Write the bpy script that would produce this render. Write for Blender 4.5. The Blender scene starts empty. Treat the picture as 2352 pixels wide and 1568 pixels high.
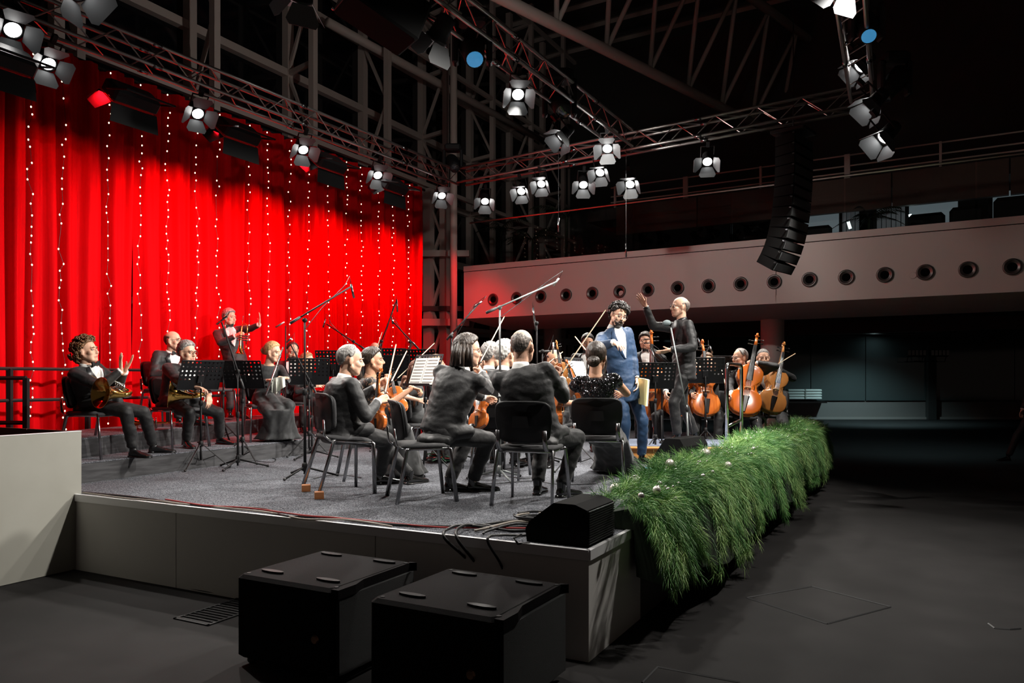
import bpy, bmesh, math, random
import numpy as np
from math import sin, cos, pi, radians as R
from mathutils import Vector as V, Matrix as M, noise as NZ

S = bpy.context.scene
COL = S.collection
random.seed(7)

# ------------------------------------------------------------------ camera
F, CX, YH, H, ST = 1800.0, 1176.0, 870.0, 1.65, 0.65   # focal px, centre x, horizon y, eye height, stage height
cam_d = bpy.data.cameras.new('camera')
cam_d.sensor_width = 36.0
cam_d.lens = F / 2352.0 * 36.0
cam_d.shift_y = (YH - 784.0) / 2352.0
cam_d.clip_end = 200
cam = bpy.data.objects.new('camera', cam_d)
COL.objects.link(cam)
cam.location = (0, 0, H)
cam.rotation_euler = (pi / 2, 0, 0)
S.camera = cam
S.view_settings.view_transform = 'Standard'
S.view_settings.look = 'None'
S.view_settings.gamma = 1.0
S.view_settings.use_curve_mapping = False
S.view_settings.exposure = 0.0

def at(px, py, d):
    return V(((px - CX) / F * d, d, H + (YH - py) / F * d))
def onz(px, py, z):
    return at(px, py, (H - z) * F / (py - YH))

UA = R(27.75)
U = V((sin(UA), cos(UA), 0))            # stage depth direction
W = V((-cos(UA), sin(UA), 0))           # stage left direction
C0 = V((0.448, 4.557, 0))               # near stage corner
def sp(t, s, z=0.0):                    # stage coordinates
    return C0 + U * t + W * s + V((0, 0, z))

# ------------------------------------------------------------------ world and lamps
wd = bpy.data.worlds.new('night')
S.world = wd
wd.use_nodes = True
wd.node_tree.nodes['Background'].inputs[0].default_value = (0.55, 0.42, 0.36, 1)
wd.node_tree.nodes['Background'].inputs[1].default_value = 0.045

def spot(pos, aim, power, ang, color=(1, 0.96, 0.9), blend=0.5, rad=0.08):
    l = bpy.data.lights.new('stage_spot', 'SPOT')
    l.energy = power; l.color = color; l.spot_size = R(ang); l.spot_blend = blend; l.shadow_soft_size = rad
    o = bpy.data.objects.new('stage_spot', l)
    COL.objects.link(o)
    o.location = pos
    o.rotation_euler = (V(aim) - V(pos)).to_track_quat('-Z', 'Y').to_euler()
    return o
def area(pos, aim, power, sx, sy, color, spread=180):
    l = bpy.data.lights.new('flood_light', 'AREA')
    l.shape = 'RECTANGLE'; l.size = sx; l.size_y = sy; l.energy = power; l.color = color; l.spread = R(spread)
    o = bpy.data.objects.new('flood_light', l)
    COL.objects.link(o)
    o.location = pos
    o.rotation_euler = (V(aim) - V(pos)).to_track_quat('-Z', 'Y').to_euler()
    return o

TZ = 5.65                                # truss height
CUR0 = V((-5.69, 10.5, 0))               # curtain line origin
TR0 = V((-4.54, 9.9, 0))                 # back truss line origin
TCORNER = V((-1.18, 15.65, TZ)); TEND = V((4.99, 11.16, TZ))
T3A = V((-0.8, 8.2, TZ)); T3B = V((2.0, 13.3, TZ))
T4A = V((3.55, 8.2, TZ))

# lights of the stage: lamps hanging on the trusses, plus an added facade fill
KEYC = (1.0, 0.95, 0.88)
for pos, aim, pw, an in [
    # curtain truss lamps, aimed over the orchestra from behind
    ((-4.6, 8.4, 5.1), (-0.3, 5.4, 0.7), 620, 70),
    ((-3.9, 10.5, 5.1), (0.4, 6.6, 0.7), 620, 70),
    ((-3.1, 12.4, 5.1), (1.2, 7.6, 0.7), 620, 70),
    ((-2.0, 14.4, 5.1), (1.5, 9.5, 0.7), 620, 70),
    # middle truss
    ((0.10, 9.8, 5.1), (-1.6, 8.2, 1.3), 800, 75),
    ((1.6, 12.3, 5.1), (2.4, 10.6, 1.3), 700, 70),
    # far truss
    ((-.3, 15.0, 5.1), (-1.0, 11.0, 1.0), 500, 70),
    ((1.5, 13.7, 5.1), (1.4, 8.2, 1.0), 600, 70),
    ((3.1, 12.4, 5.1), (2.6, 8.0, 1.0), 600, 70),
    # audience side truss, front light
    ((4.0, 9.2, 5.1), (1.6, 9.8, 1.7), 1100, 60),
    ((4.4, 10.2, 5.1), (3.2, 11.4, 1.4), 700, 60),
    ((3.6, 8.3, 5.1), (-1.0, 8.2, 1.5), 1700, 62),
    ((3.0, 6.6, 5.1), (-3.4, 9.2, 1.5), 2300, 58),
    ((2.6, 5.4, 5.1), (-3.9, 8.6, 1.3), 1700, 52),
    # outward lamps: balcony front and floor before the stage
    ((-3.1, 12.4, 5.1), (6.0, 16.0, 3.9), 600, 55),
    ((1.0, 11.4, 5.1), (2.6, 16.8, 3.7), 170, 95),
    ((1.7, 12.4, 5.1), (9.0, 13.2, 4.0), 130, 70),
    ((-4.2, 9.3, 5.1), (3.6, 6.0, 0.0), 700, 50),
    ((3.6, 6.6, 5.1), (1.5, 7.0, 0.5), 700, 80),
    ((4.2, 9.7, 5.1), (-3.8, 11.6, 1.9), 2300, 42),
    ((0.2, 10.2, 6.2), (-5.0, 17.0, 9.5), 170, 110),  # added fill aimed upward to brighten the steel facade
    ((3.0, 6.0, 5.1), (1.6, 9.6, 1.7), 1500, 46),
    ((-0.3, 5.2, 5.2), (0.0, 6.6, 1.3), 430, 75),
]:
    spot(pos, aim, pw, an, KEYC, 0.6)
# red floods washing the curtain from the back truss
for t in [-2.2, -0.5, 1.2, 2.9, 4.6, 6.3, 8.0]:
    b = TR0 + U * t + V((0, 0, 5.05))
    a = CUR0 + U * t + V((0, 0, 2.2))
    area(b, a, 66, 0.5, 0.2, (1.0, 0.004, 0.010), 112)
# soft red spill across the hall from the red wash
# ------------------------------------------------------------------ materials
MATS = {}
def nt(m):
    m.use_nodes = True
    return m.node_tree.nodes, m.node_tree.links, m.node_tree.nodes['Principled BSDF']
def mat(name, col, rough=0.6, metal=0.0, spec=0.5, col2=None, nscale=20, ndetail=4, bump=0.0, bscale=200,
        emit=None, estr=0, coat=0, trans=0, stretch=None, alpha=1, sheen=0, ramp=(0.35, 0.65)):
    if name in MATS: return MATS[name]
    m = bpy.data.materials.new(name)
    N, L, B = nt(m)
    B.inputs['Base Color'].default_value = (*col, 1)
    B.inputs['Roughness'].default_value = rough
    B.inputs['Metallic'].default_value = metal
    B.inputs['Specular IOR Level'].default_value = spec
    if coat: B.inputs['Coat Weight'].default_value = coat; B.inputs['Coat Roughness'].default_value = 0.08
    if trans: B.inputs['Transmission Weight'].default_value = trans
    if sheen: B.inputs['Sheen Weight'].default_value = sheen; B.inputs['Sheen Roughness'].default_value = 0.4
    if alpha < 1: B.inputs['Alpha'].default_value = alpha
    tc = None
    if col2 or bump:
        tc = N.new('ShaderNodeTexCoord')
        src = tc.outputs['Object']
        if stretch:
            mp = N.new('ShaderNodeMapping'); mp.inputs['Scale'].default_value = stretch
            L.new(src, mp.inputs[0]); src = mp.outputs[0]
    if col2:
        n = N.new('ShaderNodeTexNoise'); n.inputs['Scale'].default_value = nscale; n.inputs['Detail'].default_value = ndetail
        L.new(src, n.inputs['Vector'])
        r = N.new('ShaderNodeValToRGB')
        r.color_ramp.elements[0].position = ramp[0]; r.color_ramp.elements[1].position = ramp[1]
        r.color_ramp.elements[0].color = (*col, 1); r.color_ramp.elements[1].color = (*col2, 1)
        L.new(n.outputs['Fac'], r.inputs[0]); L.new(r.outputs[0], B.inputs['Base Color'])
    if bump:
        n = N.new('ShaderNodeTexNoise'); n.inputs['Scale'].default_value = bscale; n.inputs['Detail'].default_value = 3
        L.new(src, n.inputs['Vector'])
        b = N.new('ShaderNodeBump'); b.inputs['Strength'].default_value = bump; b.inputs['Distance'].default_value = 0.01
        L.new(n.outputs['Fac'], b.inputs['Height']); L.new(b.outputs[0], B.inputs['Normal'])
    if emit:
        B.inputs['Emission Color'].default_value = (*emit, 1); B.inputs['Emission Strength'].default_value = estr
    MATS[name] = m
    return m

m_suit = mat('black wool', (0.011, 0.011, 0.012), 0.6, spec=0.35, col2=(0.017, 0.017, 0.018), nscale=60, bump=0.35, bscale=26, sheen=0.10)
m_suit2 = mat('charcoal wool', (0.018, 0.018, 0.019), 0.58, spec=0.35, col2=(0.026, 0.026, 0.027), nscale=60, bump=0.35, bscale=24, sheen=0.12)
m_trous = mat('trouser wool', (0.013, 0.013, 0.014), 0.64, spec=0.3, col2=(0.020, 0.020, 0.021), nscale=60, bump=0.35, bscale=20, sheen=0.08)
m_blue = mat('navy suit cloth', (0.010, 0.028, 0.066), 0.6, spec=0.3, col2=(0.013, 0.036, 0.082), nscale=50, bump=0.3, bscale=24, sheen=0.08)
m_dress = mat('black dress cloth', (0.022, 0.023, 0.024), 0.7, spec=0.3, bump=0.3, bscale=14, col2=(0.032, 0.033, 0.034), nscale=30, sheen=0.2)
m_lace = mat('black lace', (0.012, 0.011, 0.011), 0.6, col2=(0.30, 0.19, 0.12), nscale=55, ndetail=6, ramp=(0.54, 0.62))
m_lapel = mat('black satin', (0.012, 0.012, 0.014), 0.35)
m_shirt = mat('white shirt cotton', (0.78, 0.78, 0.76), 0.8, bump=0.25, bscale=40)
m_bow = mat('black bow tie silk', (0.008, 0.008, 0.009), 0.4)
m_shoe = mat('polished black leather', (0.006, 0.006, 0.006), 0.16, coat=0.6)
m_shoe2 = mat('black leather boot', (0.008, 0.008, 0.009), 0.35, bump=0.2, bscale=50)
m_skin = mat('fair skin', (0.62, 0.35, 0.24), 0.5, col2=(0.70, 0.43, 0.31), nscale=25, spec=0.35)
m_skin2 = mat('tan skin', (0.52, 0.27, 0.17), 0.5, col2=(0.60, 0.34, 0.22), nscale=25, spec=0.35)
for _m in (m_skin, m_skin2):
    _b = _m.node_tree.nodes['Principled BSDF']
    _b.inputs['Subsurface Weight'].default_value = 0.0
m_lip = mat('lips', (0.44, 0.17, 0.13), 0.45)
m_eye = mat('eye white', (0.42, 0.40, 0.38), 0.3)
m_iris = mat('dark iris', (0.02, 0.013, 0.01), 0.2)
def hairmat(name, c1, c2, rough=0.45):
    return mat(name, c1, rough, spec=0.5, col2=c2, nscale=9, ndetail=8, bump=0.7, bscale=9, stretch=(11, 11, 2.0))
h_dark = hairmat('dark brown hair', (0.012, 0.008, 0.006), (0.05, 0.032, 0.022))
h_black = hairmat('black hair', (0.006, 0.005, 0.005), (0.026, 0.02, 0.017))
h_brown = hairmat('brown hair', (0.05, 0.026, 0.014), (0.15, 0.08, 0.04))
h_curl = hairmat('brown curls', (0.055, 0.026, 0.012), (0.24, 0.12, 0.05))
h_blond = hairmat('blond hair', (0.30, 0.18, 0.075), (0.62, 0.42, 0.20))
h_grey = hairmat('grey hair', (0.10, 0.095, 0.09), (0.38, 0.36, 0.34))
h_white = hairmat('silver hair', (0.34, 0.34, 0.32), (0.72, 0.72, 0.69))
h_stub = hairmat('grey stubble', (0.05, 0.045, 0.042), (0.30, 0.25, 0.22))
m_chrome = mat('chrome', (0.55, 0.55, 0.56), 0.14, 1.0)
m_darkchrome = mat('dark chrome tube', (0.30, 0.30, 0.31), 0.22, 1.0)
m_alu = mat('truss aluminium', (0.42, 0.40, 0.39), 0.38, 0.9)
m_blackmet = mat('black powder coat', (0.010, 0.010, 0.011), 0.58, spec=0.25)
m_blackplas = mat('black plastic', (0.005, 0.005, 0.006), 0.5, spec=0.25, bump=0.15, bscale=300)
m_seatfab = mat('charcoal seat fabric', (0.030, 0.030, 0.032), 0.85, col2=(0.05, 0.05, 0.053), nscale=160, bump=0.3, bscale=400)
m_rubber = mat('rubber', (0.012, 0.012, 0.013), 0.6)
m_varn = mat('orange violin varnish', (0.34, 0.072, 0.010), 0.22, col2=(0.48, 0.13, 0.022), nscale=6, stretch=(9, 1.5, 9), coat=0.7)
m_varn2 = mat('amber cello varnish', (0.42, 0.085, 0.009), 0.2, col2=(0.54, 0.135, 0.016), nscale=3, coat=0.8)
m_varn3 = mat('brown viola varnish', (0.30, 0.105, 0.024), 0.22, col2=(0.44, 0.18, 0.05), nscale=5, coat=0.8)
m_ebony = mat('ebony', (0.008, 0.007, 0.007), 0.3)
m_string = mat('steel string', (0.7, 0.7, 0.7), 0.3, 1.0)
m_maple = mat('pale maple', (0.60, 0.42, 0.22), 0.45)
m_bowstick = mat('bow stick', (0.32, 0.13, 0.05), 0.35)
m_bowhair = mat('bow hair', (0.80, 0.70, 0.52), 0.7)
m_brass = mat('lacquered brass', (0.80, 0.50, 0.13), 0.16, 1.0)
m_silver = mat('silver plate', (0.72, 0.71, 0.69), 0.18, 1.0)
m_dwood = mat('bassoon maple red', (0.16, 0.022, 0.012), 0.25, coat=0.6)
m_paper = mat('sheet music paper', (0.80, 0.79, 0.75), 0.8)
m_ink = mat('printed ink', (0.05, 0.05, 0.06), 0.8)
m_white = mat('white laminate', (0.28, 0.275, 0.24), 0.5, col2=(0.30, 0.295, 0.26), nscale=3)
m_skirt = mat('stage skirting panel', (0.60, 0.585, 0.56), 0.55)
m_edge = mat('aluminium edge trim', (0.78, 0.78, 0.80), 0.4, 0.15)
m_darkwood = mat('dark laminate', (0.05, 0.018, 0.012), 0.5)
m_podwood = mat('honey oak veneer', (0.46, 0.185, 0.045), 0.4, col2=(0.58, 0.26, 0.075), nscale=3, stretch=(1.5, 1.5, 16))
m_block = mat('wooden block', (0.42, 0.15, 0.05), 0.55, col2=(0.52, 0.21, 0.08), nscale=8, stretch=(1, 1, 12))
def carpet(name, c1, c2, scale=330, bump=0.5):
    m = mat(name, c1, 0.95, spec=0.1, col2=c2, nscale=scale, ndetail=2, bump=bump, bscale=scale, ramp=(0.42, 0.62))
    return m
m_carpet = carpet('grey speckled stage carpet', (0.030, 0.032, 0.038), (0.20, 0.207, 0.23), 130)
m_podcar = carpet('blue grey podium carpet', (0.07, 0.085, 0.12), (0.22, 0.25, 0.32), 260)
m_riserface = mat('dark riser valance', (0.022, 0.022, 0.024), 0.5, col2=(0.05, 0.05, 0.053), nscale=3, stretch=(1.5, 1.5, 14))
m_floor = mat('dark hall carpet', (0.0135, 0.0125, 0.0125), 0.8, spec=0.2, col2=(0.019, 0.0175, 0.0175), nscale=2.5, bump=0.1, bscale=300)
m_wall = mat('white balcony panel', (0.66, 0.60, 0.57), 0.6)
m_soffit = mat('soffit plaster', (0.74, 0.68, 0.64), 0.7)
m_steel = mat('painted steel frame', (0.52, 0.44, 0.40), 0.5)
m_night = mat('night glass', (0.004, 0.005, 0.007), 0.06, spec=0.5)
m_glassdark = mat('dark reflective glazing', (0.075, 0.09, 0.09), 0.06, spec=0.9)
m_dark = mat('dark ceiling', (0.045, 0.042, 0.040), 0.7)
m_brownpanel = mat('dark brown panel', (0.12, 0.062, 0.045), 0.6)
m_rail = mat('steel handrail', (0.5, 0.45, 0.42), 0.3, 0.9)
m_bulb = mat('warm bulb', (1, 0.85, 0.6), 0.4, emit=(1.0, 0.80, 0.52), estr=3.5)
m_wire = mat('dark wire', (0.02, 0.006, 0.005), 0.6)
m_lens = mat('lit lamp lens', (1, 1, 1), 0.3, emit=(1.0, 0.98, 0.95), estr=26)
m_lensoff = mat('unlit lens', (0.02, 0.02, 0.022), 0.08, spec=0.8)
m_lensblue = mat('blue moving head lens', (0.05, 0.2, 0.4), 0.1, emit=(0.08, 0.40, 0.80), estr=.45)
m_barn = mat('barn door metal', (0.11, 0.115, 0.12), 0.5, 0.2)
m_down = mat('downlight lens', (1, 1, 1), 0.3, emit=(0.65, 0.95, 1.0), estr=9)
m_litwin = mat('lit office window', (0.3, 0.35, 0.38), 0.4, emit=(0.50, 0.62, 0.68), estr=0.16)
m_tube = mat('fluorescent tube', (1, 1, 1), 0.4, emit=(0.8, 1.0, 0.97), estr=3.5)
m_blind = mat('pale window curtain', (0.36, 0.38, 0.40), 0.8, emit=(0.5, 0.56, 0.6), estr=0.05)
m_grille = mat('speaker grille', (0.008, 0.009, 0.010), 0.5, bump=0.8, bscale=500)
m_subtop = mat('textured speaker paint', (0.008, 0.007, 0.0075), 0.7, spec=0.06, bump=0.4, bscale=350)
m_cable = mat('black cable', (0.010, 0.010, 0.011), 0.4)
m_cabler = mat('red cable', (0.35, 0.02, 0.02), 0.5)
m_cableg = mat('grey cable', (0.30, 0.26, 0.22), 0.5)
m_mic = mat('silver microphone', (0.45, 0.46, 0.45), 0.35, 0.8)
m_micgrey = mat('grey mic stand', (0.19, 0.21, 0.21), 0.4, 0.3)
m_bauble = mat('silver bauble', (0.85, 0.82, 0.78), 0.22, 0.75)
m_baublem = mat('matte silver bauble', (0.75, 0.70, 0.65), 0.40, 0.5)
m_blueplas = mat('blue flyer', (0.10, 0.36, 0.55), 0.5)
m_glasses = mat('spectacle frame', (0.06, 0.045, 0.04), 0.3, 0.6)
m_cloth = mat('pale cleaning cloth', (0.55, 0.57, 0.50), 0.8)
m_plant = mat('dark palm leaf', (0.020, 0.035, 0.016), 0.5)
m_drumwood = mat('timpani copper', (0.55, 0.20, 0.07), 0.3, 0.7)

def curtain_mat():
    m = bpy.data.materials.new('red velvet')
    N, L, B = nt(m)
    B.inputs['Roughness'].default_value = 0.75
    B.inputs['Specular IOR Level'].default_value = 0.03
    B.inputs['Sheen Weight'].default_value = 0.0
    tc = N.new('ShaderNodeTexCoord'); mp = N.new('ShaderNodeMapping'); mp.inputs['Scale'].default_value = (14, 14, 0.7)
    n = N.new('ShaderNodeTexNoise'); n.inputs['Scale'].default_value = 3; n.inputs['Detail'].default_value = 5
    r = N.new('ShaderNodeValToRGB')
    r.color_ramp.elements[0].color = (0.34, 0.0012, 0.003, 1); r.color_ramp.elements[1].color = (0.56, 0.002, 0.005, 1)
    L.new(tc.outputs['Object'], mp.inputs[0]); L.new(mp.outputs[0], n.inputs['Vector']); L.new(n.outputs['Fac'], r.inputs[0])
    L.new(r.outputs[0], B.inputs['Base Color'])
    return m
m_curtain = curtain_mat()
def sequin_mat():
    m = bpy.data.materials.new('black sequins')
    N, L, B = nt(m)
    tc = N.new('ShaderNodeTexCoord')
    v = N.new('ShaderNodeTexVoronoi'); v.inputs['Scale'].default_value = 130
    L.new(tc.outputs['Object'], v.inputs['Vector'])
    B.inputs['Base Color'].default_value = (0.05, 0.05, 0.055, 1)
    B.inputs['Metallic'].default_value = 0.9; B.inputs['Roughness'].default_value = 0.18
    # every sequin tilts its own way
    sub = N.new('ShaderNodeVectorMath'); sub.operation = 'SUBTRACT'; sub.inputs[1].default_value = (0.5, 0.5, 0.5)
    L.new(v.outputs['Color'], sub.inputs[0])
    sc = N.new('ShaderNodeVectorMath'); sc.operation = 'SCALE'; sc.inputs['Scale'].default_value = 1.5
    L.new(sub.outputs[0], sc.inputs[0])
    g = N.new('ShaderNodeNewGeometry')
    ad = N.new('ShaderNodeVectorMath'); ad.operation = 'ADD'
    L.new(g.outputs['Normal'], ad.inputs[0]); L.new(sc.outputs[0], ad.inputs[1])
    no = N.new('ShaderNodeVectorMath'); no.operation = 'NORMALIZE'
    L.new(ad.outputs[0], no.inputs[0]); L.new(no.outputs[0], B.inputs['Normal'])
    return m
m_sequin = sequin_mat()
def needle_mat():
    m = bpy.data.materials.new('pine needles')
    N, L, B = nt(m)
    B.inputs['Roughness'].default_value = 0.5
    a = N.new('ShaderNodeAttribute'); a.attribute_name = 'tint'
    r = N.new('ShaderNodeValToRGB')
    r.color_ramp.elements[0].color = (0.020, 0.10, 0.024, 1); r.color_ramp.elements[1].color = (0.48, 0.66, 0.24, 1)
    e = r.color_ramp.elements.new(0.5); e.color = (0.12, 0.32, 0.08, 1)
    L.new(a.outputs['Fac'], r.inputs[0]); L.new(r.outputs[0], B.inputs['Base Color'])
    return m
m_needle = needle_mat()

# ------------------------------------------------------------------ mesh builder
class MB:
    def __init__(s):
        s.v = []; s.f = []; s.m = []; s.cur = 0
    def add(s, vs, fs, mi=None):
        o = len(s.v)
        s.v.extend([tuple(p) for p in vs])
        for f in fs:
            s.f.append(tuple(i + o for i in f)); s.m.append(s.cur if mi is None else mi)
        return s
    def box(s, c, size, rot=None, mi=None):
        a, b, d = size[0] / 2, size[1] / 2, size[2] / 2
        c = V(c)
        vs = [V((x, y, z)) for z in (-d, d) for y in (-b, b) for x in (-a, a)]
        if rot is not None: vs = [rot @ p for p in vs]
        return s.add([p + c for p in vs], [(0, 2, 3, 1), (4, 5, 7, 6), (0, 1, 5, 4), (2, 6, 7, 3), (0, 4, 6, 2), (1, 3, 7, 5)], mi)
    def bbox(s, c, size, rot=None, bev=0.01, mi=None):
        a, b, d = size[0] / 2, size[1] / 2, size[2] / 2
        bev = min(bev, a * .9, b * .9, d * .9)
        c = V(c); vs = []; fs = []
        for z, k in ((-d, bev), (-d + bev, 0), (d - bev, 0), (d, bev)):
            aa, bb = a - k, b - k
            e = bev
            ring = [(aa - e, -bb), (aa, -bb + e), (aa, bb - e), (aa - e, bb), (-aa + e, bb), (-aa, bb - e), (-aa, -bb + e), (-aa + e, -bb)]
            vs += [V((x, y, z)) for x, y in ring]
        for j in range(3):
            for i in range(8):
                fs.append((j * 8 + i, j * 8 + (i + 1) % 8, j * 8 + 8 + (i + 1) % 8, j * 8 + 8 + i))
        fs.append(tuple(range(7, -1, -1))); fs.append(tuple(range(24, 32)))
        if rot is not None: vs = [rot @ p for p in vs]
        return s.add([p + c for p in vs], fs, mi)
    def tube(s, pts, rad, n=8, closed=False, caps=True, mi=None, flat=None, up=None):
        pts = [V(p) for p in pts]
        k = len(pts)
        rad = rad if isinstance(rad, (list, tuple)) else [rad] * k
        vs = []; prev = None
        for i, p in enumerate(pts):
            if closed: t = pts[(i + 1) % k] - pts[i - 1]
            elif i == 0: t = pts[1] - pts[0]
            elif i == k - 1: t = pts[-1] - pts[-2]
            else: t = (pts[i + 1] - p).normalized() + (p - pts[i - 1]).normalized()
            if t.length < 1e-9: t = V((0, 0, 1))
            t.normalize()
            if prev is None:
                a = V(up) if up is not None else (V((0, 0, 1)) if abs(t.z) < 0.9 else V((0, 1, 0)))
                x = t.cross(a).normalized()
            else:
                x = prev - t * prev.dot(t)
                x = x.normalized() if x.length > 1e-6 else t.orthogonal().normalized()
            prev = x
            y = x.cross(t)
            fl = flat or (1, 1)
            r = rad[i]
            for j in range(n):
                an = 2 * pi * j / n
                vs.append(p + x * (cos(an) * r * fl[0]) + y * (sin(an) * r * fl[1]))
        fs = []
        for i in range(k if closed else k - 1):
            a = i * n; b = ((i + 1) % k) * n
            for j in range(n):
                fs.append((a + j, b + j, b + (j + 1) % n, a + (j + 1) % n))
        if caps and not closed:
            fs.append(tuple(range(n))); fs.append(tuple((k - 1) * n + j for j in reversed(range(n))))
        return s.add(vs, fs, mi)
    def cap(s, a, b, ra, rb, n=10, mi=None):          # rounded cone
        a, b = V(a), V(b)
        t = (b - a)
        if t.length < 1e-6: t = V((0, 0, 1e-4))
        d = t.normalized()
        pts = []; rr = []
        for q in (-0.98, -0.75, -0.4): pts.append(a + d * ra * q); rr.append(ra * math.sqrt(1 - q * q))
        pts.append(a); rr.append(ra); pts.append(b); rr.append(rb)
        for q in (0.4, 0.75, 0.98): pts.append(b + d * rb * q); rr.append(rb * math.sqrt(1 - q * q))
        return s.tube(pts, rr, n, mi=mi)
    def loft(s, rings, caps=True, mi=None):
        n = len(rings[0]); vs = [p for r in rings for p in r]; fs = []
        for i in range(len(rings) - 1):
            for j in range(n):
                fs.append((i * n + j, i * n + (j + 1) % n, (i + 1) * n + (j + 1) % n, (i + 1) * n + j))
        if caps:
            fs.append(tuple(reversed(range(n)))); fs.append(tuple((len(rings) - 1) * n + j for j in range(n)))
        return s.add(vs, fs, mi)
    def ell(s, c, r, rot=None, n=14, k=9, mi=None):
        c = V(c); rings = []
        for i in range(k + 1):
            th = pi * min(max(i / k, 0.02), 0.98)
            ring = []
            for j in range(n):
                p = V((r[0] * sin(th) * cos(2 * pi * j / n), r[1] * sin(th) * sin(2 * pi * j / n), -r[2] * cos(th)))
                if rot is not None: p = rot @ p
                ring.append(c + p)
            rings.append(ring)
        return s.loft(rings, True, mi)
    def lathe(s, prof, mtx=None, n=16, mi=None, caps=True):   # prof [(r,z)]
        rings = []
        for r, z in prof:
            ring = [V((r * cos(2 * pi * j / n), r * sin(2 * pi * j / n), z)) for j in range(n)]
            if mtx is not None: ring = [mtx @ p for p in ring]
            rings.append(ring)
        return s.loft(rings, caps, mi)
    def prism(s, outline, z0, z1, mtx=None, mi=None):
        n = len(outline)
        vs = [V((x, y, z0)) for x, y in outline] + [V((x, y, z1)) for x, y in outline]
        if mtx is not None: vs = [mtx @ p for p in vs]
        fs = [tuple(reversed(range(n))), tuple(range(n, 2 * n))] + [(i, (i + 1) % n, n + (i + 1) % n, n + i) for i in range(n)]
        return s.add(vs, fs, mi)
    def quad(s, a, b, c, d, mi=None):
        return s.add([a, b, c, d], [(0, 1, 2, 3)], mi)
    def addmesh(s, vs, fs, ms=None, mtx=None, mo=0):
        o = len(s.v)
        s.v.extend([tuple(mtx @ V(p)) for p in vs] if mtx is not None else [tuple(p) for p in vs])
        for i, f in enumerate(fs):
            s.f.append(tuple(k + o for k in f)); s.m.append(mo + (ms[i] if ms is not None else 0))
        return s
    def mesh(s, name='mesh', mats=None, smooth=False):
        me = bpy.data.meshes.new(name)
        me.from_pydata(s.v, [], s.f)
        if mats:
            for m in (mats if isinstance(mats, (list, tuple)) else [mats]): me.materials.append(m)
            if len(me.materials) > 1: me.polygons.foreach_set('material_index', s.m)
        if smooth: me.polygons.foreach_set('use_smooth', [True] * len(me.polygons))
        me.update()
        return me
    def build(s, name, mats, parent=None, smooth=False):
        return obj(name, s.mesh(name, mats, smooth), parent)

def obj(name, me, parent=None, mtx=None):
    o = bpy.data.objects.new(name, me)
    COL.objects.link(o)
    if parent is not None: o.parent = parent
    if mtx is not None: o.matrix_local = mtx
    return o
def thing(name, label, cat, loc=(0, 0, 0), rz=0.0, group=None, mtx=None):
    o = bpy.data.objects.new(name, None)
    COL.objects.link(o)
    o.empty_display_size = 0.1
    if mtx is not None: o.matrix_world = mtx
    else:
        o.location = loc; o.rotation_euler = (0, 0, rz)
    return tag(o, label, cat, group)
def tag(o, label, cat, group=None, kind=None):
    o['label'] = label; o['category'] = cat
    if group: o['group'] = group
    if kind: o['kind'] = kind
    return o
def struct(o, label=None):
    o['kind'] = 'structure'
    if label: o['label'] = label
    return o
def dup(root, mtx=None, label=None, group=None, parent=None):
    r = root.copy(); COL.objects.link(r)
    if parent is not None: r.parent = parent
    if mtx is not None: r.matrix_basis = mtx
    if label: r['label'] = label
    if group: r['group'] = group
    for ch in root.children:
        dup(ch, None, None, None, r)
    return r
def remesh(mb, vox, smooth=4, name='mesh', fac=0.5):
    me = mb.mesh('tmp')
    o = bpy.data.objects.new('tmp', me); COL.objects.link(o)
    r = o.modifiers.new('r', 'REMESH'); r.mode = 'VOXEL'; r.voxel_size = vox
    if smooth:
        k = o.modifiers.new('s', 'SMOOTH'); k.iterations = smooth; k.factor = fac
    dg = bpy.context.evaluated_depsgraph_get()
    m2 = bpy.data.meshes.new_from_object(o.evaluated_get(dg))
    bpy.data.objects.remove(o); bpy.data.meshes.remove(me)
    m2.name = name
    n = len(m2.vertices)
    co = np.empty(n * 3, np.float32); m2.vertices.foreach_get('co', co)
    fs = [tuple(p.vertices) for p in m2.polygons]
    bpy.data.meshes.remove(m2)
    return co.reshape(-1, 3), fs
def frame_mtx(o, y, z):                  # Y axis along y, Z near z, located at o
    y = V(y).normalized(); z = V(z)
    x = y.cross(z)
    x = x.normalized() if x.length > 1e-5 else y.orthogonal().normalized()
    z = x.cross(y)
    return M(((x.x, y.x, z.x, o[0]), (x.y, y.y, z.y, o[1]), (x.z, y.z, z.z, o[2]), (0, 0, 0, 1)))
def zmtx(o, z, hint=(0, 1, 0)):          # Z axis along z
    z = V(z).normalized(); h = V(hint)
    x = h.cross(z)
    x = x.normalized() if x.length > 1e-5 else z.orthogonal().normalized()
    y = z.cross(x)
    return M(((x.x, y.x, z.x, o[0]), (x.y, y.y, z.y, o[1]), (x.z, y.z, z.z, o[2]), (0, 0, 0, 1)))
ROTZ = lambda a: M.Rotation(a, 3, 'Z')
URZ = -UA                                # rotation that turns +Y into U
RU = ROTZ(URZ)
# ------------------------------------------------------------------ the hall
def empty_struct(name, label):
    o = bpy.data.objects.new(name, None); COL.objects.link(o)
    o['kind'] = 'structure'; o['label'] = label
    return o
mb = MB(); mb.quad((-30, -4, 0), (40, -4, 0), (40, 45, 0), (-30, 45, 0))
floor = struct(mb.build('floor', m_floor), 'dark carpeted hall floor')
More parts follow.
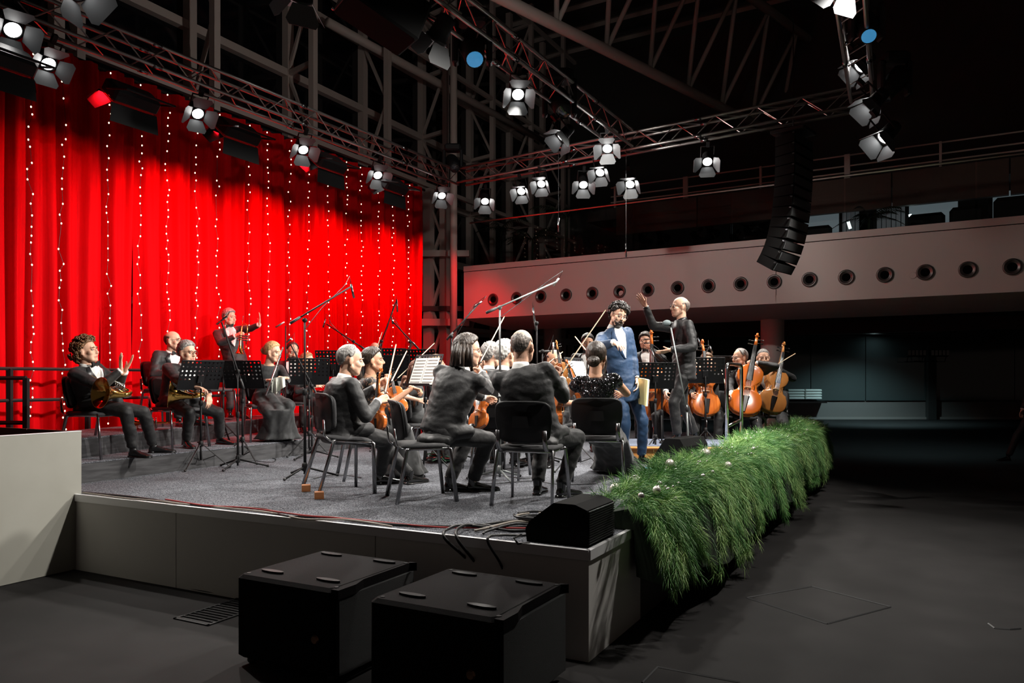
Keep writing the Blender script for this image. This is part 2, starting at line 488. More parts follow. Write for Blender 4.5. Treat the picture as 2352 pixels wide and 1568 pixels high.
# floor hatches outlined in the carpet
def hatch(px, label):
    c = [onz(x, y, 0.0) for x, y in px]
    mb = MB()
    for i in range(len(c) - 1):
        a, b = c[i], c[i + 1]
        mb.tube([a + V((0, 0, .002)), b + V((0, 0, .002))], 0.006, 4)
    o = mb.build('floor_hatch_frame', mat('hatch rim', (0.035, 0.035, 0.037), 0.6), floor)
hatch([(1715, 1373), (1900, 1433), (2046, 1394), (1865, 1347), (1715, 1373)], '')
hatch([(1475, 1568), (1510, 1532), (1700, 1568)], '')
hatch([(2270, 1432), (2285, 1443), (2320, 1446), (2345, 1444)], '')
# steel floor grate beside the subwoofers
gr = thing('floor_grate', 'dark steel grate set in the floor beside the subwoofers', 'grate', onz(520, 1402, 0.0), URZ)
mb = MB()
for x in (-.16, .16): mb.box((x, 0, .004), (.02, .62, .008))
for y in (-.3, .3): mb.box((0, y, .004), (.34, .02, .008))
mb.build('grate_frame', m_blackmet, gr)
for k in range(14):
    mb = MB(); mb.box((0, -.28 + k * .043, .004), (.30, .012, .007)); mb.build('bar', m_blackmet, gr)

# ---- balcony
BL = V((-1.166, 18.9, 0)); BB = V((0.8534, -0.5212, 0)); BN = V((0.5212, 0.8534, 0))
BRZ = math.atan2(BB.y, BB.x)
def bp(s, k, z): return BL + BB * s + BN * k + V((0, 0, z))
def bslab(mb, s0, s1, k0, k1, z0, z1, mi=None):
    c = [bp(s0, k0, 0), bp(s1, k0, 0), bp(s1, k1, 0), bp(s0, k1, 0)]
    vs = [p + V((0, 0, z0)) for p in c] + [p + V((0, 0, z1)) for p in c]
    mb.add(vs, [(3, 2, 1, 0), (4, 5, 6, 7), (0, 1, 5, 4), (1, 2, 6, 5), (2, 3, 7, 6), (3, 0, 4, 7)], mi)
wr = empty_struct('wall_right', 'long white balcony front with a row of round air nozzles')
SEAMS = [0.0, 7.32, 13.2, 19.0]
for i in range(3):
    mb = MB(); bslab(mb, SEAMS[i] + .006, SEAMS[i + 1] - .006, 0, 0.25, 3.10, 4.22); mb.build('balcony_panel', m_wall, wr)
    mb = MB(); bslab(mb, SEAMS[i] + .006, SEAMS[i + 1] - .006, -0.015, 0.3, 4.235, 4.36); mb.build('coping', m_wall, wr)
mb = MB(); bslab(mb, 0, 19, 0.03, 0.24, 3.1, 4.3); mb.build('balcony_core', m_blackmet, wr)
# soffit rising inward
prof = [(0.0, 3.10), (0.6, 3.03), (1.4, 2.97), (2.2, 2.94), (2.35, 3.02), (2.4, 4.2), (0.2, 4.2)]
mb = MB()
rings = [[bp(s, k, z) for k, z in prof] for s in (0.01, 19)]
mb.loft(rings); mb.build('soffit', m_soffit, wr)
mb = MB(); bslab(mb, 0, 19, 2.3, 14, 4.1, 4.28); mb.build('balcony_floor', m_dark, wr)
# nozzles
nz = MB()
nz.lathe([(0.075, 0.004), (0.14, 0.004), (0.142, 0.022), (0.125, 0.036), (0.108, 0.030), (0.088, 0.012), (0.076, 0.008)], None, 24, mi=0, caps=False)
nz.lathe([(0.0005, 0.007), (0.08, 0.007)], None, 24, mi=1, caps=False)  # flat black disc, the shade inside the throat put into its colour
nzm = nz.mesh('nozzle', [mat('nozzle ring metal', (0.16, 0.14, 0.135), 0.35, 0.7), mat('nozzle throat shade', (.002, .002, .002), .9, spec=.05)], True)
pxs = [1133, 2325]
def bs_of(px):
    k = (px - CX) / F
    return (k * BL.y - BL.x) / (BB.x - k * BB.y)
s0, s1 = bs_of(1133), bs_of(2325)
for i in range(18):
    s = s0 + (s1 - s0) * i / 16
    obj('air_nozzle', nzm, wr, zmtx(bp(s, 0, 3.52), -BN, (0, 0, 1)))
for px, py in ((1427, 706), (2097, 624)):
    s = bs_of(px); mb = MB(); mb.lathe([(.0005, .01), (.055, .01), (.06, 0)], zmtx(bp(s, -.003, 3.48), -BN), 16); mb.build('cover_cap', m_wall, wr)
# handrail and glass
mb = MB(); mb.tube([bp(0.1, .12, 5.42), bp(19, .12, 5.42)], 0.022, 8); mb.build('handrail', m_rail, wr)
def glass_mat():
    m = bpy.data.materials.new('balustrade glass'); m.use_nodes = True
    N, L = m.node_tree.nodes, m.node_tree.links; N.remove(N['Principled BSDF'])
    t = N.new('ShaderNodeBsdfTransparent'); t.inputs[0].default_value = (.86, .88, .88, 1)
    g = N.new('ShaderNodeBsdfGlossy'); g.inputs['Roughness'].default_value = 0.02
    fr = N.new('ShaderNodeFresnel'); fr.inputs[0].default_value = 1.3
    mx = N.new('ShaderNodeMixShader')
    L.new(fr.outputs[0], mx.inputs[0]); L.new(t.outputs[0], mx.inputs[1]); L.new(g.outputs[0], mx.inputs[2])
    L.new(mx.outputs[0], N['Material Output'].inputs[0])
    return m
m_glass = glass_mat()
for i in range(9):
    mb = MB(); bslab(mb, .15 + i * 2.1, .15 + i * 2.1 + 2.07, .115, .125, 4.36, 5.40); mb.build('glass_pane', m_glass, wr)
# upper gallery behind the balcony
wu = empty_struct('wall_upper', 'dark brown upper gallery parapet with rails')
for i in range(8):
    mb = MB(); bslab(mb, 2.4 + i * 2.2, 2.4 + i * 2.2 + 2.17, 3.6, 3.75, 5.45, 6.2); mb.build('parapet_panel', m_brownpanel, wu)
for z in (6.35, 6.5, 6.74):
    mb = MB(); mb.tube([bp(2.2, 3.7, z), bp(20, 3.7, z)], 0.018, 6); mb.build('gallery_rail', m_steel, wu)
for i in range(10):
    mb = MB(); s = 2.3 + i * 1.9; bslab(mb, s, s + (.12 if i % 2 else .05), 3.66, 3.72, 6.2, 6.76); mb.build('gallery_post', m_steel, wu)
mb = MB(); bslab(mb, 1.5, 20, 3.7, 14, 5.9, 6.2); mb.build('gallery_slab', m_dark, wu)
mb = MB(); bslab(mb, -2, 24, 9.5, 9.7, 3.0, 13); mb.build('gallery_back', m_dark, wu)
# lit room windows at the back of the balcony
def winrange(px0, px1, k):
    def sk(px):
        q = (px - CX) / F; o = BL + BN * k
        return (q * o.y - o.x) / (BB.x - q * BB.y)
    return sk(px0), sk(px1)
for i, (a, b, kind) in enumerate([(1828, 1928, 0), (1936, 1975, 1), (2015, 2082, 1), (2088, 2200, 0), (2280, 2400, 0)]):
    w0, w1 = winrange(a, b, 4.7)
    wn = empty_struct('window_%d' % (i + 1), 'lit window behind the balcony seating')
    mb = MB()
    if kind == 0:
        bslab(mb, w0, w1, 4.7, 4.73, 4.3, 5.75); mb.build('pane', m_litwin, wn)
    else:
        n = max(4, int((w1 - w0) / .09))
        for j in range(n):
            bslab(mb, w0 + (w1 - w0) * j / n, w0 + (w1 - w0) * (j + .8) / n, 4.62 + .05 * (j % 2), 4.72, 4.3, 5.75)
        mb.build('window_curtain', m_blind, wn)
    mb = MB(); bslab(mb, w0 - .08, w0, 4.65, 4.8, 4.3, 5.8); bslab(mb, w0 - .08, w1 + .08, 4.65, 4.8, 5.75, 5.85); mb.build('window_frame', m_blackmet, wn)
for px, py, dx in ((2090, 500, 4), (1948, 517, 5)):
    a = at(px, py - 8, 17.6); b = at(px + dx, py + 8, 17.6)
    mb = MB(); mb.tube([a, b], .035, 6); o = mb.build('fluorescent_tube', m_tube)
    tag(o, 'small bright lamp behind the balcony, ' + ('beside the dark armchairs' if px > 2000 else 'left of the potted plant'), 'lamp')
# columns
for i, (px, w, top) in enumerate(((1269, 40, 748), (1774, 52, 713))):
    d = F * 1.5 / (YH - top)
    p = at(px, 900, d); rr = w / F * d / 2
    mb = MB(); mb.lathe([(rr, 0), (rr, 3.3)], M.Translation((p.x, p.y, 0)), 28)
    struct(mb.build('column_%d' % (i + 1), m_soffit, None, True), 'round pale column under the balcony, ' + ('slimmer one behind the violins' if i == 0 else 'nearer one behind the cellists'))
# under-balcony ceiling, glass wall
BD = 32.0
mb = MB(); bslab(mb, 0, 30, 2.4, 40, 3.45, 3.6)
ceil2 = struct(mb.build('ceiling_balcony', m_dark), 'dark slatted ceiling below the balcony')
for k in range(9):
    mb = MB(); d = 19.5 + k * 1.45; mb.box((12.5, d, 3.40), (34, 0.10, 0.12)); mb.build('slat', m_dark, ceil2)
wf = empty_struct('wall_far', 'dark glazed wall at the back under the balcony')
mb = MB(); mb.box((12, BD + .3, .37), (36, .5, .74)); mb.build('plinth', mat('far plinth', (0.22, 0.19, 0.18), .6), wf)
mb = MB(); mb.box((12, BD + 1.2, 2), (36, .2, 4)); mb.build('wall_backing', m_dark, wf)
mb = MB(); mb.box((12, BD, .05), (36, .06, .1)); mb.build('baseboard', mat('far baseboard', (0.35, 0.3, 0.28), .5), wf)
edges = [1290, 1460, 1600, 1745, 1862, 1988, 2127, 2146, 2330, 2480]
for a, b in zip(edges[:-1], edges[1:]):
    xa = (a - CX) / F * BD; xb = (b - CX) / F * BD
    if b - a < 30:
        mb = MB(); mb.box(((xa + xb) / 2, BD, 1.8), (xb - xa, .35, 3.6)); mb.build('pillar', m_dark, wf); continue
    mb = MB(); mb.box(((xa + xb) / 2, BD, 2.12), (xb - xa - .03, .03, 2.70)); mb.build('pane', m_glassdark, wf)
mb = MB(); mb.box((12, BD - .02, 3.50), (36, .08, .10)); mb.build('head_rail', m_steel, wf)
# downlights
for i, (px, py, z, dd) in enumerate([(1295, 772, 3.43, None), (1500, 735, 3.43, None), (1627, 757, 3.43, None), (2096, 695, 3.43, None), (2112, 729, 3.43, None), (2014, 761, 3.43, None), (2020, 768, 3.43, None)]):
    d = F * (z - H) / (YH - py)
    p = at(px, py, d); rr = min(.16, 9.5 / F * d)
    dl = thing('downlight', 'cool downlight under the balcony, ' + ('beside the slim column', 'behind the conductor\'s raised arm', 'right of the conductor\'s shoulder', 'front one on the ceiling track', 'rear one on the ceiling track', 'upper of the pair above the bright glass', 'lower of the pair above the bright glass')[i], 'light', (p.x, p.y, z), 0, 'downlights under the balcony')
    mb = MB(); mb.lathe([(.0005, -.01), (rr, -.01), (rr, 0)], None, 16); mb.build('lens', m_down, dl)
    mb = MB(); mb.lathe([(rr, -.03), (rr + .03, -.03), (rr + .03, .01), (rr, .01)], None, 16, caps=False); mb.build('housing', m_blackmet, dl)
    if i in (3, 5): spot((p.x, p.y, z - .05), (p.x, p.y + .6, 0), 420 if i == 5 else 90, 125, (0.6, 0.95, 1.0), 0.8)
    elif i in (0, 1, 2): spot((p.x, p.y, z - .05), (p.x, p.y + .3, 0), 60, 120, (0.7, 0.95, 1.0), 0.8)
tr = thing('light_track', 'dark ceiling track carrying two downlights under the balcony', 'track', (0, 0, 0))
mb = MB(); mb.tube([at(2092, 690, 18.3), at(2120, 752, 26)], .09, 4); mb.build('track_rail', m_blackmet, tr)
for px in (2103, 2156):
    fl = thing('flood_lamp', 'unlit black flood lamp on the far glass wall, ' + ('left' if px < 2120 else 'right') + ' side of the pillar', 'lamp', at(px, 818, BD - .5), 0, 'flood lamps on the pillar')
    mb = MB(); mb.bbox((0, 0, .12), (.74, .2, .28), None, .03); mb.build('housing', m_blackmet, fl)
    mb = MB()
    for j in range(5): mb.box((-.3 + j * .15, -.11, .14), (.11, .02, .2))
    mb.build('louvre', m_darkchrome, fl)
    mb = MB(); mb.tube([(-.3, 0, .0), (-.3, .1, -.22), (.3, .1, -.22), (.3, 0, 0)], .02, 6); mb.tube([(0, .1, -.2), (.45 if px < 2120 else -.45, .3, -.2)], .025, 6); mb.build('bracket', m_blackmet, fl)
# stacked brochures on the far sill
k = 0
for r in range(4):
    for q in range(2):
        o = MB(); c = at(1826 + q * 40, 914 - r * 6.0, BD - .25)
        o.bbox(c + V((0, 0, 0)), (.66, .3, .085), None, .02)
        o = o.build('brochure_stack', m_paper)
        tag(o, '%s bundle of white brochures in the %s stack on the far window ledge' % (('bottom', 'second', 'third', 'top')[r], ('left', 'right')[q]), 'brochures', 'brochure bundles on the ledge')
# far ledge carrying the brochures
mb = MB(); mb.box((at(1846, 917, BD - .25).x, BD - .25, .71), (1.7, .5, .06)); mb.build('window_ledge', m_darkchrome, wf)

# ---- steel space frame facade behind the curtain
wb = empty_struct('wall_back', 'tall steel space frame with dark night glazing')
FA = V((-7.46, 11.43, 0)); FB = V((-6.66, 11.01, 0))
def member(a, b, w, name='post', m=m_steel, n=4):
    a, b = V(a), V(b)
    d = b - a; mb = MB()
    if n == 4:
        q = zmtx(a, d, U if abs(d.normalized().z) > .5 else (0, 0, 1))
        mb.box((0, 0, d.length / 2), (w, w, d.length)); mb.v = [tuple(q @ V(p)) for p in mb.v]
    else: mb.tube([a, b], w / 2, n)
    return mb.build(name, m, wb, n > 4)
ZR = [0.4, 3.0, 4.9, 6.5, 8.1, 9.7, 11.3, 12.9]
for k in range(-1, 9):
    t = .83 + 2.5 * k; t2 = .6 + 2.5 * k
    if k <= 5 or True:
        member(FA + U * t, FA + U * t + V((0, 0, 13.5)), .17)
    member(FB + U * t2, FB + U * t2 + V((0, 0, 13.5)), .13)
    for i, z in enumerate(ZR):
        a = FA + U * t + V((0, 0, z))
        member(a, a + U * 2.5, .15 if z != 4.9 else .2, 'rail')
        b = FB + U * t2 + V((0, 0, z))
        if i % 2 == 1: member(b, b + U * 2.5, .10, 'rail')
        if k % 2 == 0 or k > 3: member(a, FB + U * t2 + V((0, 0, z)), .09, 'rail')
        if i < len(ZR) - 1:
            z2 = ZR[i + 1]
            if (k + i) % 2 == 0: member(FA + U * t + V((0, 0, z)), FB + U * t2 + V((0, 0, z2)), .06, 'brace')
            else: member(FB + U * t2 + V((0, 0, z)), FA + U * t + V((0, 0, z2)), .06, 'brace')
        if i < len(ZR) - 1:
            mb = MB(); o = W * .08
            mb.quad(a + o, a + o + U * 2.48, a + o + U * 2.48 + V((0, 0, ZR[i + 1] - z)), a + o + V((0, 0, ZR[i + 1] - z)))
            mb.build('pane', m_night, wb)
# ladder frame and round column right of the curtain
p0 = at(968, 900, 19.2); p0.z = 0
for px in (985, 1022):
    p = at(px, 900, 19.6); p.z = 0
    member(p, p + V((0, 0, 6.4)), .20)
pr = at(1042, 900, 18.4); pr.z = 0
member(pr, pr + V((0, 0, 13)), .17, 'post', m_steel, 12)
for z0, z1 in ((0.6, 1.9), (1.9, 3.15), (3.15, 4.4), (4.4, 5.6)):
    a = at(985, 900, 19.6); b = at(1022, 900, 19.6)
    member(V((a.x, a.y, z0)), V((b.x, b.y, z1)), .07, 'brace'); member(V((b.x, b.y, z0 + .6)), V((a.x, a.y, z1 + .5)), .05, 'brace')
for z in (3.05, 4.75):
    a = at(955, 900, 19.4); b = at(1078, 900, 19.4)
    member(V((a.x, a.y, z)), V((b.x, b.y, z)), .17 if z < 4 else .15, 'rail')
# long bracing tube in front of the facade
member(at(752, 50, 17), at(1250, 325, 25), .2, 'rail', m_steel, 10)

# ---- roof
mb = MB(); mb.quad((-30, -4, 14), (-30, 45, 14), (40, 45, 14), (40, -4, 14))
ceil = struct(mb.build('ceiling', m_dark), 'dark ribbed roof of the hall')
for k in range(16):
    mb = MB(); a = bp(-4 + 0, -12 + k * 1.5, 13.85); b = bp(24, -12 + k * 1.5, 13.85); mb.tube([a, b], .1, 4); mb.build('roof_rib', m_steel, ceil)
rt = empty_struct('ceiling_truss', 'large steel roof truss high above the balcony')
dr = V((sin(R(44)), cos(R(44)), 0))
A0 = at(1160, 0, 16.0); A1 = A0 + V((0.6, -1.0, 2.6))
def rm(a, b, r):
    mb = MB(); mb.tube([a, b], r, 8); mb.build('truss_member', m_steel, rt, True)
rm(A0 - dr * 3, A0 + dr * 16, .13); rm(A1 - dr * 3, A1 + dr * 16, .13)
for k in range(9):
    a = A0 + dr * (k * 1.8 - 2); b = A1 + dr * (k * 1.8 - 1.1)
    rm(a, b, .06); rm(b, A0 + dr * (k * 1.8 - .2), .06)

# ---- stage
stg = thing('stage_platform', 'low stage with grey speckled carpet and pale skirting panels', 'stage', (0, 0, 0))
SL, SW = 10.3, 7.8
ts = [0.02, 1.75, 3.45, 5.15, 6.85, 8.55, SL]; ss = [0.03, 2.05, 4.05, 6.05, SW]
for i in range(6):
    for j in range(4):
        mb = MB(); t0, t1, q0, q1 = ts[i] + .003, ts[i + 1] - .003, ss[j] + .003, ss[j + 1] - .003
        c = [sp(t0, q0), sp(t1, q0), sp(t1, q1), sp(t0, q1)]
        mb.add([p + V((0, 0, ST - .012)) for p in c] + [p + V((0, 0, ST)) for p in c], [(3, 2, 1, 0), (4, 5, 6, 7), (0, 1, 5, 4), (1, 2, 6, 5), (2, 3, 7, 6), (3, 0, 4, 7)])
        me = mb.build('carpet_tile', m_carpet, stg)
mb = MB(); c = [sp(.06, .06), sp(SL, .06), sp(SL, SW), sp(.06, SW)]
mb.add([p for p in c] + [p + V((0, 0, ST - .013)) for p in c], [(3, 2, 1, 0), (4, 5, 6, 7), (0, 1, 5, 4), (1, 2, 6, 5), (2, 3, 7, 6), (3, 0, 4, 7)]); mb.build('deck_frame', m_blackmet, stg)
for a, b in ((0, 1.55), (1.55, 3.51), (3.51, 5.4), (5.4, SW)):
    mb = MB(); cc = sp(.02, (a + b) / 2, .30)
    mb.box(cc, (b - a - .008, .03, .60), RU); mb.build('skirting_panel', m_skirt, stg)
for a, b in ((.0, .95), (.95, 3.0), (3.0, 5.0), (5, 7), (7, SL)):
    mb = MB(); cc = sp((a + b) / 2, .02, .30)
    mb.box(cc, (.03, b - a - .008, .60), RU); mb.build('skirting_panel', m_skirt if b < 1 else m_dark, stg)  # panels below the garland: its shade put into the dark colour
mb = MB(); mb.box(sp(.005, SW / 2, ST - .025), (SW, .03, .06), RU); mb.build('edge_trim', m_edge, stg)
mb = MB(); mb.box(sp(SL / 2, .005, ST - .025), (.03, SL, .06), RU); mb.build('edge_trim', m_edge, stg)

# ---- risers
def plat(name, poly, z0, z1, label):
    r = thing(name, label, 'riser', (0, 0, 0))
    n = len(poly)
    mb = MB(); mb.add([V((p.x, p.y, z1 - .012)) for p in poly] + [V((p.x, p.y, z1)) for p in poly], [tuple(reversed(range(n))), tuple(range(n, 2 * n))] + [(i, (i + 1) % n, n + (i + 1) % n, n + i) for i in range(n)])
    mb.build('carpet_top', m_carpet, r)
    c = sum(poly, V()) / n
    pin = [p + (c - p).normalized() * .02 for p in poly]
    mb = MB(); mb.add([V((p.x, p.y, z0)) for p in pin] + [V((p.x, p.y, z1 - .012)) for p in pin], [tuple(reversed(range(n))), tuple(range(n, 2 * n))] + [(i, (i + 1) % n, n + (i + 1) % n, n + i) for i in range(n)])
    mb.build('valance', m_riserface, r)
    return r
RZ1, RZ2 = ST + .2, ST + .4
a = onz(188, 1062, RZ1); b = onz(658, 1013, RZ1); dd = (b - a).normalized()
plat('riser', [a - dd * .9, b + dd * 3.2, b + dd * 3.4 + W * 1.6, a - dd * .9 + W * 2.0], ST + .001, RZ1, 'lower dark carpeted riser along the back of the stage')
a2 = onz(192, 1006, RZ2); b2 = onz(568, 965, RZ2); d2 = (b2 - a2).normalized()
a3 = onz(200, 985, RZ2); b3 = onz(560, 955, RZ2); d3 = (b3 - a3).normalized()
plat('riser', [a2 - d2 * .9, b2 + d2 * 1.2, b2 + U * 4.5, b3 + U * 4.0 + W * .0, b3, a3 - d3 * .9], RZ1 + .001, RZ2, 'upper dark carpeted riser in front of the red curtain')

# ---- podium
pod = thing('conductor_podium', 'honey oak conductor podium with blue grey carpet top', 'podium', (0, 0, 0))
PZ = ST + .18
pc = onz(1580, 1004, PZ)
PM = M.Translation((2.02, 10.05, 0)) @ M.Rotation(R(-6), 4, 'Z')
def ploc(x, y, z): return PM @ V((x, y, z))
mb = MB(); mb.bbox((0, 0, ST + .085), (1.56, 1.1, .17), None, .01); mb.v = [tuple(PM @ V(p)) for p in mb.v]; mb.build('podium_base', m_podwood, pod)
mb = MB(); mb.bbox((0, 0, PZ - .018), (1.66, 1.2, .035), None, .012); mb.v = [tuple(PM @ V(p)) for p in mb.v]; mb.build('podium_lip', m_podwood, pod)
mb = MB(); mb.box((0, 0, PZ + .003), (1.58, 1.12, .008)); mb.v = [tuple(PM @ V(p)) for p in mb.v]; mb.build('podium_carpet', m_podcar, pod)
# steel safety rail on the podium
rl = thing('podium_rail', 'brushed steel safety rail standing on the podium edge', 'rail', (0, 0, 0))
P1 = onz(1662, 1012, PZ + .007); P2 = onz(1703, 998, PZ + .007)
P1 = V((2.66, 9.70, PZ + .007)); P2 = V((3.00, 10.25, PZ + .007))
hh = 1.0
mb = MB(); q = (P2 - P1).normalized() * .07
mb.tube([P1, P1 + V((0, 0, hh - .07)), P1 + V((0, 0, hh - .02)) + q * .3, P1 + V((0, 0, hh)) + q, P2 + V((0, 0, hh)) - q, P2 + V((0, 0, hh - .02)) - q * .3, P2 + V((0, 0, hh - .07)), P2], .024, 10)
mb.build('rail_hoop', m_chrome, rl, True)
mb = MB(); mb.tube([P1 + V((0, 0, .22)), P2 + V((0, 0, .28))], .02, 10); mb.build('cross_bar', m_chrome, rl, True)

# ---- curtain
def cur_t(px):
    k = (px - CX) / F
    return (k * CUR0.y - CUR0.x) / (U.x - k * U.y)
SPX = [-60, 10, 57, 128, 235, 307, 371, 437, 487, 558, 602, 652, 695, 740, 783, 817, 857, 890, 927, 967]
STT = [cur_t(p) for p in SPX]
STT = [STT[0] - 1.4, STT[0] - .7] + STT
cur = thing('stage_curtain', 'tall pleated red velvet curtain behind the orchestra', 'curtain', (0, 0, 0))
CT = 5.85
rs = random.Random(3)
for i in range(len(STT) - 1):
    t0, t1 = STT[i], STT[i + 1]
    n = max(14, int((t1 - t0) / .025)); mz = 26
    ph = rs.random() * 6; ph2 = rs.random() * 6
    vs = []; fs = []
    for iz in range(mz + 1):
        z = CT * iz / mz
        for j in range(n + 1):
            u = j / n
            edge = math.exp(-(u / .10) ** 2) + math.exp(-((1 - u) / .10) ** 2)
            d = .10 - .16 * edge
            d += .055 * sin(u * (t1 - t0) * 19 + ph + .25 * sin(z * .9 + ph2)) * (1 - edge) + .02 * sin(u * (t1 - t0) * 47 + ph2 + z * .15)
            d += .02 * sin(z * 1.3 + ph + u * 3)
            sh = .012 * sin(z * .8 + ph2)
            p = CUR0 + U * (t0 + (t1 - t0) * u + sh * sin(pi * u)) - W * d
            vs.append((p.x, p.y, z + .01))
    for iz in range(mz):
        for j in range(n):
            a = iz * (n + 1) + j
            fs.append((a, a + 1, a + n + 2, a + n + 1))
    mb = MB(); mb.add(vs, fs); mb.build('curtain_panel', m_curtain, cur, True)
mb = MB(); mb.tube([CUR0 + U * (STT[0]) + V((0, 0, CT + .03)), CUR0 + U * 8 + V((0, 0, CT + .03))], .03, 8); mb.build('curtain_track', m_blackmet, cur)
bl = MB(); bl.ell((0, 0, 0), (.0105, .0105, .013), None, 6, 4)
ordn = ['first', 'second', 'third', 'fourth', 'fifth', 'sixth', 'seventh', 'eighth', 'ninth', 'tenth', 'eleventh', 'twelfth', 'thirteenth', 'fourteenth', 'fifteenth', 'sixteenth', 'seventeenth']
for i, px in enumerate(SPX[2:19]):
    t = cur_t(px)
    st = thing('light_string', 'string of warm fairy lights hanging down the red curtain, %s from the left' % ordn[i], 'string lights', CUR0 + U * t - W * .05, 0, 'fairy light strings on the curtain')
    z = CT - .05; pts = []; mb = MB(); ph = rs.random() * 6
    while z > .9:
        x = .02 * sin(z * 1.7 + ph) + rs.uniform(-.028, .028); q = U * x - W * rs.uniform(.07, .11)
        p = V((q.x, q.y, z)); pts.append(p)
        mb.addmesh(bl.v, bl.f, None, M.Translation(p))
        z -= rs.uniform(.08, .19) * (2 if rs.random() < .08 else 1)
    wmb = MB(); wmb.tube(pts, .003, 4); wmb.build('wire', m_wire, st)
    o = mb.build('bulbs', m_bulb, st); o['kind'] = 'stuff'

# ---- rails behind the orchestra
def railing(label, pts, zt, zm, zb, posts, r=.022):
    t = thing('guard_rail', label, 'railing', (0, 0, 0))
    for z in [q for q in (zt, zm, zb) if q]:
        mb = MB(); mb.tube([V((p.x, p.y, z)) for p in pts], r, 6, up=(0, 0, 1)); mb.build('rail_bar', m_blackmet, t)
    for p in posts:
        mb = MB(); mb.box((p.x, p.y, (zt + .9) / 2), (.05, .05, zt - .9)); mb.build('post', m_blackmet, t)
g = [CUR0 + U * t - W * .55 for t in (-2.5, cur_t(140), cur_t(330), cur_t(480), cur_t(620))]
railing('black guard rail running low across the red curtain', g, 1.77, 1.40, None, [CUR0 + U * cur_t(x) - W * .55 for x in (-40, 140, 327, 557, 640)])
g2 = [at(-60, 870, 8.6), at(60, 870, 8.6)]
railing('short black rail frame above the white enclosure', g2, 1.66, None, 1.17, [g2[1] + V((0, 0, 0))], .025)
# ------------------------------------------------------------------ trusses
def truss(a, b, label, w=.27, name='lighting_truss'):
    a, b = V(a), V(b)
    d = b - a; Ln = d.length
    t = thing(name, label, 'truss', mtx=zmtx(a, d, (0, 0, 1)))     # local z along the truss, y up
    h = w / 2
    me = MB().tube([(0, 0, 0), (0, 0, Ln)], .025, 8).mesh('chord', m_alu, True)
    for x, y in ((-h, -h), (h, -h), (h, h), (-h, h)): obj('chord', me, t, M.Translation((x, y, 0)))
    bay = .33; n = int(Ln / bay)
    bm_ = MB().tube([(0, -h, 0), (0, h, bay)], .009, 5).mesh('brace', m_alu)
    bm2 = MB().tube([(0, h, 0), (0, -h, bay)], .009, 5).mesh('brace', m_alu)
    bh = MB().tube([(-h, 0, 0), (h, 0, bay)], .009, 5).mesh('brace', m_alu)
    for i in range(n):
        z = i * bay
        for x in (-h, h): obj('brace', bm_ if i % 2 else bm2, t, M.Translation((x, 0, z)))
        obj('brace', bh, t, M.Translation((0, -h if i % 2 else h, z)))
    js = None
    for k in range(1, int(Ln / 2.5) + 1):
        for x, y in ((-h, -h), (h, -h), (h, h), (-h, h)): MB().tube([(x, y, k * 2.5 - .06), (x, y, k * 2.5 + .06)], .034, 8).build('spigot', m_darkchrome, t, True)

    return t
T1A = TR0 + U * (-2.6) + V((0, 0, TZ))
truss(T1A, TCORNER, 'long aluminium lighting truss along the top of the red curtain')
truss(TCORNER + (TEND - TCORNER).normalized() * .22, TEND, 'far aluminium lighting truss in front of the balcony')
truss(T3A - (T3B - T3A).normalized() * 1.0, T3B - (T3B - T3A).normalized() * .25, 'middle aluminium truss over the orchestra, red lit')
truss((-4.5, 7.5, TZ), (3.2, 7.6, TZ), 'front aluminium truss above the image edge carrying two dark lamps')
truss(T4A - (TEND - T4A).normalized() * 1.0, TEND - (TEND - T4A).normalized() * .3, 'audience side aluminium truss at upper right')

# ------------------------------------------------------------------ stage lamps
def make_lamp(lit, doors=(35, 35, 35, 35), s=1.0, lensm=None):
    r, Lh = .10 * s, .26 * s
    o = bpy.data.objects.new('stage_lamp', None); COL.objects.link(o)
    MB().lathe([(.05 * s, -Lh), (r * .86, -Lh * .92), (r * .92, -Lh * .5), (r, -.03), (r * 1.12, -.03), (r * 1.12, 0), (r * .9, 0), (r * .86, -.012)], None, 20, caps=True).build('housing', m_blackmet, o, True)
    MB().lathe([(.0005, -.002), (r * .5, -.004), (r * .84, -.010)], None, 20, caps=False).build('lens', lensm or (m_lens if lit else m_lensoff), o, True)
    for k in range(4):
        an = doors[k]
        if an is None: continue
        L1 = .20 * s; w0, w1 = r * .95, r * 1.55
        rot = M.Rotation(k * pi / 2, 4, 'Z') @ M.Translation((0, r * 1.05, 0)) @ M.Rotation(R(-an), 4, 'X')
        mb = MB(); mb.prism([(-w0, 0), (w0, 0), (w1, L1 * .75), (w1 * .8, L1), (-w1 * .8, L1), (-w1, L1 * .75)], -.002, .002)
        # the flap stands along +Z when closed angle is zero
        q = rot @ M(((1, 0, 0, 0), (0, 0, 1, 0), (0, 1, 0, 0), (0, 0, 0, 1)))
        mb.v = [tuple(q @ V(p)) for p in mb.v]
        mb.build('barn_door', m_barn, o)
    MB().tube([(r * 1.2, 0, -.12 * s), (r * 1.2, .26 * s, -.12 * s), (-r * 1.2, .26 * s, -.12 * s), (-r * 1.2, 0, -.12 * s)], .012, 6).build('yoke', m_blackmet, o)
    MB().box((0, .31 * s, -.12 * s), (.05, .10, .05)).build('clamp', m_blackmet, o)
    return o
protos = {}
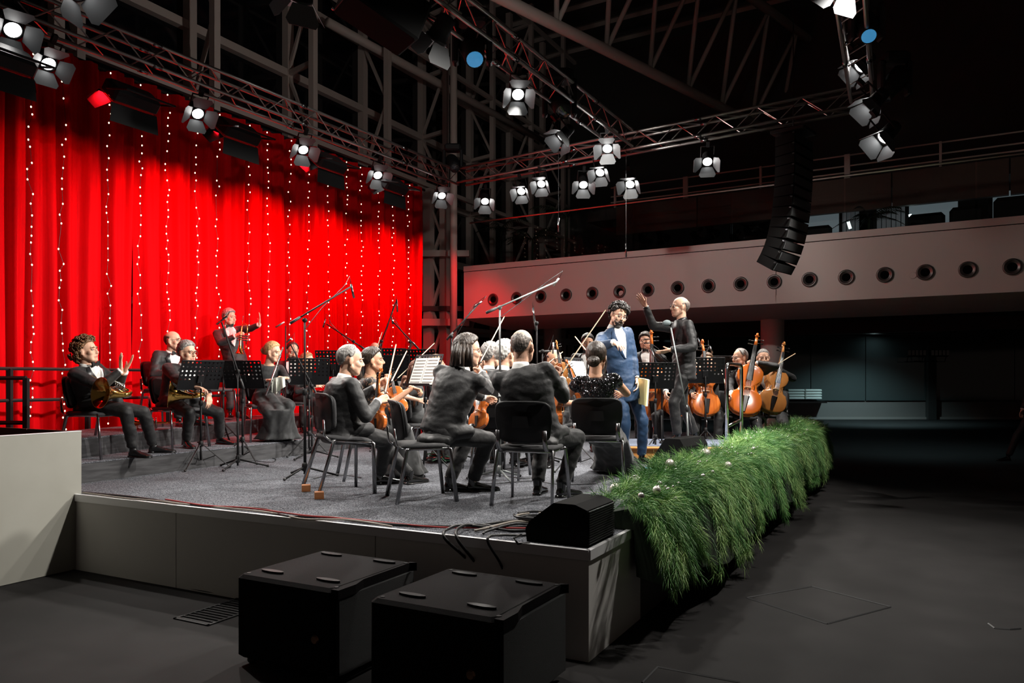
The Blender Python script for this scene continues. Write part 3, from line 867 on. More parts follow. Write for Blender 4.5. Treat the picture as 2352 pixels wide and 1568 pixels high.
def lamp(px, py, line, aim, label, lit=True, doors=(35, 35, 35, 35), s=1.0, lensm=None, d=None, group='stage lamps on the trusses', tilt=1.05):
    s = s * .85
    key = (lit, doors, s, lensm)
    if d is None:
        A, B = line
        k = (px - CX) / F
        e = (B - A)
        q = (k * A.y - A.x) / (e.x - k * e.y)
        d = A.y + e.y * q
    p = at(px, py, d)
    h_ = V((aim[0] - p.x, aim[1] - p.y, 0)); h_ = h_.normalized()
    z = (h_ + V((0, 0, -tilt))).normalized()
    x = V((0, 0, 1)).cross(z).normalized(); y = z.cross(x)
    mt = M(((x.x, y.x, z.x, p.x), (x.y, y.y, z.y, p.y), (x.z, y.z, z.z, p.z), (0, 0, 0, 1)))
    if key not in protos:
        o = make_lamp(*key); protos[key] = o
    else:
        o = dup(protos[key])
    o.matrix_world = mt
    tag(o, label, 'stage lamp', group)
    return o
L1 = (T1A, TCORNER); L2 = (TCORNER, TEND); L3 = (T3A, T3B); L4 = (T4A, TEND)
lamp(30, 70, L1, (-1.2, 4.6, 1.5), 'lit stage lamp with open barn doors, leftmost on the curtain truss', doors=(60, 48, 60, 48), s=1.15)
lamp(112, 148, L1, (0.2, 5.0, 1.2), 'lit stage lamp on the curtain truss, second from the left', doors=(60, 50, 40, 50))
lamp(455, 262, L1, (0.8, 5.0, .8), 'lit stage lamp on the curtain truss above the trumpet player', doors=(75, 50, 40, 50))
lamp(697, 345, L1, (1.4, 5.2, .8), 'lit stage lamp on the curtain truss above the flute player', doors=(70, 50, 45, 50))
lamp(868, 403, L1, (1.8, 5.6, .8), 'lit stage lamp on the curtain truss near the right curtain edge', doors=(70, 50, 45, 50))
lamp(1015, 450, L1, (2.0, 6.0, .8), 'lit stage lamp below the far corner of the trusses', doors=(70, 45, 45, 45))
lamp(1114, 463, L2, (.6, 5.6, .3), 'lit stage lamp hanging right of the truss corner', doors=(None, 50, 40, 30))
lamp(1197, 440, L2, (-1.6, 8.6, .8), 'lit stage lamp turned left, above the leftmost air nozzles', doors=(40, 30, 30, 30))
lamp(1243, 423, L2, (-1.0, 9.0, .6), 'lit stage lamp beside the hanging microphone wire', doors=(50, 30, 30, 30))
lamp(1340, 425, L2, (1.3, 5.4, .2), 'lit stage lamp on the far truss right of the hanging microphone', doors=(None, 45, 35, 40))
lamp(1378, 397, L2, (-.6, 8.4, .3), 'stage lamp turned away on the far truss, pale barn doors', lit=True, doors=(40, 35, 40, 35))
lamp(1447, 424, L2, (-.4, 6.6, .2), 'lit stage lamp left of the straight hanging cable', doors=(45, 45, 40, 35))
lamp(1625, 372, L2, (1.9, 6.0, .3), 'lit lone stage lamp on the right half of the far truss', doors=(None, 50, 40, 35))
lamp(1190, 218, L3, (.6, 5.2, .4), 'lit stage lamp on the middle truss with two pale barn doors', doors=(60, 40, 45, 40))
lamp(1395, 342, L3, (.4, 6.8, .3), 'lit stage lamp where the middle truss meets the far truss', doors=(60, 45, 40, 45))
lamp(1290, 315, L3, (-1.4, 9.8, .5), 'stage lamp on the middle truss turned to the orchestra, pale doors', doors=(40, 30, 40, 30))
lamp(1000, 92, L3, (-2.6, 9.6, .6), 'large dark stage lamp near the front of the middle truss', doors=(35, 35, 35, 35), s=1.25)
lamp(1975, 155, L4, (1.6, 9.8, 1.0), 'stage lamp on the audience side truss, uppermost of three with pale doors', doors=(30, 30, 30, 30), s=1.1)
lamp(2002, 242, L4, (1.8, 9.6, .9), 'stage lamp on the audience side truss, middle of three with pale doors', doors=(30, 30, 30, 30), d=9.6, s=1.1)
lamp(2030, 318, L4, (1.6, 8.4, .6), 'stage lamp on the audience side truss, lowest of three with pale doors', doors=(25, 25, 25, 25), d=9.1, s=1.1)
lamp(1932, -22, L4, (1.5, 9.3, 1.0), 'stage lamp cut by the top edge at upper right', doors=(30, 30, 30, 30))
lamp(690, 0, None, (-3.4, 9.8, 1.2), 'dark stage lamp cut by the top edge above the flute player', doors=(40, 40, 40, 40), s=1.25, d=7.65)
lamp(185, -20, None, (-3.0, 7.4, 1.2), 'dark stage lamp cut by the top edge at upper left', doors=(45, 45, 45, 45), s=1.3, d=7.5)

# red wash floods below the curtain truss
def cyc(px, py, label):
    A, B = L1; k = (px - CX) / F; e = B - A
    q = (k * A.y - A.x) / (e.x - k * e.y); d = A.y + e.y * q
    p = at(px, py, d)
    aim = p + W * 1.4 + V((0, 0, -1.6))
    t = thing('wash_light', label, 'flood light', mtx=zmtx(p, aim - p, U), group='red wash lights on the curtain truss')
    MB().bbox((0, 0, 0), (.30, .62, .18), None, .03).build('housing', m_blackmet, t)
    MB().box((0, 0, .092), (.24, .56, .006)).build('lens', mat('red flood lens', (.3, .0, .0), .3, emit=(1, .01, .02), estr=.04), t)
    MB().add([(-.15, -.31, .09), (-.15, .31, .09), (-.30, .33, .26), (-.30, -.33, .26)], [(0, 1, 2, 3)]).build('barn_door', m_blackmet, t)
    MB().add([(.15, -.31, .09), (.15, .31, .09), (.27, .33, .28), (.27, -.33, .28)], [(0, 1, 2, 3)]).build('barn_door', m_blackmet, t)
    for s in (-1, 1): MB().add([(-.15, .31 * s, .09), (.15, .31 * s, .09), (.1, .42 * s, .25), (-.1, .42 * s, .25)], [(0, 1, 2, 3)]).build('barn_door', m_blackmet, t)
    MB().tube([(0, .33, 0), (-.32, .33, -.18), (-.32, -.33, -.18), (0, -.33, 0)], .014, 6).build('yoke', m_blackmet, t)
cyc(5, 128, 'black wash light under the curtain truss at the left image edge')
cyc(303, 222, 'large black wash light under the curtain truss above the horn players')
cyc(548, 302, 'black wash light under the curtain truss above the trumpet player')
cyc(755, 372, 'black wash light under the curtain truss, second from its far end')
cyc(902, 424, 'small black wash light nearest the far end of the curtain truss')

# moving heads
def moving_head(px, py, d, aim, lm, label, s=1.0):
    p = at(px, py, d)
    t = thing('moving_head', label, 'moving light', p, 0, 'moving head lights')
    MB().bbox((0, 0, .30 * s), (.32 * s, .24 * s, .14 * s), None, .03).build('base', m_blackmet, t)
    for q in (-1, 1): MB().bbox((q * .17 * s, 0, .05 * s), (.06 * s, .14 * s, .44 * s), None, .02).build('yoke_arm', m_blackmet, t)
    z = V(aim) - p
    mt = zmtx((0, 0, 0), z)
    MB().lathe([(.06 * s, -.22 * s), (.12 * s, -.18 * s), (.135 * s, -.05 * s), (.11 * s, .10 * s), (.095 * s, .24 * s), (.085 * s, .24 * s)], mt, 18).build('head', m_blackmet, t, True)
    MB().lathe([(.0005, .255 * s), (.05 * s, .252 * s), (.082 * s, .243 * s)], mt, 18, caps=False).build('lens', lm, t, True)
moving_head(1085, 110, 9.0, (.05, 6.5, 2.6), m_lensblue, 'black moving head light with blue lens on the middle truss', 1.15)
moving_head(1285, 235, 11.0, (1.3, 7.6, 2.2), m_lensoff, 'black moving head light with unlit lens on the middle truss', 1.2)
moving_head(1990, 62, 8.8, (3.3, 6.3, 2.8), m_lensblue, 'black moving head light with blue lens at upper right', .95)
moving_head(1040, 375, 15.5, (.4, 10, 1.5), m_lensoff, 'small dark moving head standing on the truss corner', 1.0)
moving_head(2055, 190, 9.9, (2.4, 9.5, 2.2), m_lensoff, 'dark moving head behind the pale barn doors at upper right', 1.0)

# hanging speaker cabinets
t = thing('hanging_speaker', 'large black speaker cabinet cut by the top edge', 'speaker', mtx=M.Translation(at(880, 20, 7.2)) @ M.Rotation(R(-58), 4, 'Z') @ M.Rotation(R(-22), 4, 'X'))
MB().bbox((0, 0, 0), (.46, .70, .40), None, .02).build('cabinet', mat('matt black paint', (.004, .004, .004), .9, spec=.1), t)
MB().box((0, -.352, 0), (.42, .012, .36)).build('grille', m_grille, t)
for x in (-.2, .2):
    for z in (-.17, .17): MB().lathe([(.0005, 0), (.016, 0), (.016, .02)], M.Translation((x, -.36, z)) @ M.Rotation(pi / 2, 4, 'X'), 10).build('fixing', m_chrome, t)
la = thing('line_array', 'curved black line array speaker hanging in front of the balcony', 'speaker', (0, 0, 0))
dA = 11.6
prevp = at(1822, 318, dA); ang = 0
RF = V((.75, -.66, 0)).normalized()        # the way the array faces
RS = V((-RF.y, RF.x, 0))
tilt = [0, 0, 1, 2, 3, 4, 6, 8, 11, 14, 19, 25, 30]
p = prevp.copy()
for k in range(13):
    a = R(tilt[k])
    dn = V((0, 0, -1)) * cos(a) - RF * sin(a)
    fw = RF * cos(a) - V((0, 0, 1)) * sin(a)
    c = p + dn * .075
    mt = M(((fw.x, RS.x, -dn.x, c.x), (fw.y, RS.y, -dn.y, c.y), (fw.z, RS.z, -dn.z, c.z), (0, 0, 0, 1)))
    mb = MB(); mb.prism([(.16, -.36), (.16, .36), (-.17, .25), (-.17, -.25)], -.068, .068, mt); cb = mb.build('array_box', mat('matt black paint', (.004, .004, .004), .9, spec=.1), la)
    mb = MB(); mb.box((0, 0, 0), (.01, .66, .11)); mb.v = [tuple(mt @ (V(q) + V((.166, 0, 0)))) for q in mb.v]; mb.build('grille', m_grille, cb)
    mb = MB(); mb.box((0, 0, 0), (.03, .02, .02)); mb.v = [tuple(mt @ (V(q) + V((.15, -.37, .05)))) for q in mb.v]; mb.build('rigging_pin', m_chrome, cb)
    p = p + dn * .150
MB().bbox(prevp + V((0, 0, .08)), (.5, .5, .06), ROTZ(math.atan2(RF.y, RF.x)), .01).build('fly_bar', m_blackmet, la)
tp = TCORNER + (TEND - TCORNER) * .83
MB().tube([prevp + V((0, 0, .1)), V((prevp.x, prevp.y, TZ + 6))], .008, 5).build('chain', m_blackmet, la)

# hanging microphones
for px, py0, py1, dd, lab in ((1283, 360, 532, 12.6, 'small hanging microphone on a thin wire left of centre'), (1438, 350, 590, 12.9, 'slim hanging microphone on a long straight cable before the balcony')):
    t = thing('hanging_microphone', lab, 'microphone', (0, 0, 0))
    a = at(px, py0, dd); b = at(px, py1, dd); m_ = b + V((0, 0, .22))
    MB().tube([V((a.x, a.y, TZ + .1)), m_], .004, 5).build('wire', m_cable, t)
    MB().tube([m_, b], .014, 8).build('capsule', m_darkchrome, t, True)

# ------------------------------------------------------------------ white enclosure at left
en = thing('white_enclosure', 'tall white panel enclosure beside the stage at left', 'enclosure', (0, 0, 0))
B0 = onz(187, 1305, 0.0); EZ = 1.195
def wpanel(a, b, name='panel', th=.025, m=m_white):
    d = (b - a); n = V((-d.y, d.x, 0)).normalized() * th
    mb = MB(); c = [a, b, b + n, a + n]
    mb.add([V((q.x, q.y, .005)) for q in c] + [V((q.x, q.y, EZ)) for q in c], [(3, 2, 1, 0), (4, 5, 6, 7), (0, 1, 5, 4), (1, 2, 6, 5), (2, 3, 7, 6), (3, 0, 4, 7)])
    return mb.build(name, m, en)
wpanel(B0 - U * 2.6, B0)
wpanel(B0 + W * .03, B0 + W * .75, m=m_darkwood)
wpanel(B0 + W * .76, B0 + W * 2.2, m=m_darkwood)
mb = MB(); mb.box(B0 - U * 1.3 + W * .012 + V((0, 0, EZ + .002)), (.03, 2.6, .006), RU); mb.build('edge_band', m_edge, en)

# ------------------------------------------------------------------ subwoofers, wedges
def subwoofer(c, label):
    # c: near-left, far-left, far-right, near-right corners of the top
    ctr = sum(c, V()) / 4
    wx = ((c[3] - c[0]).length + (c[2] - c[1]).length) / 2; wy = ((c[1] - c[0]).length + (c[2] - c[3]).length) / 2
    ax = ((c[3] - c[0]) + (c[2] - c[1])).normalized()
    an = math.atan2(ax.y, ax.x)
    t = thing('subwoofer', label, 'subwoofer', (ctr.x, ctr.y, 0), an, 'subwoofers on the floor')
    h = c[0].z
    # the right (front) face is notched near the top
    x1 = wx / 2
    pts = [(-wy / 2, x1), (-wy / 2 + .16, x1), (-wy / 2 + .24, x1 - .035), (wy / 2 - .02, x1 - .035), (wy / 2, x1), (wy / 2, -x1), (-wy / 2, -x1)]
    MB().bbox((-.02, 0, h / 2 + .02), (wx - .04, wy, h - .04), None, .02).build('cabinet', m_subtop, t)
    MB().prism([(x1 - .05, -wy / 2 + .005), (x1, -wy / 2 + .005), (x1, -wy / 2 + .15), (x1 - .035, -wy / 2 + .26), (x1 - .035, wy / 2 - .03), (x1, wy / 2 - .005), (x1 - .05, wy / 2 - .005)], h - .05, h - .001).build('front_lip', m_subtop, t)
    MB().box((x1 - .02, 0, h / 2), (.02, wy - .05, h - .1)).build('grille', m_grille, t)
    for x, y in ((-.22, .27), (.20, .27), (-.22, -.24), (.20, -.24)):
        o = MB(); o.prism([(x + .085 * cos(a) * (1) + (.0), y + .022 * sin(a)) for a in [i * pi / 8 for i in range(16)]], h, h + .012); o.build('skid', m_blackplas, t)
    for x in (-1, 1):
        for y in (-1, 1):
            MB().lathe([(.0005, .004), (.012, .004), (.014, 0)], M.Translation((x * (wx / 2 - .05), y * (wy / 2 - .05), h - .001)), 10).build('screw', m_blackmet, t)
    for x in (-.3, .3):
        MB().ell((x, -wy / 2 + .05, .03), (.03, .03, .03)).build('foot', m_rubber, t)
        MB().ell((x, wy / 2 - .05, .03), (.03, .03, .03)).build('foot', m_rubber, t)
    MB().lathe([(.0005, .008), (.02, .01), (.026, 0)], M.Translation((.22, -wy / 2, h * .45)) @ M.Rotation(pi / 2, 4, 'X'), 12).build('cap_screw', mat('brass screw', (.35, .2, .12), .35, .8), t)
HT = .52
subwoofer([onz(543, 1318, HT), onz(741, 1262, HT), onz(960, 1291, HT), onz(774, 1356, HT)], 'black subwoofer with reddish sheen on top, the left one on the floor')
subwoofer([onz(847, 1372, HT), onz(1031, 1303, HT), onz(1309, 1340, HT), onz(1153, 1425, HT)], 'black subwoofer nearest the camera, right one on the floor')

def wedge(mtx, w, dpt, h, label, lines=18):
    t = thing('monitor_wedge', label, 'monitor speaker', mtx=mtx)
    # profile in y (depth) z ; sloped front faces +y
    pr = [(-dpt / 2, 0), (dpt / 2, 0), (dpt / 2 + .0, .05), (.02, h), (-dpt / 2 + .05, h), (-dpt / 2, h * .75)]
    mb = MB(); rings = [[V((x, y, z)) for y, z in pr] for x in (-w / 2, w / 2)]
    mb.loft(rings); mb.build('cabinet', mat('matt black paint', (.004, .004, .004), .9, spec=.1), t)
    a = V((0, dpt / 2, .06)); b = V((0, .03, h - .01)); e = (b - a); nn = V((0, e.z, -e.y)).normalized()
    for k in range(lines):
        c = a + e * ((k + .5) / lines) + nn * .006
        mb = MB(); mb.box((0, 0, 0), (w - .06, .012, e.length / lines * .55), M.Rotation(math.atan2(-e.y, e.z), 3, 'X')); mb.v = [tuple(V(p) + c) for p in mb.v]; mb.build('grille_bar', m_blackmet, t)
    for x in (-w / 2, w / 2): MB().bbox((x, -.02, h * .42), (.012, dpt * .45, .07), None, .005).build('handle', m_blackmet, t)
    return t
# wedge at the near stage corner, back towards the camera
wc = sp(.29, .24, ST)
t = thing('monitor_wedge', 'black monitor wedge on the near stage corner beside the garland', 'monitor speaker', mtx=M.Translation(wc) @ M.Rotation(URZ, 4, 'Z'))
h_ = .25
pr = [(.20, 0), (.20, .22), (.12, h_), (-.02, h_), (-.18, .13), (-.21, .08), (-.20, 0)]
mb = MB(); mb.loft([[V((x, y, z)) for x, z in pr] for y in (-.22, .22)]); mb.build('cabinet', mat('matt black paint', (.004, .004, .004), .9, spec=.1), t)
for k in range(14):
    MB().box((.206, 0, .02 + k * .0145), (.012, .42, .008)).build('grille_bar', m_blackmet, t)
MB().tube([(-.21, -.266, .05), (-.25, -.30, .03), (-.22, -.30, -.0), (-.15, -.28, .005)], .008, 6).build('plug_lead', m_cable, t)
wedge(M.Translation((1.93, 9.05, ST)) @ M.Rotation(R(52), 4, 'Z'), .62, .42, .33, 'black monitor wedge in front of the conductor podium')
# small speaker sunk into the garland
wedge(M.Translation(sp(3.05, .16, ST + .02)) @ M.Rotation(URZ + R(90), 4, 'Z'), .42, .34, .26, 'small black speaker sunk in the garland')
wedge(M.Translation((3.25, 11.35, ST)) @ M.Rotation(R(20), 4, 'Z'), .60, .45, .26, 'low black wedge between the podium rail and the cellists')

# ------------------------------------------------------------------ chairs
def make_chair():
    o = bpy.data.objects.new('orchestra_chair', None); COL.objects.link(o)
    mb = MB(); rings = []
    for z, k in ((.435, .03), (.442, .0), (.462, .0), (.474, .015), (.478, .05)):
        a, b = .235 - k, .215 - k
        ring = []
        for i in range(24):
            an = 2 * pi * i / 24
            c, s_ = cos(an), sin(an)
            ring.append(V((a * math.copysign(abs(c) ** .4, c), b * math.copysign(abs(s_) ** .4, s_) + .0, z + .012 * (s_ > .6) * -1)))
        rings.append(ring)
    mb.loft(rings); mb.build('seat', m_seatfab, o, True)
    # backrest: rounded plate, curved, leaning back
    def backplate(off, th, w, h, z0, name, m):
        mb = MB(); n = 28; rr = []
        for q, ins in ((-th / 2, .012), (-th / 2 + .006, 0), (th / 2 - .006, 0), (th / 2, .012)):
            ring = []
            for i in range(n):
                an = 2 * pi * i / n; c, s_ = cos(an), sin(an)
                x = (w - ins) * math.copysign(abs(c) ** .38, c); zz = (h - ins) * math.copysign(abs(s_) ** .38, s_)
                taper = 1 - .06 * (zz < 0)
                y = off + q - .05 * (x / w) ** 2 * -1 - (zz + h) * .16
                ring.append(V((x * taper, y, z0 + zz)))
            rr.append(ring)
        mb.loft(rr); return mb.build(name, m, o, True)
    b = backplate(-.215, .022, .235, .165, .665, 'back_shell', m_blackplas)
    MB().add([(-.07, -.262, .62), (.07, -.262, .62), (.06, -.275, .71), (-.06, -.275, .71)], [(0, 1, 2, 3)]).build('moulded_panel', m_blackmet, b)
    backplate(-.190, .030, .215, .150, .668, 'back_cushion', m_seatfab)
    for s_ in (-1, 1):
        MB().tube([(s_ * .19, -.10, .435), (s_ * .195, -.20, .44), (s_ * .195, -.238, .47), (s_ * .19, -.255, .60)], .014, 8, flat=(1.4, .6)).build('back_bracket', m_darkchrome, o, True)
        MB().tube([(s_ * .215, .17, .44), (s_ * .232, .195, .425), (s_ * .25, .245, 0)], .0125, 8, flat=(1, 1.5)).build('leg', m_darkchrome, o, True)
        MB().tube([(s_ * .215, -.13, .44), (s_ * .232, -.16, .425), (s_ * .25, -.245, 0)], .0125, 8, flat=(1, 1.5)).build('leg', m_darkchrome, o, True)
        MB().tube([(s_ * .222, -.14, .434), (s_ * .222, .18, .434)], .0125, 8).build('seat_rail', m_chrome, o, True)
        MB().tube([(-.22, s_ * .155, .428), (.22, s_ * .155, .428)], .011, 8).build('cross_rail', m_chrome, o, True)
    return o
chair0 = None
def chair(x, y, z, th, label):
    global chair0
    mt = M.Translation((x, y, z)) @ M.Rotation(-R(th), 4, 'Z')
    if chair0 is None:
        chair0 = make_chair(); o = chair0; o.matrix_world = mt
    else: o = dup(chair0, mt)
    tag(o, label, 'chair', 'black orchestra chairs')
    return o

# ------------------------------------------------------------------ music stands
def make_stand():
    o = bpy.data.objects.new('music_stand', None); COL.objects.link(o)
    # perforated desk, local x across, y=+ is the back of the desk (away from the player)
    nx, nz, w, h = 10, 7, .50, .36
    til = R(20)
    zc = 1.02
    mb = MB()
    def pt(x, z): return V((x, z * sin(-til) * -1 * -1, zc + z * cos(til)))
    cw, chh = w / nx, h / nz
    def P(x, z): return V((x, z * sin(til), zc + z * cos(til)))
    for i in range(nx):
        for j in range(nz):
            x0, z0 = -w / 2 + i * cw, -.10 + j * chh
            hole = j >= 2 and not (j == 2 and 3 <= i <= 6)
            c = [(x0, z0), (x0 + cw, z0), (x0 + cw, z0 + chh), (x0, z0 + chh)]
            if not hole:
                mb.add([P(*q) for q in c], [(0, 1, 2, 3)])
            else:
                cx_, cz_ = x0 + cw / 2, z0 + chh / 2; r = .0112
                inn = [(cx_ + r * cos(a), cz_ + r * sin(a)) for a in [pi * (1.25 + .25 * k) for k in range(8)]]
                out = [c[0], ((c[0][0] + c[1][0]) / 2, c[0][1]), c[1], (c[1][0], (c[1][1] + c[2][1]) / 2), c[2], ((c[2][0] + c[3][0]) / 2, c[2][1]), c[3], (c[3][0], (c[3][1] + c[0][1]) / 2)]
                mb.add([P(*q) for q in out] + [P(*q) for q in inn], [(k, (k + 1) % 8, 8 + (k + 1) % 8, 8 + k) for k in range(8)])
    mb.build('desk', m_blackplas, o)
    mb = MB(); mb.box(P(0, -.10) + V((0, -.03, .0)), (w, .07, .006)); mb.box(P(0, -.10) + V((0, -.065, .012)), (w, .005, .03)); mb.build('ledge', m_blackplas, o)
    mb = MB()
    for s_ in (-1, 1): mb.tube([P(s_ * w / 2, -.1), P(s_ * w / 2, .26)], .005, 5)
    mb.tube([P(-w / 2, .26), P(w / 2, .26)], .005, 5); mb.build('rim', m_blackmet, o)
    MB().tube([(0, .03, .30), (0, .03, .78)], .0125, 10).build('lower_tube', m_blackmet, o, True)
    MB().tube([(0, .03, .75), (0, .03, 1.0), P(0, .0) + V((0, .015, 0))], .009, 8).build('upper_tube', m_blackmet, o, True)
    MB().lathe([(.013, .74), (.022, .745), (.022, .79), (.013, .80)], M.Translation((0, .03, 0)), 12).build('collar', m_blackmet, o, True)
    MB().lathe([(.013, .26), (.026, .265), (.026, .32), (.013, .33)], M.Translation((0, .03, 0)), 12).build('leg_hub', m_blackmet, o, True)
    MB().box(P(0, .03) + V((0, .015, 0)), (.07, .02, .09), M.Rotation(-til, 3, 'X')).build('desk_bracket', m_blackmet, o)
    for k in range(3):
        a = 2 * pi * k / 3 + .5
        d = V((cos(a), sin(a), 0)); c = V((0, .03, 0))
        l = MB().tube([c + d * .02 + V((0, 0, .285)), c + d * .30 + V((0, 0, .012))], .010, 8, flat=(1, .6)).build('leg', m_blackmet, o)
        MB().ell(c + d * .305 + V((0, 0, .014)), (.016, .016, .013)).build('rubber_foot', m_rubber, l)
        MB().tube([c + d * .02 + V((0, 0, .10)), c + d * .15 + V((0, 0, .15))], .006, 6).build('strut', m_blackmet, o)
    MB().tube([(0, .03, .10), (0, .03, .30)], .0125, 10).build('foot_tube', m_blackmet, o, True)
    return o
stand0 = None
def mstand(x, y, z, th, label, sz=1.0, sheet=None):
    """th = heading of the desk's back side"""
    global stand0
    mt = M.Translation((x, y, z)) @ M.Rotation(-R(th), 4, 'Z') @ M.Diagonal((1, 1, sz, 1))
    if stand0 is None: stand0 = make_stand(); o = stand0; o.matrix_world = mt
    else: o = dup(stand0, mt)
    tag(o, label, 'music stand', 'black perforated music stands')
    if sheet:
        til = R(20)
        t = bpy.data.objects.new('sheet_music', None); COL.objects.link(t)
        t.matrix_world = mt
        for s_ in (-1, 1):
            mb = MB(); q = []
            mb.box((0, 0, 0), (.215, .004, .31), M.Rotation(-til, 3, 'X'))
            c = V((s_ * .112, -.012 + .07 * sin(til), 1.02 + .065))
            mb.v = [tuple(V(p) + c) for p in mb.v]
            pg = mb.build('page', m_paper, t)
            ln = MB()
            for r_ in range(8):
                for k in range(3):
                    zz = .13 - r_ * .036 - k * .005
                    e = MB(); ln.box(c + V((0, zz * sin(til) - .0035, zz * cos(til))), (.18, .001, .0013), M.Rotation(-til, 3, 'X'))
            ln.build('staves', m_ink, pg)
        tag(t, sheet, 'sheet music', 'open sheet music')
    return o

# ------------------------------------------------------------------ microphone stands
def mic_stand(base, ztop, boom=None, label='', mic=None, th=0, r=.011, cable=True, m=m_blackmet, legs=True, weight=False, micm=None):
    """boom: (point a, point b) world; mic: (a,b) world"""
    base = V(base)
    t = thing('microphone_stand', label, 'mic stand', base, 0, 'microphone stands')
    top = V((0, 0, ztop - base.z))
    MB().tube([(0, 0, .03), (0, 0, top.z * .55)], r, 10).build('lower_pole', m, t, True)
    MB().tube([(0, 0, top.z * .52), top], r * .72, 10).build('upper_pole', m, t, True)
    MB().lathe([(r, 0), (r * 1.9, .01), (r * 1.9, .06), (r, .07)], M.Translation((0, 0, top.z * .52)), 10).build('clutch', m, t, True)
    if legs:
        MB().lathe([(r, .06), (r * 2.6, .07), (r * 2.2, .13), (r, .15)], None, 10).build('leg_hub', m, t, True)
        for k in range(3):
            a = th + 2 * pi * k / 3
            d = V((cos(a), sin(a), 0))
            l = MB().tube([d * .01 + V((0, 0, .10)), d * .32 + V((0, 0, .015))], .010, 8).build('leg', m, t, True)
            MB().ell(d * .325 + V((0, 0, .015)), (.016, .016, .014)).build('rubber_foot', m_rubber, l)
    if boom:
        a, b = V(boom[0]) - base, V(boom[1]) - base
        MB().tube([a, b], .0085, 8).build('boom', m, t, True)
        MB().lathe([(.0005, -.022), (.022, -.02), (.022, .02), (.0005, .022)], M.Translation(top) @ M.Rotation(pi / 2, 4, 'X'), 12).build('swivel', m, t, True)
        e = (a - b).normalized()
        MB().tube([a, a - e * .12], .014, 8).build('boom_grip', m_rubber, t, True)
    if mic:
        a, b = V(mic[0]) - base, V(mic[1]) - base
        MB().tube([a, b], .0115, 10).build('microphone', micm or m_darkchrome, t, True)
        if cable and boom:
            b0 = V(boom[1]) - base; a0 = V(boom[0]) - base
            pts = [a, a + (a - b).normalized() * .06 + V((0, 0, .03)), b0 + (a0 - b0) * .12 + V((0, 0, .05)), b0 + (a0 - b0) * .5 - V((0, 0, .04)), top - V((0, .015, .1)), V((.015, -.015, top.z * .5)), V((.02, -.02, .1))]
            MB().tube(pts, .0035, 5).build('lead', m_cable, t, True)
    return t

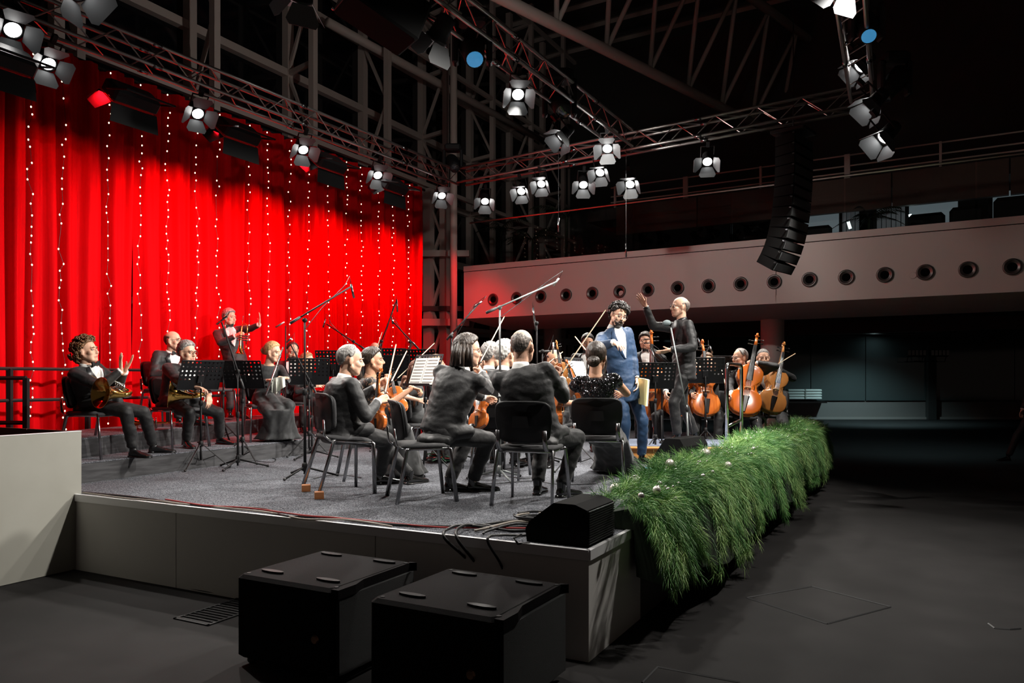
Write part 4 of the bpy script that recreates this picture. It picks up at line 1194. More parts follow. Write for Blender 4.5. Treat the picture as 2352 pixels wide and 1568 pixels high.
# ------------------------------------------------------------------ instruments
VO = [(0, .0), (.002, .03), (.012, .062), (.032, .088), (.06, .100), (.09, .103), (.118, .098), (.140, .088), (.150, .0865), (.154, .075), (.168, .062), (.190, .0545), (.210, .056), (.228, .064), (.240, .0745), (.246, .075), (.262, .081), (.286, .084), (.310, .078), (.332, .060), (.348, .034), (.355, .0)]
VOUT = [(w, y) for y, w in VO] + [(-w, y) for y, w in reversed(VO[1:-1])]
def viol(name, label, cat, mtx, s=1.0, neck=.135, cello=False, m=m_varn, rib=.030, group=None, endpin=0):
    t = thing(name, label, cat, mtx=mtx @ M.Diagonal((s, s, s, 1)), group=group)
    cyy = .17
    def ring(k, z): return [V((x * k, cyy + (y - cyy) * k, z)) for x, y in VOUT]
    h = rib / 2
    MB().loft([ring(.97, -h), ring(.97, h)]).build('ribs', m, t, False)
    MB().loft([ring(.96, h - .001), ring(1.0, h), ring(1.0, h + .0035), ring(.95, h + .006), ring(.8, h + .011), ring(.5, h + .0155), ring(.15, h + .017)]).build('top_plate', m, t, True)
    MB().loft([ring(.15, -h - .016), ring(.5, -h - .0145), ring(.8, -h - .010), ring(.95, -h - .005), ring(1.0, -h - .003), ring(1.0, -h), ring(.96, -h + .001)]).build('back_plate', m, t, True)
    zt = h + .017
    MB().loft([[V((q * w, y, z)) for q, z in ((-1, z0 + .004), (1, z0 + .004), (.7, z0 + .010), (-.7, z0 + .010))] for y, w, z0 in ((.225, .021, zt + .012), (.355 + neck, .012, zt + .002))]).build('fingerboard', m_ebony, t)
    nk = .355 + neck
    MB().tube([(0, .335, h - .006), (0, .36, h + .0), (0, nk, zt - .008)], [.018, .013, .011], 10).build('neck', m, t, True)
    # pegbox and scroll
    pb = MB(); pb.tube([(0, nk - .005, zt - .006), (0, nk + .04, zt - .014), (0, nk + .065, zt - .022)], [.0115, .010, .009], 8)
    pts = []; c = V((0, nk + .082, zt - .020))
    for i in range(18):
        a = -pi * .8 + i * .42; rr = .020 - i * .00085
        pts.append(c + V((0, rr * cos(a), rr * sin(a))))
    pb.tube(pts, [.0095 - .0002 * i for i in range(18)], 8)
    pb.ell(c, (.016, .006, .006)); pb.build('scroll', m, t, True)
    for k in range(4):
        y = nk + .012 + k * .013; s_ = 1 if k % 2 else -1
        p = MB(); p.tube([(-.012 * s_, y, zt - .014), (.032 * s_, y, zt - .012)], .0035, 6); p.ell((.040 * s_, y, zt - .011), (.010, .004, .008)); p.build('peg', m_ebony, t, True)
    br = MB(); br.prism([(-.020, 0), (-.014, .004), (-.006, .004), (0, .012), (.006, .004), (.014, .004), (.020, 0), (.022, .016), (.016, .028), (0, .032), (-.016, .028), (-.022, .016)], -.002, .002, M.Translation((0, .172, zt - .003)) @ M.Rotation(pi / 2, 4, 'X')); br.build('bridge', m_maple, t)
    MB().loft([[V((q * w, y, z)) for q, z in ((-1, z0), (1, z0), (.6, z0 + .006), (-.6, z0 + .006))] for y, w, z0 in ((.012, .010, zt - .004), (.115, .022, zt + .010))]).build('tailpiece', m_ebony, t)
    st = MB()
    for k in range(4):
        x = -.0135 + .009 * k
        st.tube([(x * .9, .112, zt + .014), (x, .172, zt + .030), (x * .45, nk, zt + .010)], .0008 if not cello else .0010, 4)
    st.build('strings', m_string, t)
    for s_ in (-1, 1):
        f = MB(); pts = []
        for i in range(9):
            q = -1 + i / 4
            pts.append(V((s_ * (.040 + .010 * -q + .006 * sin(q * 3)), .172 + q * .033, h + .0142 - .0015 * abs(q))))
        f.tube(pts, [.0035, .002, .002, .0022, .0024, .0022, .002, .002, .0035], 5); f.build('f_hole', m_ebony, t)
    if not cello:
        MB().ell((-.045, .022, zt + .002), (.036, .024, .010)).build('chin_rest', m_ebony, t, True)
    if endpin:
        MB().tube([(0, .01, 0), (0, -endpin, 0)], .003, 6).build('endpin', m_chrome, t, True)
    return t
def bow(a, b, label, side=(0, -1, 0), cello=False):
    """a: frog end, b: tip"""
    a, b = V(a), V(b)
    L = (b - a).length
    t = thing('bow', label, 'bow', mtx=frame_mtx(a, b - a, side), group='string bows')
    MB().tube([(0, -.02, 0), (0, L * .3, -.004), (0, L * .6, -.007), (0, L - .01, 0), (0, L, .004)], [.0046, .0044, .004, .0034, .003], 6).build('stick', m_bowstick, t, True)
    MB().box((0, L / 2 + .01, .019), (.009, L - .04, .0015)).build('hair', m_bowhair, t)
    MB().bbox((0, .035, .010), (.012, .05, .018), None, .003).build('frog', m_ebony, t)
    MB().prism([(0, 0), (.02, -.006), (.02, .010), (.003, .014)], -.004, .004, M.Translation((0, L - .012, 0)) @ M(((0, 0, 1, 0), (0, 1, 0, 0), (1, 0, 0, 0), (0, 0, 0, 1)))).build('tip', m_maple, t)
    return t
def horn(mtx, label):
    t = thing('french_horn', label, 'horn', mtx=mtx)
    # bell opens along +Y, coil lies in the XZ plane behind it
    prof = [(.155, .0), (.150, -.004), (.112, -.03), (.078, -.07), (.052, -.12), (.036, -.18), (.028, -.24)]
    mt = M(((1, 0, 0, 0), (0, 0, 1, 0), (0, -1, 0, 0), (0, 0, 0, 1)))
    MB().lathe([(r - .003, z + .001) for r, z in reversed(prof)] + prof, mt, 28, caps=False).build('bell', m_brass, t, True)
    mb = MB(); pts = []
    for i in range(15):
        a = i / 14 * pi * 1.15
        pts.append(V((.0 + .13 - .13 * cos(a), -.24 - .13 * sin(a), .02 * sin(a))))
    mb.tube(pts, [.028 - .0011 * i for i in range(15)], 10); mb.build('bell_tail', m_brass, t, True)
    for k in range(5):
        mb = MB(); rr = .125 - .018 * k; pts = []
        for i in range(26):
            a = i / 26 * 2 * pi
            pts.append(V((.14 + rr * 1.15 * cos(a), -.27 + rr * sin(a), (.012 * k - .02) + .01 * sin(2 * a + k))))
        mb.tube(pts, .0075, 8, closed=True); mb.build('coil', m_brass if k % 2 else m_silver, t, True)
    for k in range(4):
        MB().lathe([(.0005, 0), (.018, 0), (.018, .055), (.010, .06), (.010, .07), (.0005, .07)], M.Translation((.07 + .038 * k, -.27, .02)), 14).build('valve', m_silver, t, True)
        MB().tube([(.07 + .038 * k, -.27, .09), (.07 + .038 * k, -.19, .10)], .005, 6).build('lever', m_silver, t, True)
    MB().tube([(.25, -.27, .0), (.30, -.20, .05), (.31, -.10, .08), (.312, -.06, .09)], [.006, .006, .005, .009], 8).build('leadpipe', m_brass, t, True)
    return t
def trumpet(mtx, label):
    t = thing('trumpet', label, 'trumpet', mtx=mtx)     # bell opens along +Y
    mt = M(((1, 0, 0, 0), (0, 0, 1, 0), (0, -1, 0, 0), (0, 0, 0, 1)))
    prof = [(.062, .24), (.060, .238), (.040, .20), (.026, .15), (.016, .08), (.009, -.08), (.0065, -.16)]
    MB().lathe([(max(r - .002, .002), z) for r, z in reversed(prof)] + prof, mt, 24, caps=False).build('bell', m_brass, t, True)
    loop = [(0, -.16, 0), (0, -.20, -.012), (0, -.21, -.045), (0, -.19, -.08), (0, -.10, -.085), (0, .10, -.085)]
    MB().tube(loop, .0065, 8).build('tubing', m_brass, t, True)
    MB().tube([(.0, .10, -.085), (0, .15, -.085), (0, .175, -.065), (0, .175, -.03), (0, .15, -.008), (0, -.24, -.008)], .006, 8).build('tuning_slide', m_brass, t, True)
    MB().tube([(0, -.24, -.008), (0, -.31, -.008), (0, -.325, -.008)], [.005, .006, .013], 10).build('mouthpiece', m_silver, t, True)
    for k in range(3):
        MB().lathe([(.0005, -.11), (.014, -.11), (.0145, -.10), (.0145, .02), (.011, .03), (.005, .03), (.005, .055), (.010, .056), (.010, .06), (.0005, .06)], M.Translation((0, -.03 + .032 * k, 0)), 12).build('valve', m_silver, t, True)
    return t
def woodwind(a, b, label, kind):
    a, b = V(a), V(b); L = (b - a).length
    nm = {'flute': 'flute', 'oboe': 'oboe', 'bassoon': 'bassoon'}[kind]
    t = thing(nm, label, kind, mtx=zmtx(a, b - a))
    if kind == 'flute': body, km, prof = m_silver, m_silver, [(.0095, 0), (.0095, L * .24), (.011, L * .25), (.011, L * .28), (.0095, L * .29), (.0095, L)]
    elif kind == 'oboe': body, km, prof = m_ebony, m_silver, [(.024, 0), (.016, .04), (.012, .10), (.011, L * .5), (.0095, L * .85), (.004, L * .88), (.003, L)]
    else: body, km, prof = m_dwood, m_silver, [(.03, 0), (.032, .1), (.026, L * .5), (.022, L * .9), (.030, L * .97), (.026, L)]
    MB().lathe(prof, None, 14).build('tube', body, t, True)
    n = 14
    for k in range(n):
        z = L * (.1 + .75 * k / n)
        MB().lathe([(.0005, .009), (.0085, .009), (.0085, 0)], M.Translation((.012 if kind != 'bassoon' else .028, 0, z)) @ M.Rotation(pi / 2, 4, 'Y'), 8).build('key', km, t)
    MB().tube([(.008, .010, L * .08), (.008, .010, L * .86)], .0025, 6).build('key_rod', km, t)
    if kind == 'bassoon':
        MB().tube([(.05, 0, L * .0), (.05, 0, L * .6)], .024, 12).build('wing_joint', m_dwood, t, True)
        MB().lathe([(.028, 0), (.034, .005), (.034, .02), (.028, .025)], M.Translation((0, 0, L * .97)), 14).build('bell_ring', m_paper, t, True)
    return t
# ------------------------------------------------------------------ people
def build_head():
    mb = MB()
    mb.ell((0, -.014, .030), (.073, .094, .087), None, 24, 16)
    mb.ell((0, .024, -.036), (.059, .062, .074), None, 20, 14)
    mb.ell((0, .050, -.088), (.030, .030, .026))
    for s in (-1, 1): mb.ell((s * .030, .034, -.055), (.034, .040, .040))
    mb.cap((-.032, .045, -.070), (.032, .045, -.070), .026, .026)
    mb.cap((-.050, .000, -.048), (-.030, .05, -.085), .023, .022); mb.cap((.050, .000, -.048), (.030, .05, -.085), .023, .022)
    mb.cap((-.034, .066, .024), (.034, .066, .024), .014, .014)
    for s in (-1, 1):
        mb.ell((s * .040, .050, -.026), (.027, .030, .028))
        mb.ell((s * .077, -.008, -.006), (.008, .019, .031), M.Rotation(s * .35, 3, 'Z'))
        mb.ell((s * .0095, .094, -.029), (.0085, .011, .008))
    mb.cap((0, .078, .016), (0, .102, -.024), .0075, .0098)
    mb.cap((-.017, .077, -.058), (.017, .077, -.058), .0085, .0085)
    mb.cap((-.014, .076, -.067), (.014, .076, -.067), .0085, .0085)
    mb.tube([(0, -.02, -.03), (0, -.028, -.11), (0, -.036, -.19)], [.052, .052, .058], 16)
    co, fs = remesh(mb, .0062, 3, fac=.45)
    for s in (-1, 1):
        c = np.array([s * .031, .086, .004]); dd = ((co - c) ** 2).sum(1)
        co[:, 1] -= .0095 * np.exp(-dd / (2 * .0125 ** 2))
    c = np.array([0, .092, -.0625]); dd = ((co - c) * np.array([.35, 1, 3.2])) ** 2
    co[:, 1] -= .005 * np.exp(-dd.sum(1) / (2 * .008 ** 2))
    ms = []
    for f in fs:
        p = co[list(f)].mean(0)
        lip = p[1] > .068 and abs(p[2] + .0625) < .009 and abs(p[0]) < .024 - 1.2 * abs(p[2] + .0625)
        ms.append(1 if lip else 0)
    m2 = MB()
    m2.addmesh(co, fs, ms)
    for s in (-1, 1):
        m2.ell((s * .031, .0690, .003), (.0125, .0125, .0100), None, 12, 8, 2)
        m2.ell((s * .031, .0790, .003), (.0050, .0035, .0050), None, 10, 6, 3)
        m2.tube([(s * .014, .088, .022), (s * .030, .088, .027), (s * .046, .075, .021)], [.003, .0042, .002], 6, mi=4)
        m2.tube([(s * .018, .0765, .009), (s * .031, .0825, .0095), (s * .044, .0745, .007)], [.0025, .0045, .0025], 6, mi=0)
    return np.array(m2.v), m2.f, m2.m
HEAD = build_head()

def build_hand(curls, thumb=(.2, .3), spread=.06, vox=.0048):
    mb = MB()
    kn = [(-.030, .092), (-.010, .097), (.010, .093), (.028, .084)]
    Ls = [(.042, .026, .021), (.046, .029, .022), (.042, .027, .021), (.033, .021, .019)]
    for i, (x, y) in enumerate(kn):
        mb.cap((x * .55, .012, 0), (x, y, 0), .0155, .0115)
        a = 0; p = V((x, y, 0)); yaw = (i - 1.5) * spread
        for j in range(3):
            a += R(curls[i][j] if isinstance(curls[0], (list, tuple)) else curls[j])
            d = V((sin(yaw) * cos(a), cos(yaw) * cos(a), -sin(a)))
            q = p + d * Ls[i][j]
            r = (.0098, .0090, .0082, .0070)
            k = .92 if i == 3 else 1
            mb.cap(p, q, r[j] * k, r[j + 1] * k, 8); p = q
    mb.cap((-.012, .02, -.004), (-.030, .045, -.012), .018, .014)
    p = V((-.030, .045, -.012)); a = thumb[0]; b = thumb[1]
    for j, (L, r0, r1) in enumerate(((.034, .0125, .0105), (.028, .0105, .0085))):
        d = V((-cos(a) * .8, .6 + .3 * sin(a), -sin(b) * .9)).normalized()
        q = p + d * L; mb.cap(p, q, r0, r1, 8); p = q; a += .5; b += .25
    mb.cap((0, -.03, 0), (0, .02, 0), .024, .021)
    co, fs = remesh(mb, vox, 2, fac=.4)
    return co, fs
HANDS = {
    'open': build_hand((4, 8, 6), (.25, .15), .09),
    'relax': build_hand(((18, 26, 16), (22, 30, 18), (26, 34, 20), (30, 36, 20)), (.5, .5), .05),
    'grip': build_hand(((58, 72, 45), (62, 76, 48), (64, 78, 48), (66, 78, 48)), (1.0, 1.1), .02),
    'pinch': build_hand(((42, 48, 24), (50, 54, 26), (56, 58, 30), (60, 58, 30)), (.9, .9), .03),
}
def build_shoe():
    mb = MB(); rings = []
    for y, w, h, z0 in ((-.075, .018, .05, .012), (-.068, .032, .075, .004), (-.03, .036, .085, .004), (.02, .036, .080, .006), (.07, .040, .062, .007), (.115, .046, .050, .004), (.160, .046, .042, .003), (.195, .036, .034, .005), (.212, .018, .026, .010)):
        ring = []
        for i in range(14):
            a = 2 * pi * i / 14; c, s = cos(a), sin(a)
            zz = s * .5 + .5
            ring.append(V((w * math.copysign(abs(c) ** .6, c) * (1 - .35 * max(0, zz - .4)), y, z0 + zz ** .9 * (h - z0))))
        rings.append(ring)
    mb.loft(rings)
    mb.tube([(0, -.03, .06), (0, -.032, .135)], [.036, .041], 14)
    co, fs = remesh(mb, .006, 3)
    s = MB(); s.addmesh(co, fs)
    s.prism([(-.030, -.074), (.030, -.074), (.036, -.03), (.036, .03), (.047, .12), (.044, .17), (.022, .213), (-.022, .213), (-.044, .17), (-.047, .12), (-.036, .03), (-.036, -.03)], 0, .012)
    s.box((0, -.045, .008), (.066, .06, .022))
    return s
_sh = build_shoe()
SHOE = {True: _sh.mesh('shoe', m_shoe, True), False: _sh.mesh('shoe', m_shoe2, True)}

def lerp_tab(tab, x):
    for (a, va), (b, vb) in zip(tab[:-1], tab[1:]):
        if x <= b: return va + (vb - va) * (x - a) / (b - a)
    return tab[-1][1]
LO_SHORT = [(0, 31), (35, 27), (58, 16), (75, -4), (90, -14), (100, 6), (112, -6), (125, -34), (150, -52), (180, -58)]
LO_HIGH = [(0, 62), (30, 58), (55, 34), (75, 0), (90, -14), (100, 6), (112, -6), (125, -34), (150, -52), (180, -58)]
LO_LONG = [(0, 34), (35, 30), (58, 16), (75, -2), (90, -20), (105, -40), (125, -50), (180, -55)]
LO_NONE = [(0, 95), (68, 95), (76, 8), (90, -14), (100, 6), (112, -6), (125, -34), (150, -52), (180, -58)]
def ellr(d, r): return 1.0 / math.sqrt((d.x / r[0]) ** 2 + (d.y / r[1]) ** 2 + (d.z / r[2]) ** 2)
CC = V((0, -.014, .030)); CR = (.0745, .0955, .0885)
def hair_cap(lo, th=.012, nz=.004, hi=None, sd=0, vol=0.0, soft=10.0, nf=14):
    mb = MB(); na, ne = 72, 38; vs = []; mk = []
    for i in range(ne + 1):
        el = -70 + 160 * i / ne
        for j in range(na):
            az = 360 * j / na; aa = min(az, 360 - az)
            q = (el - lerp_tab(lo, aa)) / 9.0
            k = min(1, max(0, q))
            if hi: k = min(k, min(1, max(0, (lerp_tab(hi, aa) - el) / soft)))
            e, a = R(el), R(az)
            d = V((sin(a) * cos(e), cos(a) * cos(e), sin(e)))
            t = th * (1 + vol * max(0, sin(e)))
            rr = ellr(d, CR) + (t + nz * NZ.noise(V((d.x * nf + sd, d.y * nf, d.z * nf * (.3 if nf < 20 else 1))))) * k - .008 * (1 - k)
            q_ = CC + d * rr
            if el < -15 and aa > 95:
                hx = V((q_.x, q_.y + .028, 0)); need = (.0595 + th * .5) * k + .05 * (1 - k)
                if hx.length < need: hx = hx.normalized() * need; q_ = V((hx.x, hx.y - .028, max(q_.z, -.085)))
            vs.append(q_); mk.append(k)
    fs = []
    for i in range(ne):
        for j in range(na):
            f = (i * na + j, i * na + (j + 1) % na, (i + 1) * na + (j + 1) % na, (i + 1) * na + j)
            if max(mk[x] for x in f) > 0: fs.append(f)
    mb.add(vs, fs)
    return mb
def hair(style, sd=0):
    rs = random.Random(sd)
    if style == 'short': return hair_cap(LO_SHORT, .013, .007, sd=sd, vol=.7)
    if style == 'high': return hair_cap(LO_HIGH, .008, .004, sd=sd)
    if style == 'thick': return hair_cap(LO_SHORT, .020, .014, sd=sd, vol=.5)
    if style == 'fringe': return hair_cap(LO_NONE, .004, .004, hi=[(0, -90), (70, -10), (90, 22), (180, 36)], sd=sd)
    if style == 'buzz': return hair_cap(LO_NONE, .0015, .0045, hi=[(0, -90), (70, 0), (90, 40), (180, 66)], sd=sd, soft=26, nf=34)
    if style == 'crop': return hair_cap(LO_SHORT, .004, .002, sd=sd)
    if style in ('long', 'mid', 'pony', 'loose'):
        mb = hair_cap(LO_LONG, .014, .006, sd=sd, vol=.4)
        L = {'long': .36, 'mid': .05, 'pony': .0, 'loose': .26}[style]
        if style == 'pony':
            for k in range(9):
                x = rs.uniform(-.02, .02)
                mb.tube([(x * .5, -.10, .03), (x, -.135, .01), (x * 1.6, -.14, -.08), (x * 2, -.12 + rs.uniform(-.02, .02), -.20), (x * 1.6, -.10, -.30)], [.012, .017, .018, .014, .004], 7)
        else:
            for k in range(46):
                az = R(rs.uniform(66 if style != 'mid' else 78, 180)) * rs.choice((-1, 1))
                d = V((sin(az), cos(az), 0)); e = rs.uniform(-.3, .5)
                dd = V((d.x * cos(e), d.y * cos(e), sin(e)))
                p0 = CC + dd * (ellr(dd, CR) + .008)
                out = rs.uniform(.0, .025); wv = rs.uniform(-.012, .012)
                b = CC + d * (.082 + out) + V((0, 0, -.06)); c = CC + d * (.078 + out * 1.6) + V((wv, 0, -.12 - L * .4)); e2 = CC + d * (.070 + out) + V((wv, wv, -.10 - L + rs.uniform(0, .05)))
                mb.tube([p0, b, c, e2], [.012, .016, .014, .004], 6)
        return mb
    if style in ('bun', 'lowbun'):
        mb = hair_cap(LO_LONG, .013, .005, sd=sd, vol=.4)
        c = V((0, -.118, .01)) if style == 'bun' else V((0, -.112, -.045))
        for k in range(5):
            pts = []; rr = .040 - .008 * k
            for i in range(14):
                a = 2 * pi * i / 14
                pts.append(c + V((rr * cos(a), -.008 * k + rs.uniform(-.004, .004), rr * .9 * sin(a))))
            mb.tube(pts, .015, 7, closed=True)
        if style == 'lowbun':
            for s in (-1, 1):
                mb.tube([(s * .075, .02, .03), (s * .082, .015, -.05), (s * .078, -.01, -.12), (s * .07, -.03, -.20)], [.006, .007, .006, .002], 6)
        return mb
    if style in ('curly', 'curlshort'):
        big = style == 'curly'
        mb = hair_cap(LO_SHORT if not big else LO_LONG, .018 if big else .016, .01, sd=sd)
        lo = LO_SHORT if not big else [(0, 46), (35, 38), (58, 22), (75, -4), (90, -30), (105, -55), (125, -68), (180, -75)]
        n = 300 if big else 200; c = 0
        while c < n:
            d = V((rs.gauss(0, 1), rs.gauss(0, 1), rs.gauss(0, 1))).normalized()
            az = abs(math.degrees(math.atan2(d.x, d.y))); el = math.degrees(math.asin(d.z))
            if not big and el < 10 and rs.random() < .8: continue
            if el < lerp_tab(lo, az): continue
            rr = ellr(d, CR) + rs.uniform(.01, .040 if big else .030)
            p = CC + d * rr
            if big and el < -10: p += V((d.x, d.y, 0)) * .02 + V((0, 0, -.02))
            r = rs.uniform(.009, .015)
            ax = d.cross(V((rs.gauss(0, 1), rs.gauss(0, 1), rs.gauss(0, 1)))).normalized(); ay = d.cross(ax)
            pts = [p + ax * (r * cos(i * 1.1)) + ay * (r * sin(i * 1.1)) + d * (i * .0022) for i in range(7)]
            mb.tube(pts, [.004, .006, .0065, .0065, .006, .005, .002], 5); c += 1
        return mb
    return None
def beard_mb(full=True, sd=0):
    mb = MB(); rs = random.Random(sd)
    c = V((0, .026, -.046)); r = (.0575, .064, .079); na, ne = 40, 16; vs = []; mk = []
    for i in range(ne + 1):
        el = -75 + 85 * i / ne
        for j in range(na):
            az = -110 + 220 * j / (na - 1)
            e, a = R(el), R(az); d = V((sin(a) * cos(e), cos(a) * cos(e), sin(e)))
            top = 2 if abs(az) > 50 else (-8 if abs(az) > 22 else 0)
            k = min(1, max(0, (top - el) / 8))
            if abs(az) < 22 and -18 < el < -6: k = 0
            rr = ellr(d, r) + (.006 + .003 * NZ.noise(d * 16)) * k - .01 * (1 - k)
            vs.append(c + d * rr); mk.append(k)
    fs = []
    for i in range(ne):
        for j in range(na - 1):
            f = (i * na + j, i * na + j + 1, (i + 1) * na + j + 1, (i + 1) * na + j)
            if max(mk[x] for x in f) > 0: fs.append(f)
    mb.add(vs, fs)
    mb.tube([(-.028, .078, -.060), (-.014, .092, -.049), (0, .096, -.047), (.014, .092, -.049), (.028, .078, -.060)], [.003, .0055, .005, .0055, .003], 6)
    return mb
def glasses_mb():
    mb = MB()
    for s in (-1, 1):
        pts = [V((s * .033 + .024 * cos(a), .098 - .010 * abs(cos(a) * s + 1) * .3, .002 + .019 * sin(a))) for a in [2 * pi * i / 16 for i in range(16)]]
        mb.tube(pts, .0019, 5, closed=True)
        mb.tube([(s * .056, .094, .008), (s * .074, .06, .010), (s * .078, -.005, .012)], .0018, 5)
    mb.tube([(-.010, .099, .006), (0, .102, .009), (.010, .099, .006)], .0018, 5)
    return mb

def ik(a, b, l1, l2, pole):
    a, b = V(a), V(b); d = b - a; L = d.length
    mx = (l1 + l2) * .995
    if L > mx: b = a + d * (mx / L); d = b - a; L = mx
    if L < abs(l1 - l2) + .05: L = abs(l1 - l2) + .05; b = a + (d.normalized() if d.length > 1e-5 else V((0, 0, -1))) * L; d = b - a
    x = (l1 * l1 - l2 * l2 + L * L) / (2 * L)
    h = math.sqrt(max(0, l1 * l1 - x * x))
    n = d.normalized(); p = V(pole); p = p - n * p.dot(n)
    p = p.normalized() if p.length > 1e-5 else n.orthogonal().normalized()
    return a + n * x + p * h, b
def head_dir(yaw): return V((sin(R(yaw)), cos(R(yaw)), 0))

def displace(co, fs, amp, sc, sd, zs=2.2):
    me = bpy.data.meshes.new('t'); me.from_pydata([tuple(p) for p in co], [], fs); me.update()
    n = len(me.vertices); nn = np.empty(n * 3, np.float32); me.vertices.foreach_get('normal', nn); bpy.data.meshes.remove(me)
    nn = nn.reshape(-1, 3)
    q = np.asarray(co, np.float64) * sc; q[:, 2] *= zs; q = q + sd
    def wob(p, k):
        x, y, z = p[:, 0] * k, p[:, 1] * k, p[:, 2] * k
        a_ = np.sin(x * 1.7 + 1.3 * np.sin(y * 1.1 + z * .7) + sd) ; b_ = np.sin(z * 2.1 + 1.6 * np.sin(x * .9 - y * .6) + .5 * sd); c_ = np.sin(y * 1.9 + 1.2 * np.sin(z * 1.3 + x) - sd)
        return (a_ * b_ + b_ * c_ + .6 * b_) / 2.2
    o = wob(q, 1.6) + .5 * wob(q, 3.5)
    return co + nn * (o * amp)[:, None]

PCOUNT = 0
def person(label, gz, yaw, pelvis, head, hyaw=None, hpitch=0, hroll=0, sit=True, s=1.0, d=None, pyaw=None,
           RH=None, LH=None, rhand='relax', lhand='relax', rdir=None, ldir=None, rpalm=None, lpalm=None, rpole=None, lpole=None,
           RF=None, LF=None, outfit='tux', jm=None, tm=None, skin=None, hstyle='short', hm=None, beard=None, specs=False,
           glossy=True, vox=.012, fat=1.0, bow_tie=True, legs=True, toe=None, sho=0.0, arms='jacket', low=False, armlen=1.0, hs=1.0):
    """positions are world points; pelvis (x, y) over the seat, head = centre of the head"""
    global PCOUNT
    PCOUNT += 1
    sd = PCOUNT * 3.7
    jm = jm or m_suit; tm = tm or m_trous; skin = skin or m_skin; hm = hm or h_dark
    if hyaw is None: hyaw = yaw
    if pyaw is None: pyaw = yaw
    f = head_dir(yaw); r = V((f.y, -f.x, 0)); fp = head_dir(pyaw); rp = V((fp.y, -fp.x, 0)); fh = head_dir(hyaw)
    P = V((pelvis[0], pelvis[1], gz + (.56 if sit else .93 * s))) if len(pelvis) == 2 else V(pelvis)
    base = V((P.x, P.y, gz))
    Hd = V(head)
    # head orientation
    zz = V((0, 0, 1)); q = M.Rotation(-R(hyaw), 4, 'Z') @ M.Rotation(R(hpitch), 4, 'X') @ M.Rotation(R(hroll), 4, 'Y')
    HM = M.Translation(Hd) @ q @ M.Scale(s * 1.12 * hs, 4)
    N = HM @ V((0, -.034, -.132))
    w = (N - P).normalized()
    fc = (f - w * f.dot(w)).normalized(); rc = fc.cross(w).normalized()
    T = thing('person', label, 'person', base)
    sh = V(base)
    def put(mb, name, m, smooth=True, parent=T):
        mb.v = [(p[0] - sh.x, p[1] - sh.y, p[2] - sh.z) for p in mb.v]
        return mb.build(name, m, parent, smooth)
    mid = (P + N) / 2 - fc * .035 * s
    Lt = (N - P).length
    def sc_(t):
        if t < 0: return P + w * (t * Lt) if not sit else P + w * (t * Lt * .6)
        return P * (1 - t) ** 2 + mid * 2 * t * (1 - t) + N * t * t
    fem = outfit in ('dress', 'lace', 'sequin', 'blouse')
    if fem: tab = [(-.35, .18, .125), (-.12, .178, .125), (0, .17, .12), (.22, .135, .098), (.45, .135, .105), (.66, .150, .120), (.84, .155, .098), (.93, .110, .080), (1.0, .064, .058)]
    else: tab = [(-.45, .188, .135), (-.12, .185, .135), (0, .182, .132), (.22, .172, .124), (.45, .180, .126), (.68, .196, .132), (.84, .188, .118), (.93, .132, .092), (1.0, .076, .070)]
    def tw(t, off=0.0):
        for (a, x1, y1), (b, x2, y2) in zip(tab[:-1], tab[1:]):
            if t <= b or b == 1.0:
                k = max(0, min(1, (t - a) / (b - a))); k = k * k * (3 - 2 * k) if t > .84 else k
                return ((x1 + (x2 - x1) * k) * s * fat + off, (y1 + (y2 - y1) * k) * s * fat + off)
    def tring(t, off=0.0, n=22):
        a, b = tw(t, off); c = sc_(t)
        return [c + rc * (a * sin(2 * pi * i / n)) + fc * (b * cos(2 * pi * i / n)) for i in range(n)]
    def tpt(t, an, off):
        a, b = tw(t, off); c = sc_(t)
        return c + rc * (a * sin(an)) + fc * (b * cos(an))
    SR = sc_(.85) + rc * .178 * s * (.9 if fem else 1) * fat ** .5 + V((0, 0, sho)); SLh = sc_(.85) - rc * .178 * s * (.9 if fem else 1) * fat ** .5
    la, lb = .295 * s * armlen, .262 * s * armlen
    tgt = {}
    for side, HH, pole, S0, sg in (('R', RH, rpole, SR, 1), ('L', LH, lpole, SLh, -1)):
        if HH is None:
            if sit: HH = P + fp * .34 * s + rp * (sg * .13 * s) + V((0, 0, .13))
            else: HH = P + rp * (sg * .26 * s) + fp * .08 * s + V((0, 0, -.08))
        if pole is None: pole = rc * (sg * .6) - fc * .5 - V((0, 0, .7))
        e, h_ = ik(S0, HH, la, lb, pole)
        tgt[side] = (S0, e, h_)
    # ---- body
    body = MB()
    body.loft([[sc_(t) + ((p - sc_(t)) * .72) for p in tring(t)] for t in (-.1, 0, .22, .45, .68, .84, .94)])
    body.tube([sc_(.80), sc_(.95), N, HM @ V((0, -.03, -.12))], [.07 * s, .064 * s, .058 * s, .054 * s], 14)
    for side in 'RL':
        S0, e, h_ = tgt[side]
        b0 = arms in ('bare',)
        body.cap(S0, e, .047 * s if b0 else .036 * s, .040 * s if b0 else .03 * s)
        body.cap(e, h_, .040 * s if b0 else .03 * s, .026 * s if b0 else .024 * s)
        body.cap(sc_(.82), S0, .05 * s, .046 * s)
    # legs
    lt, ls = .43 * s, .425 * s
    LG = {}
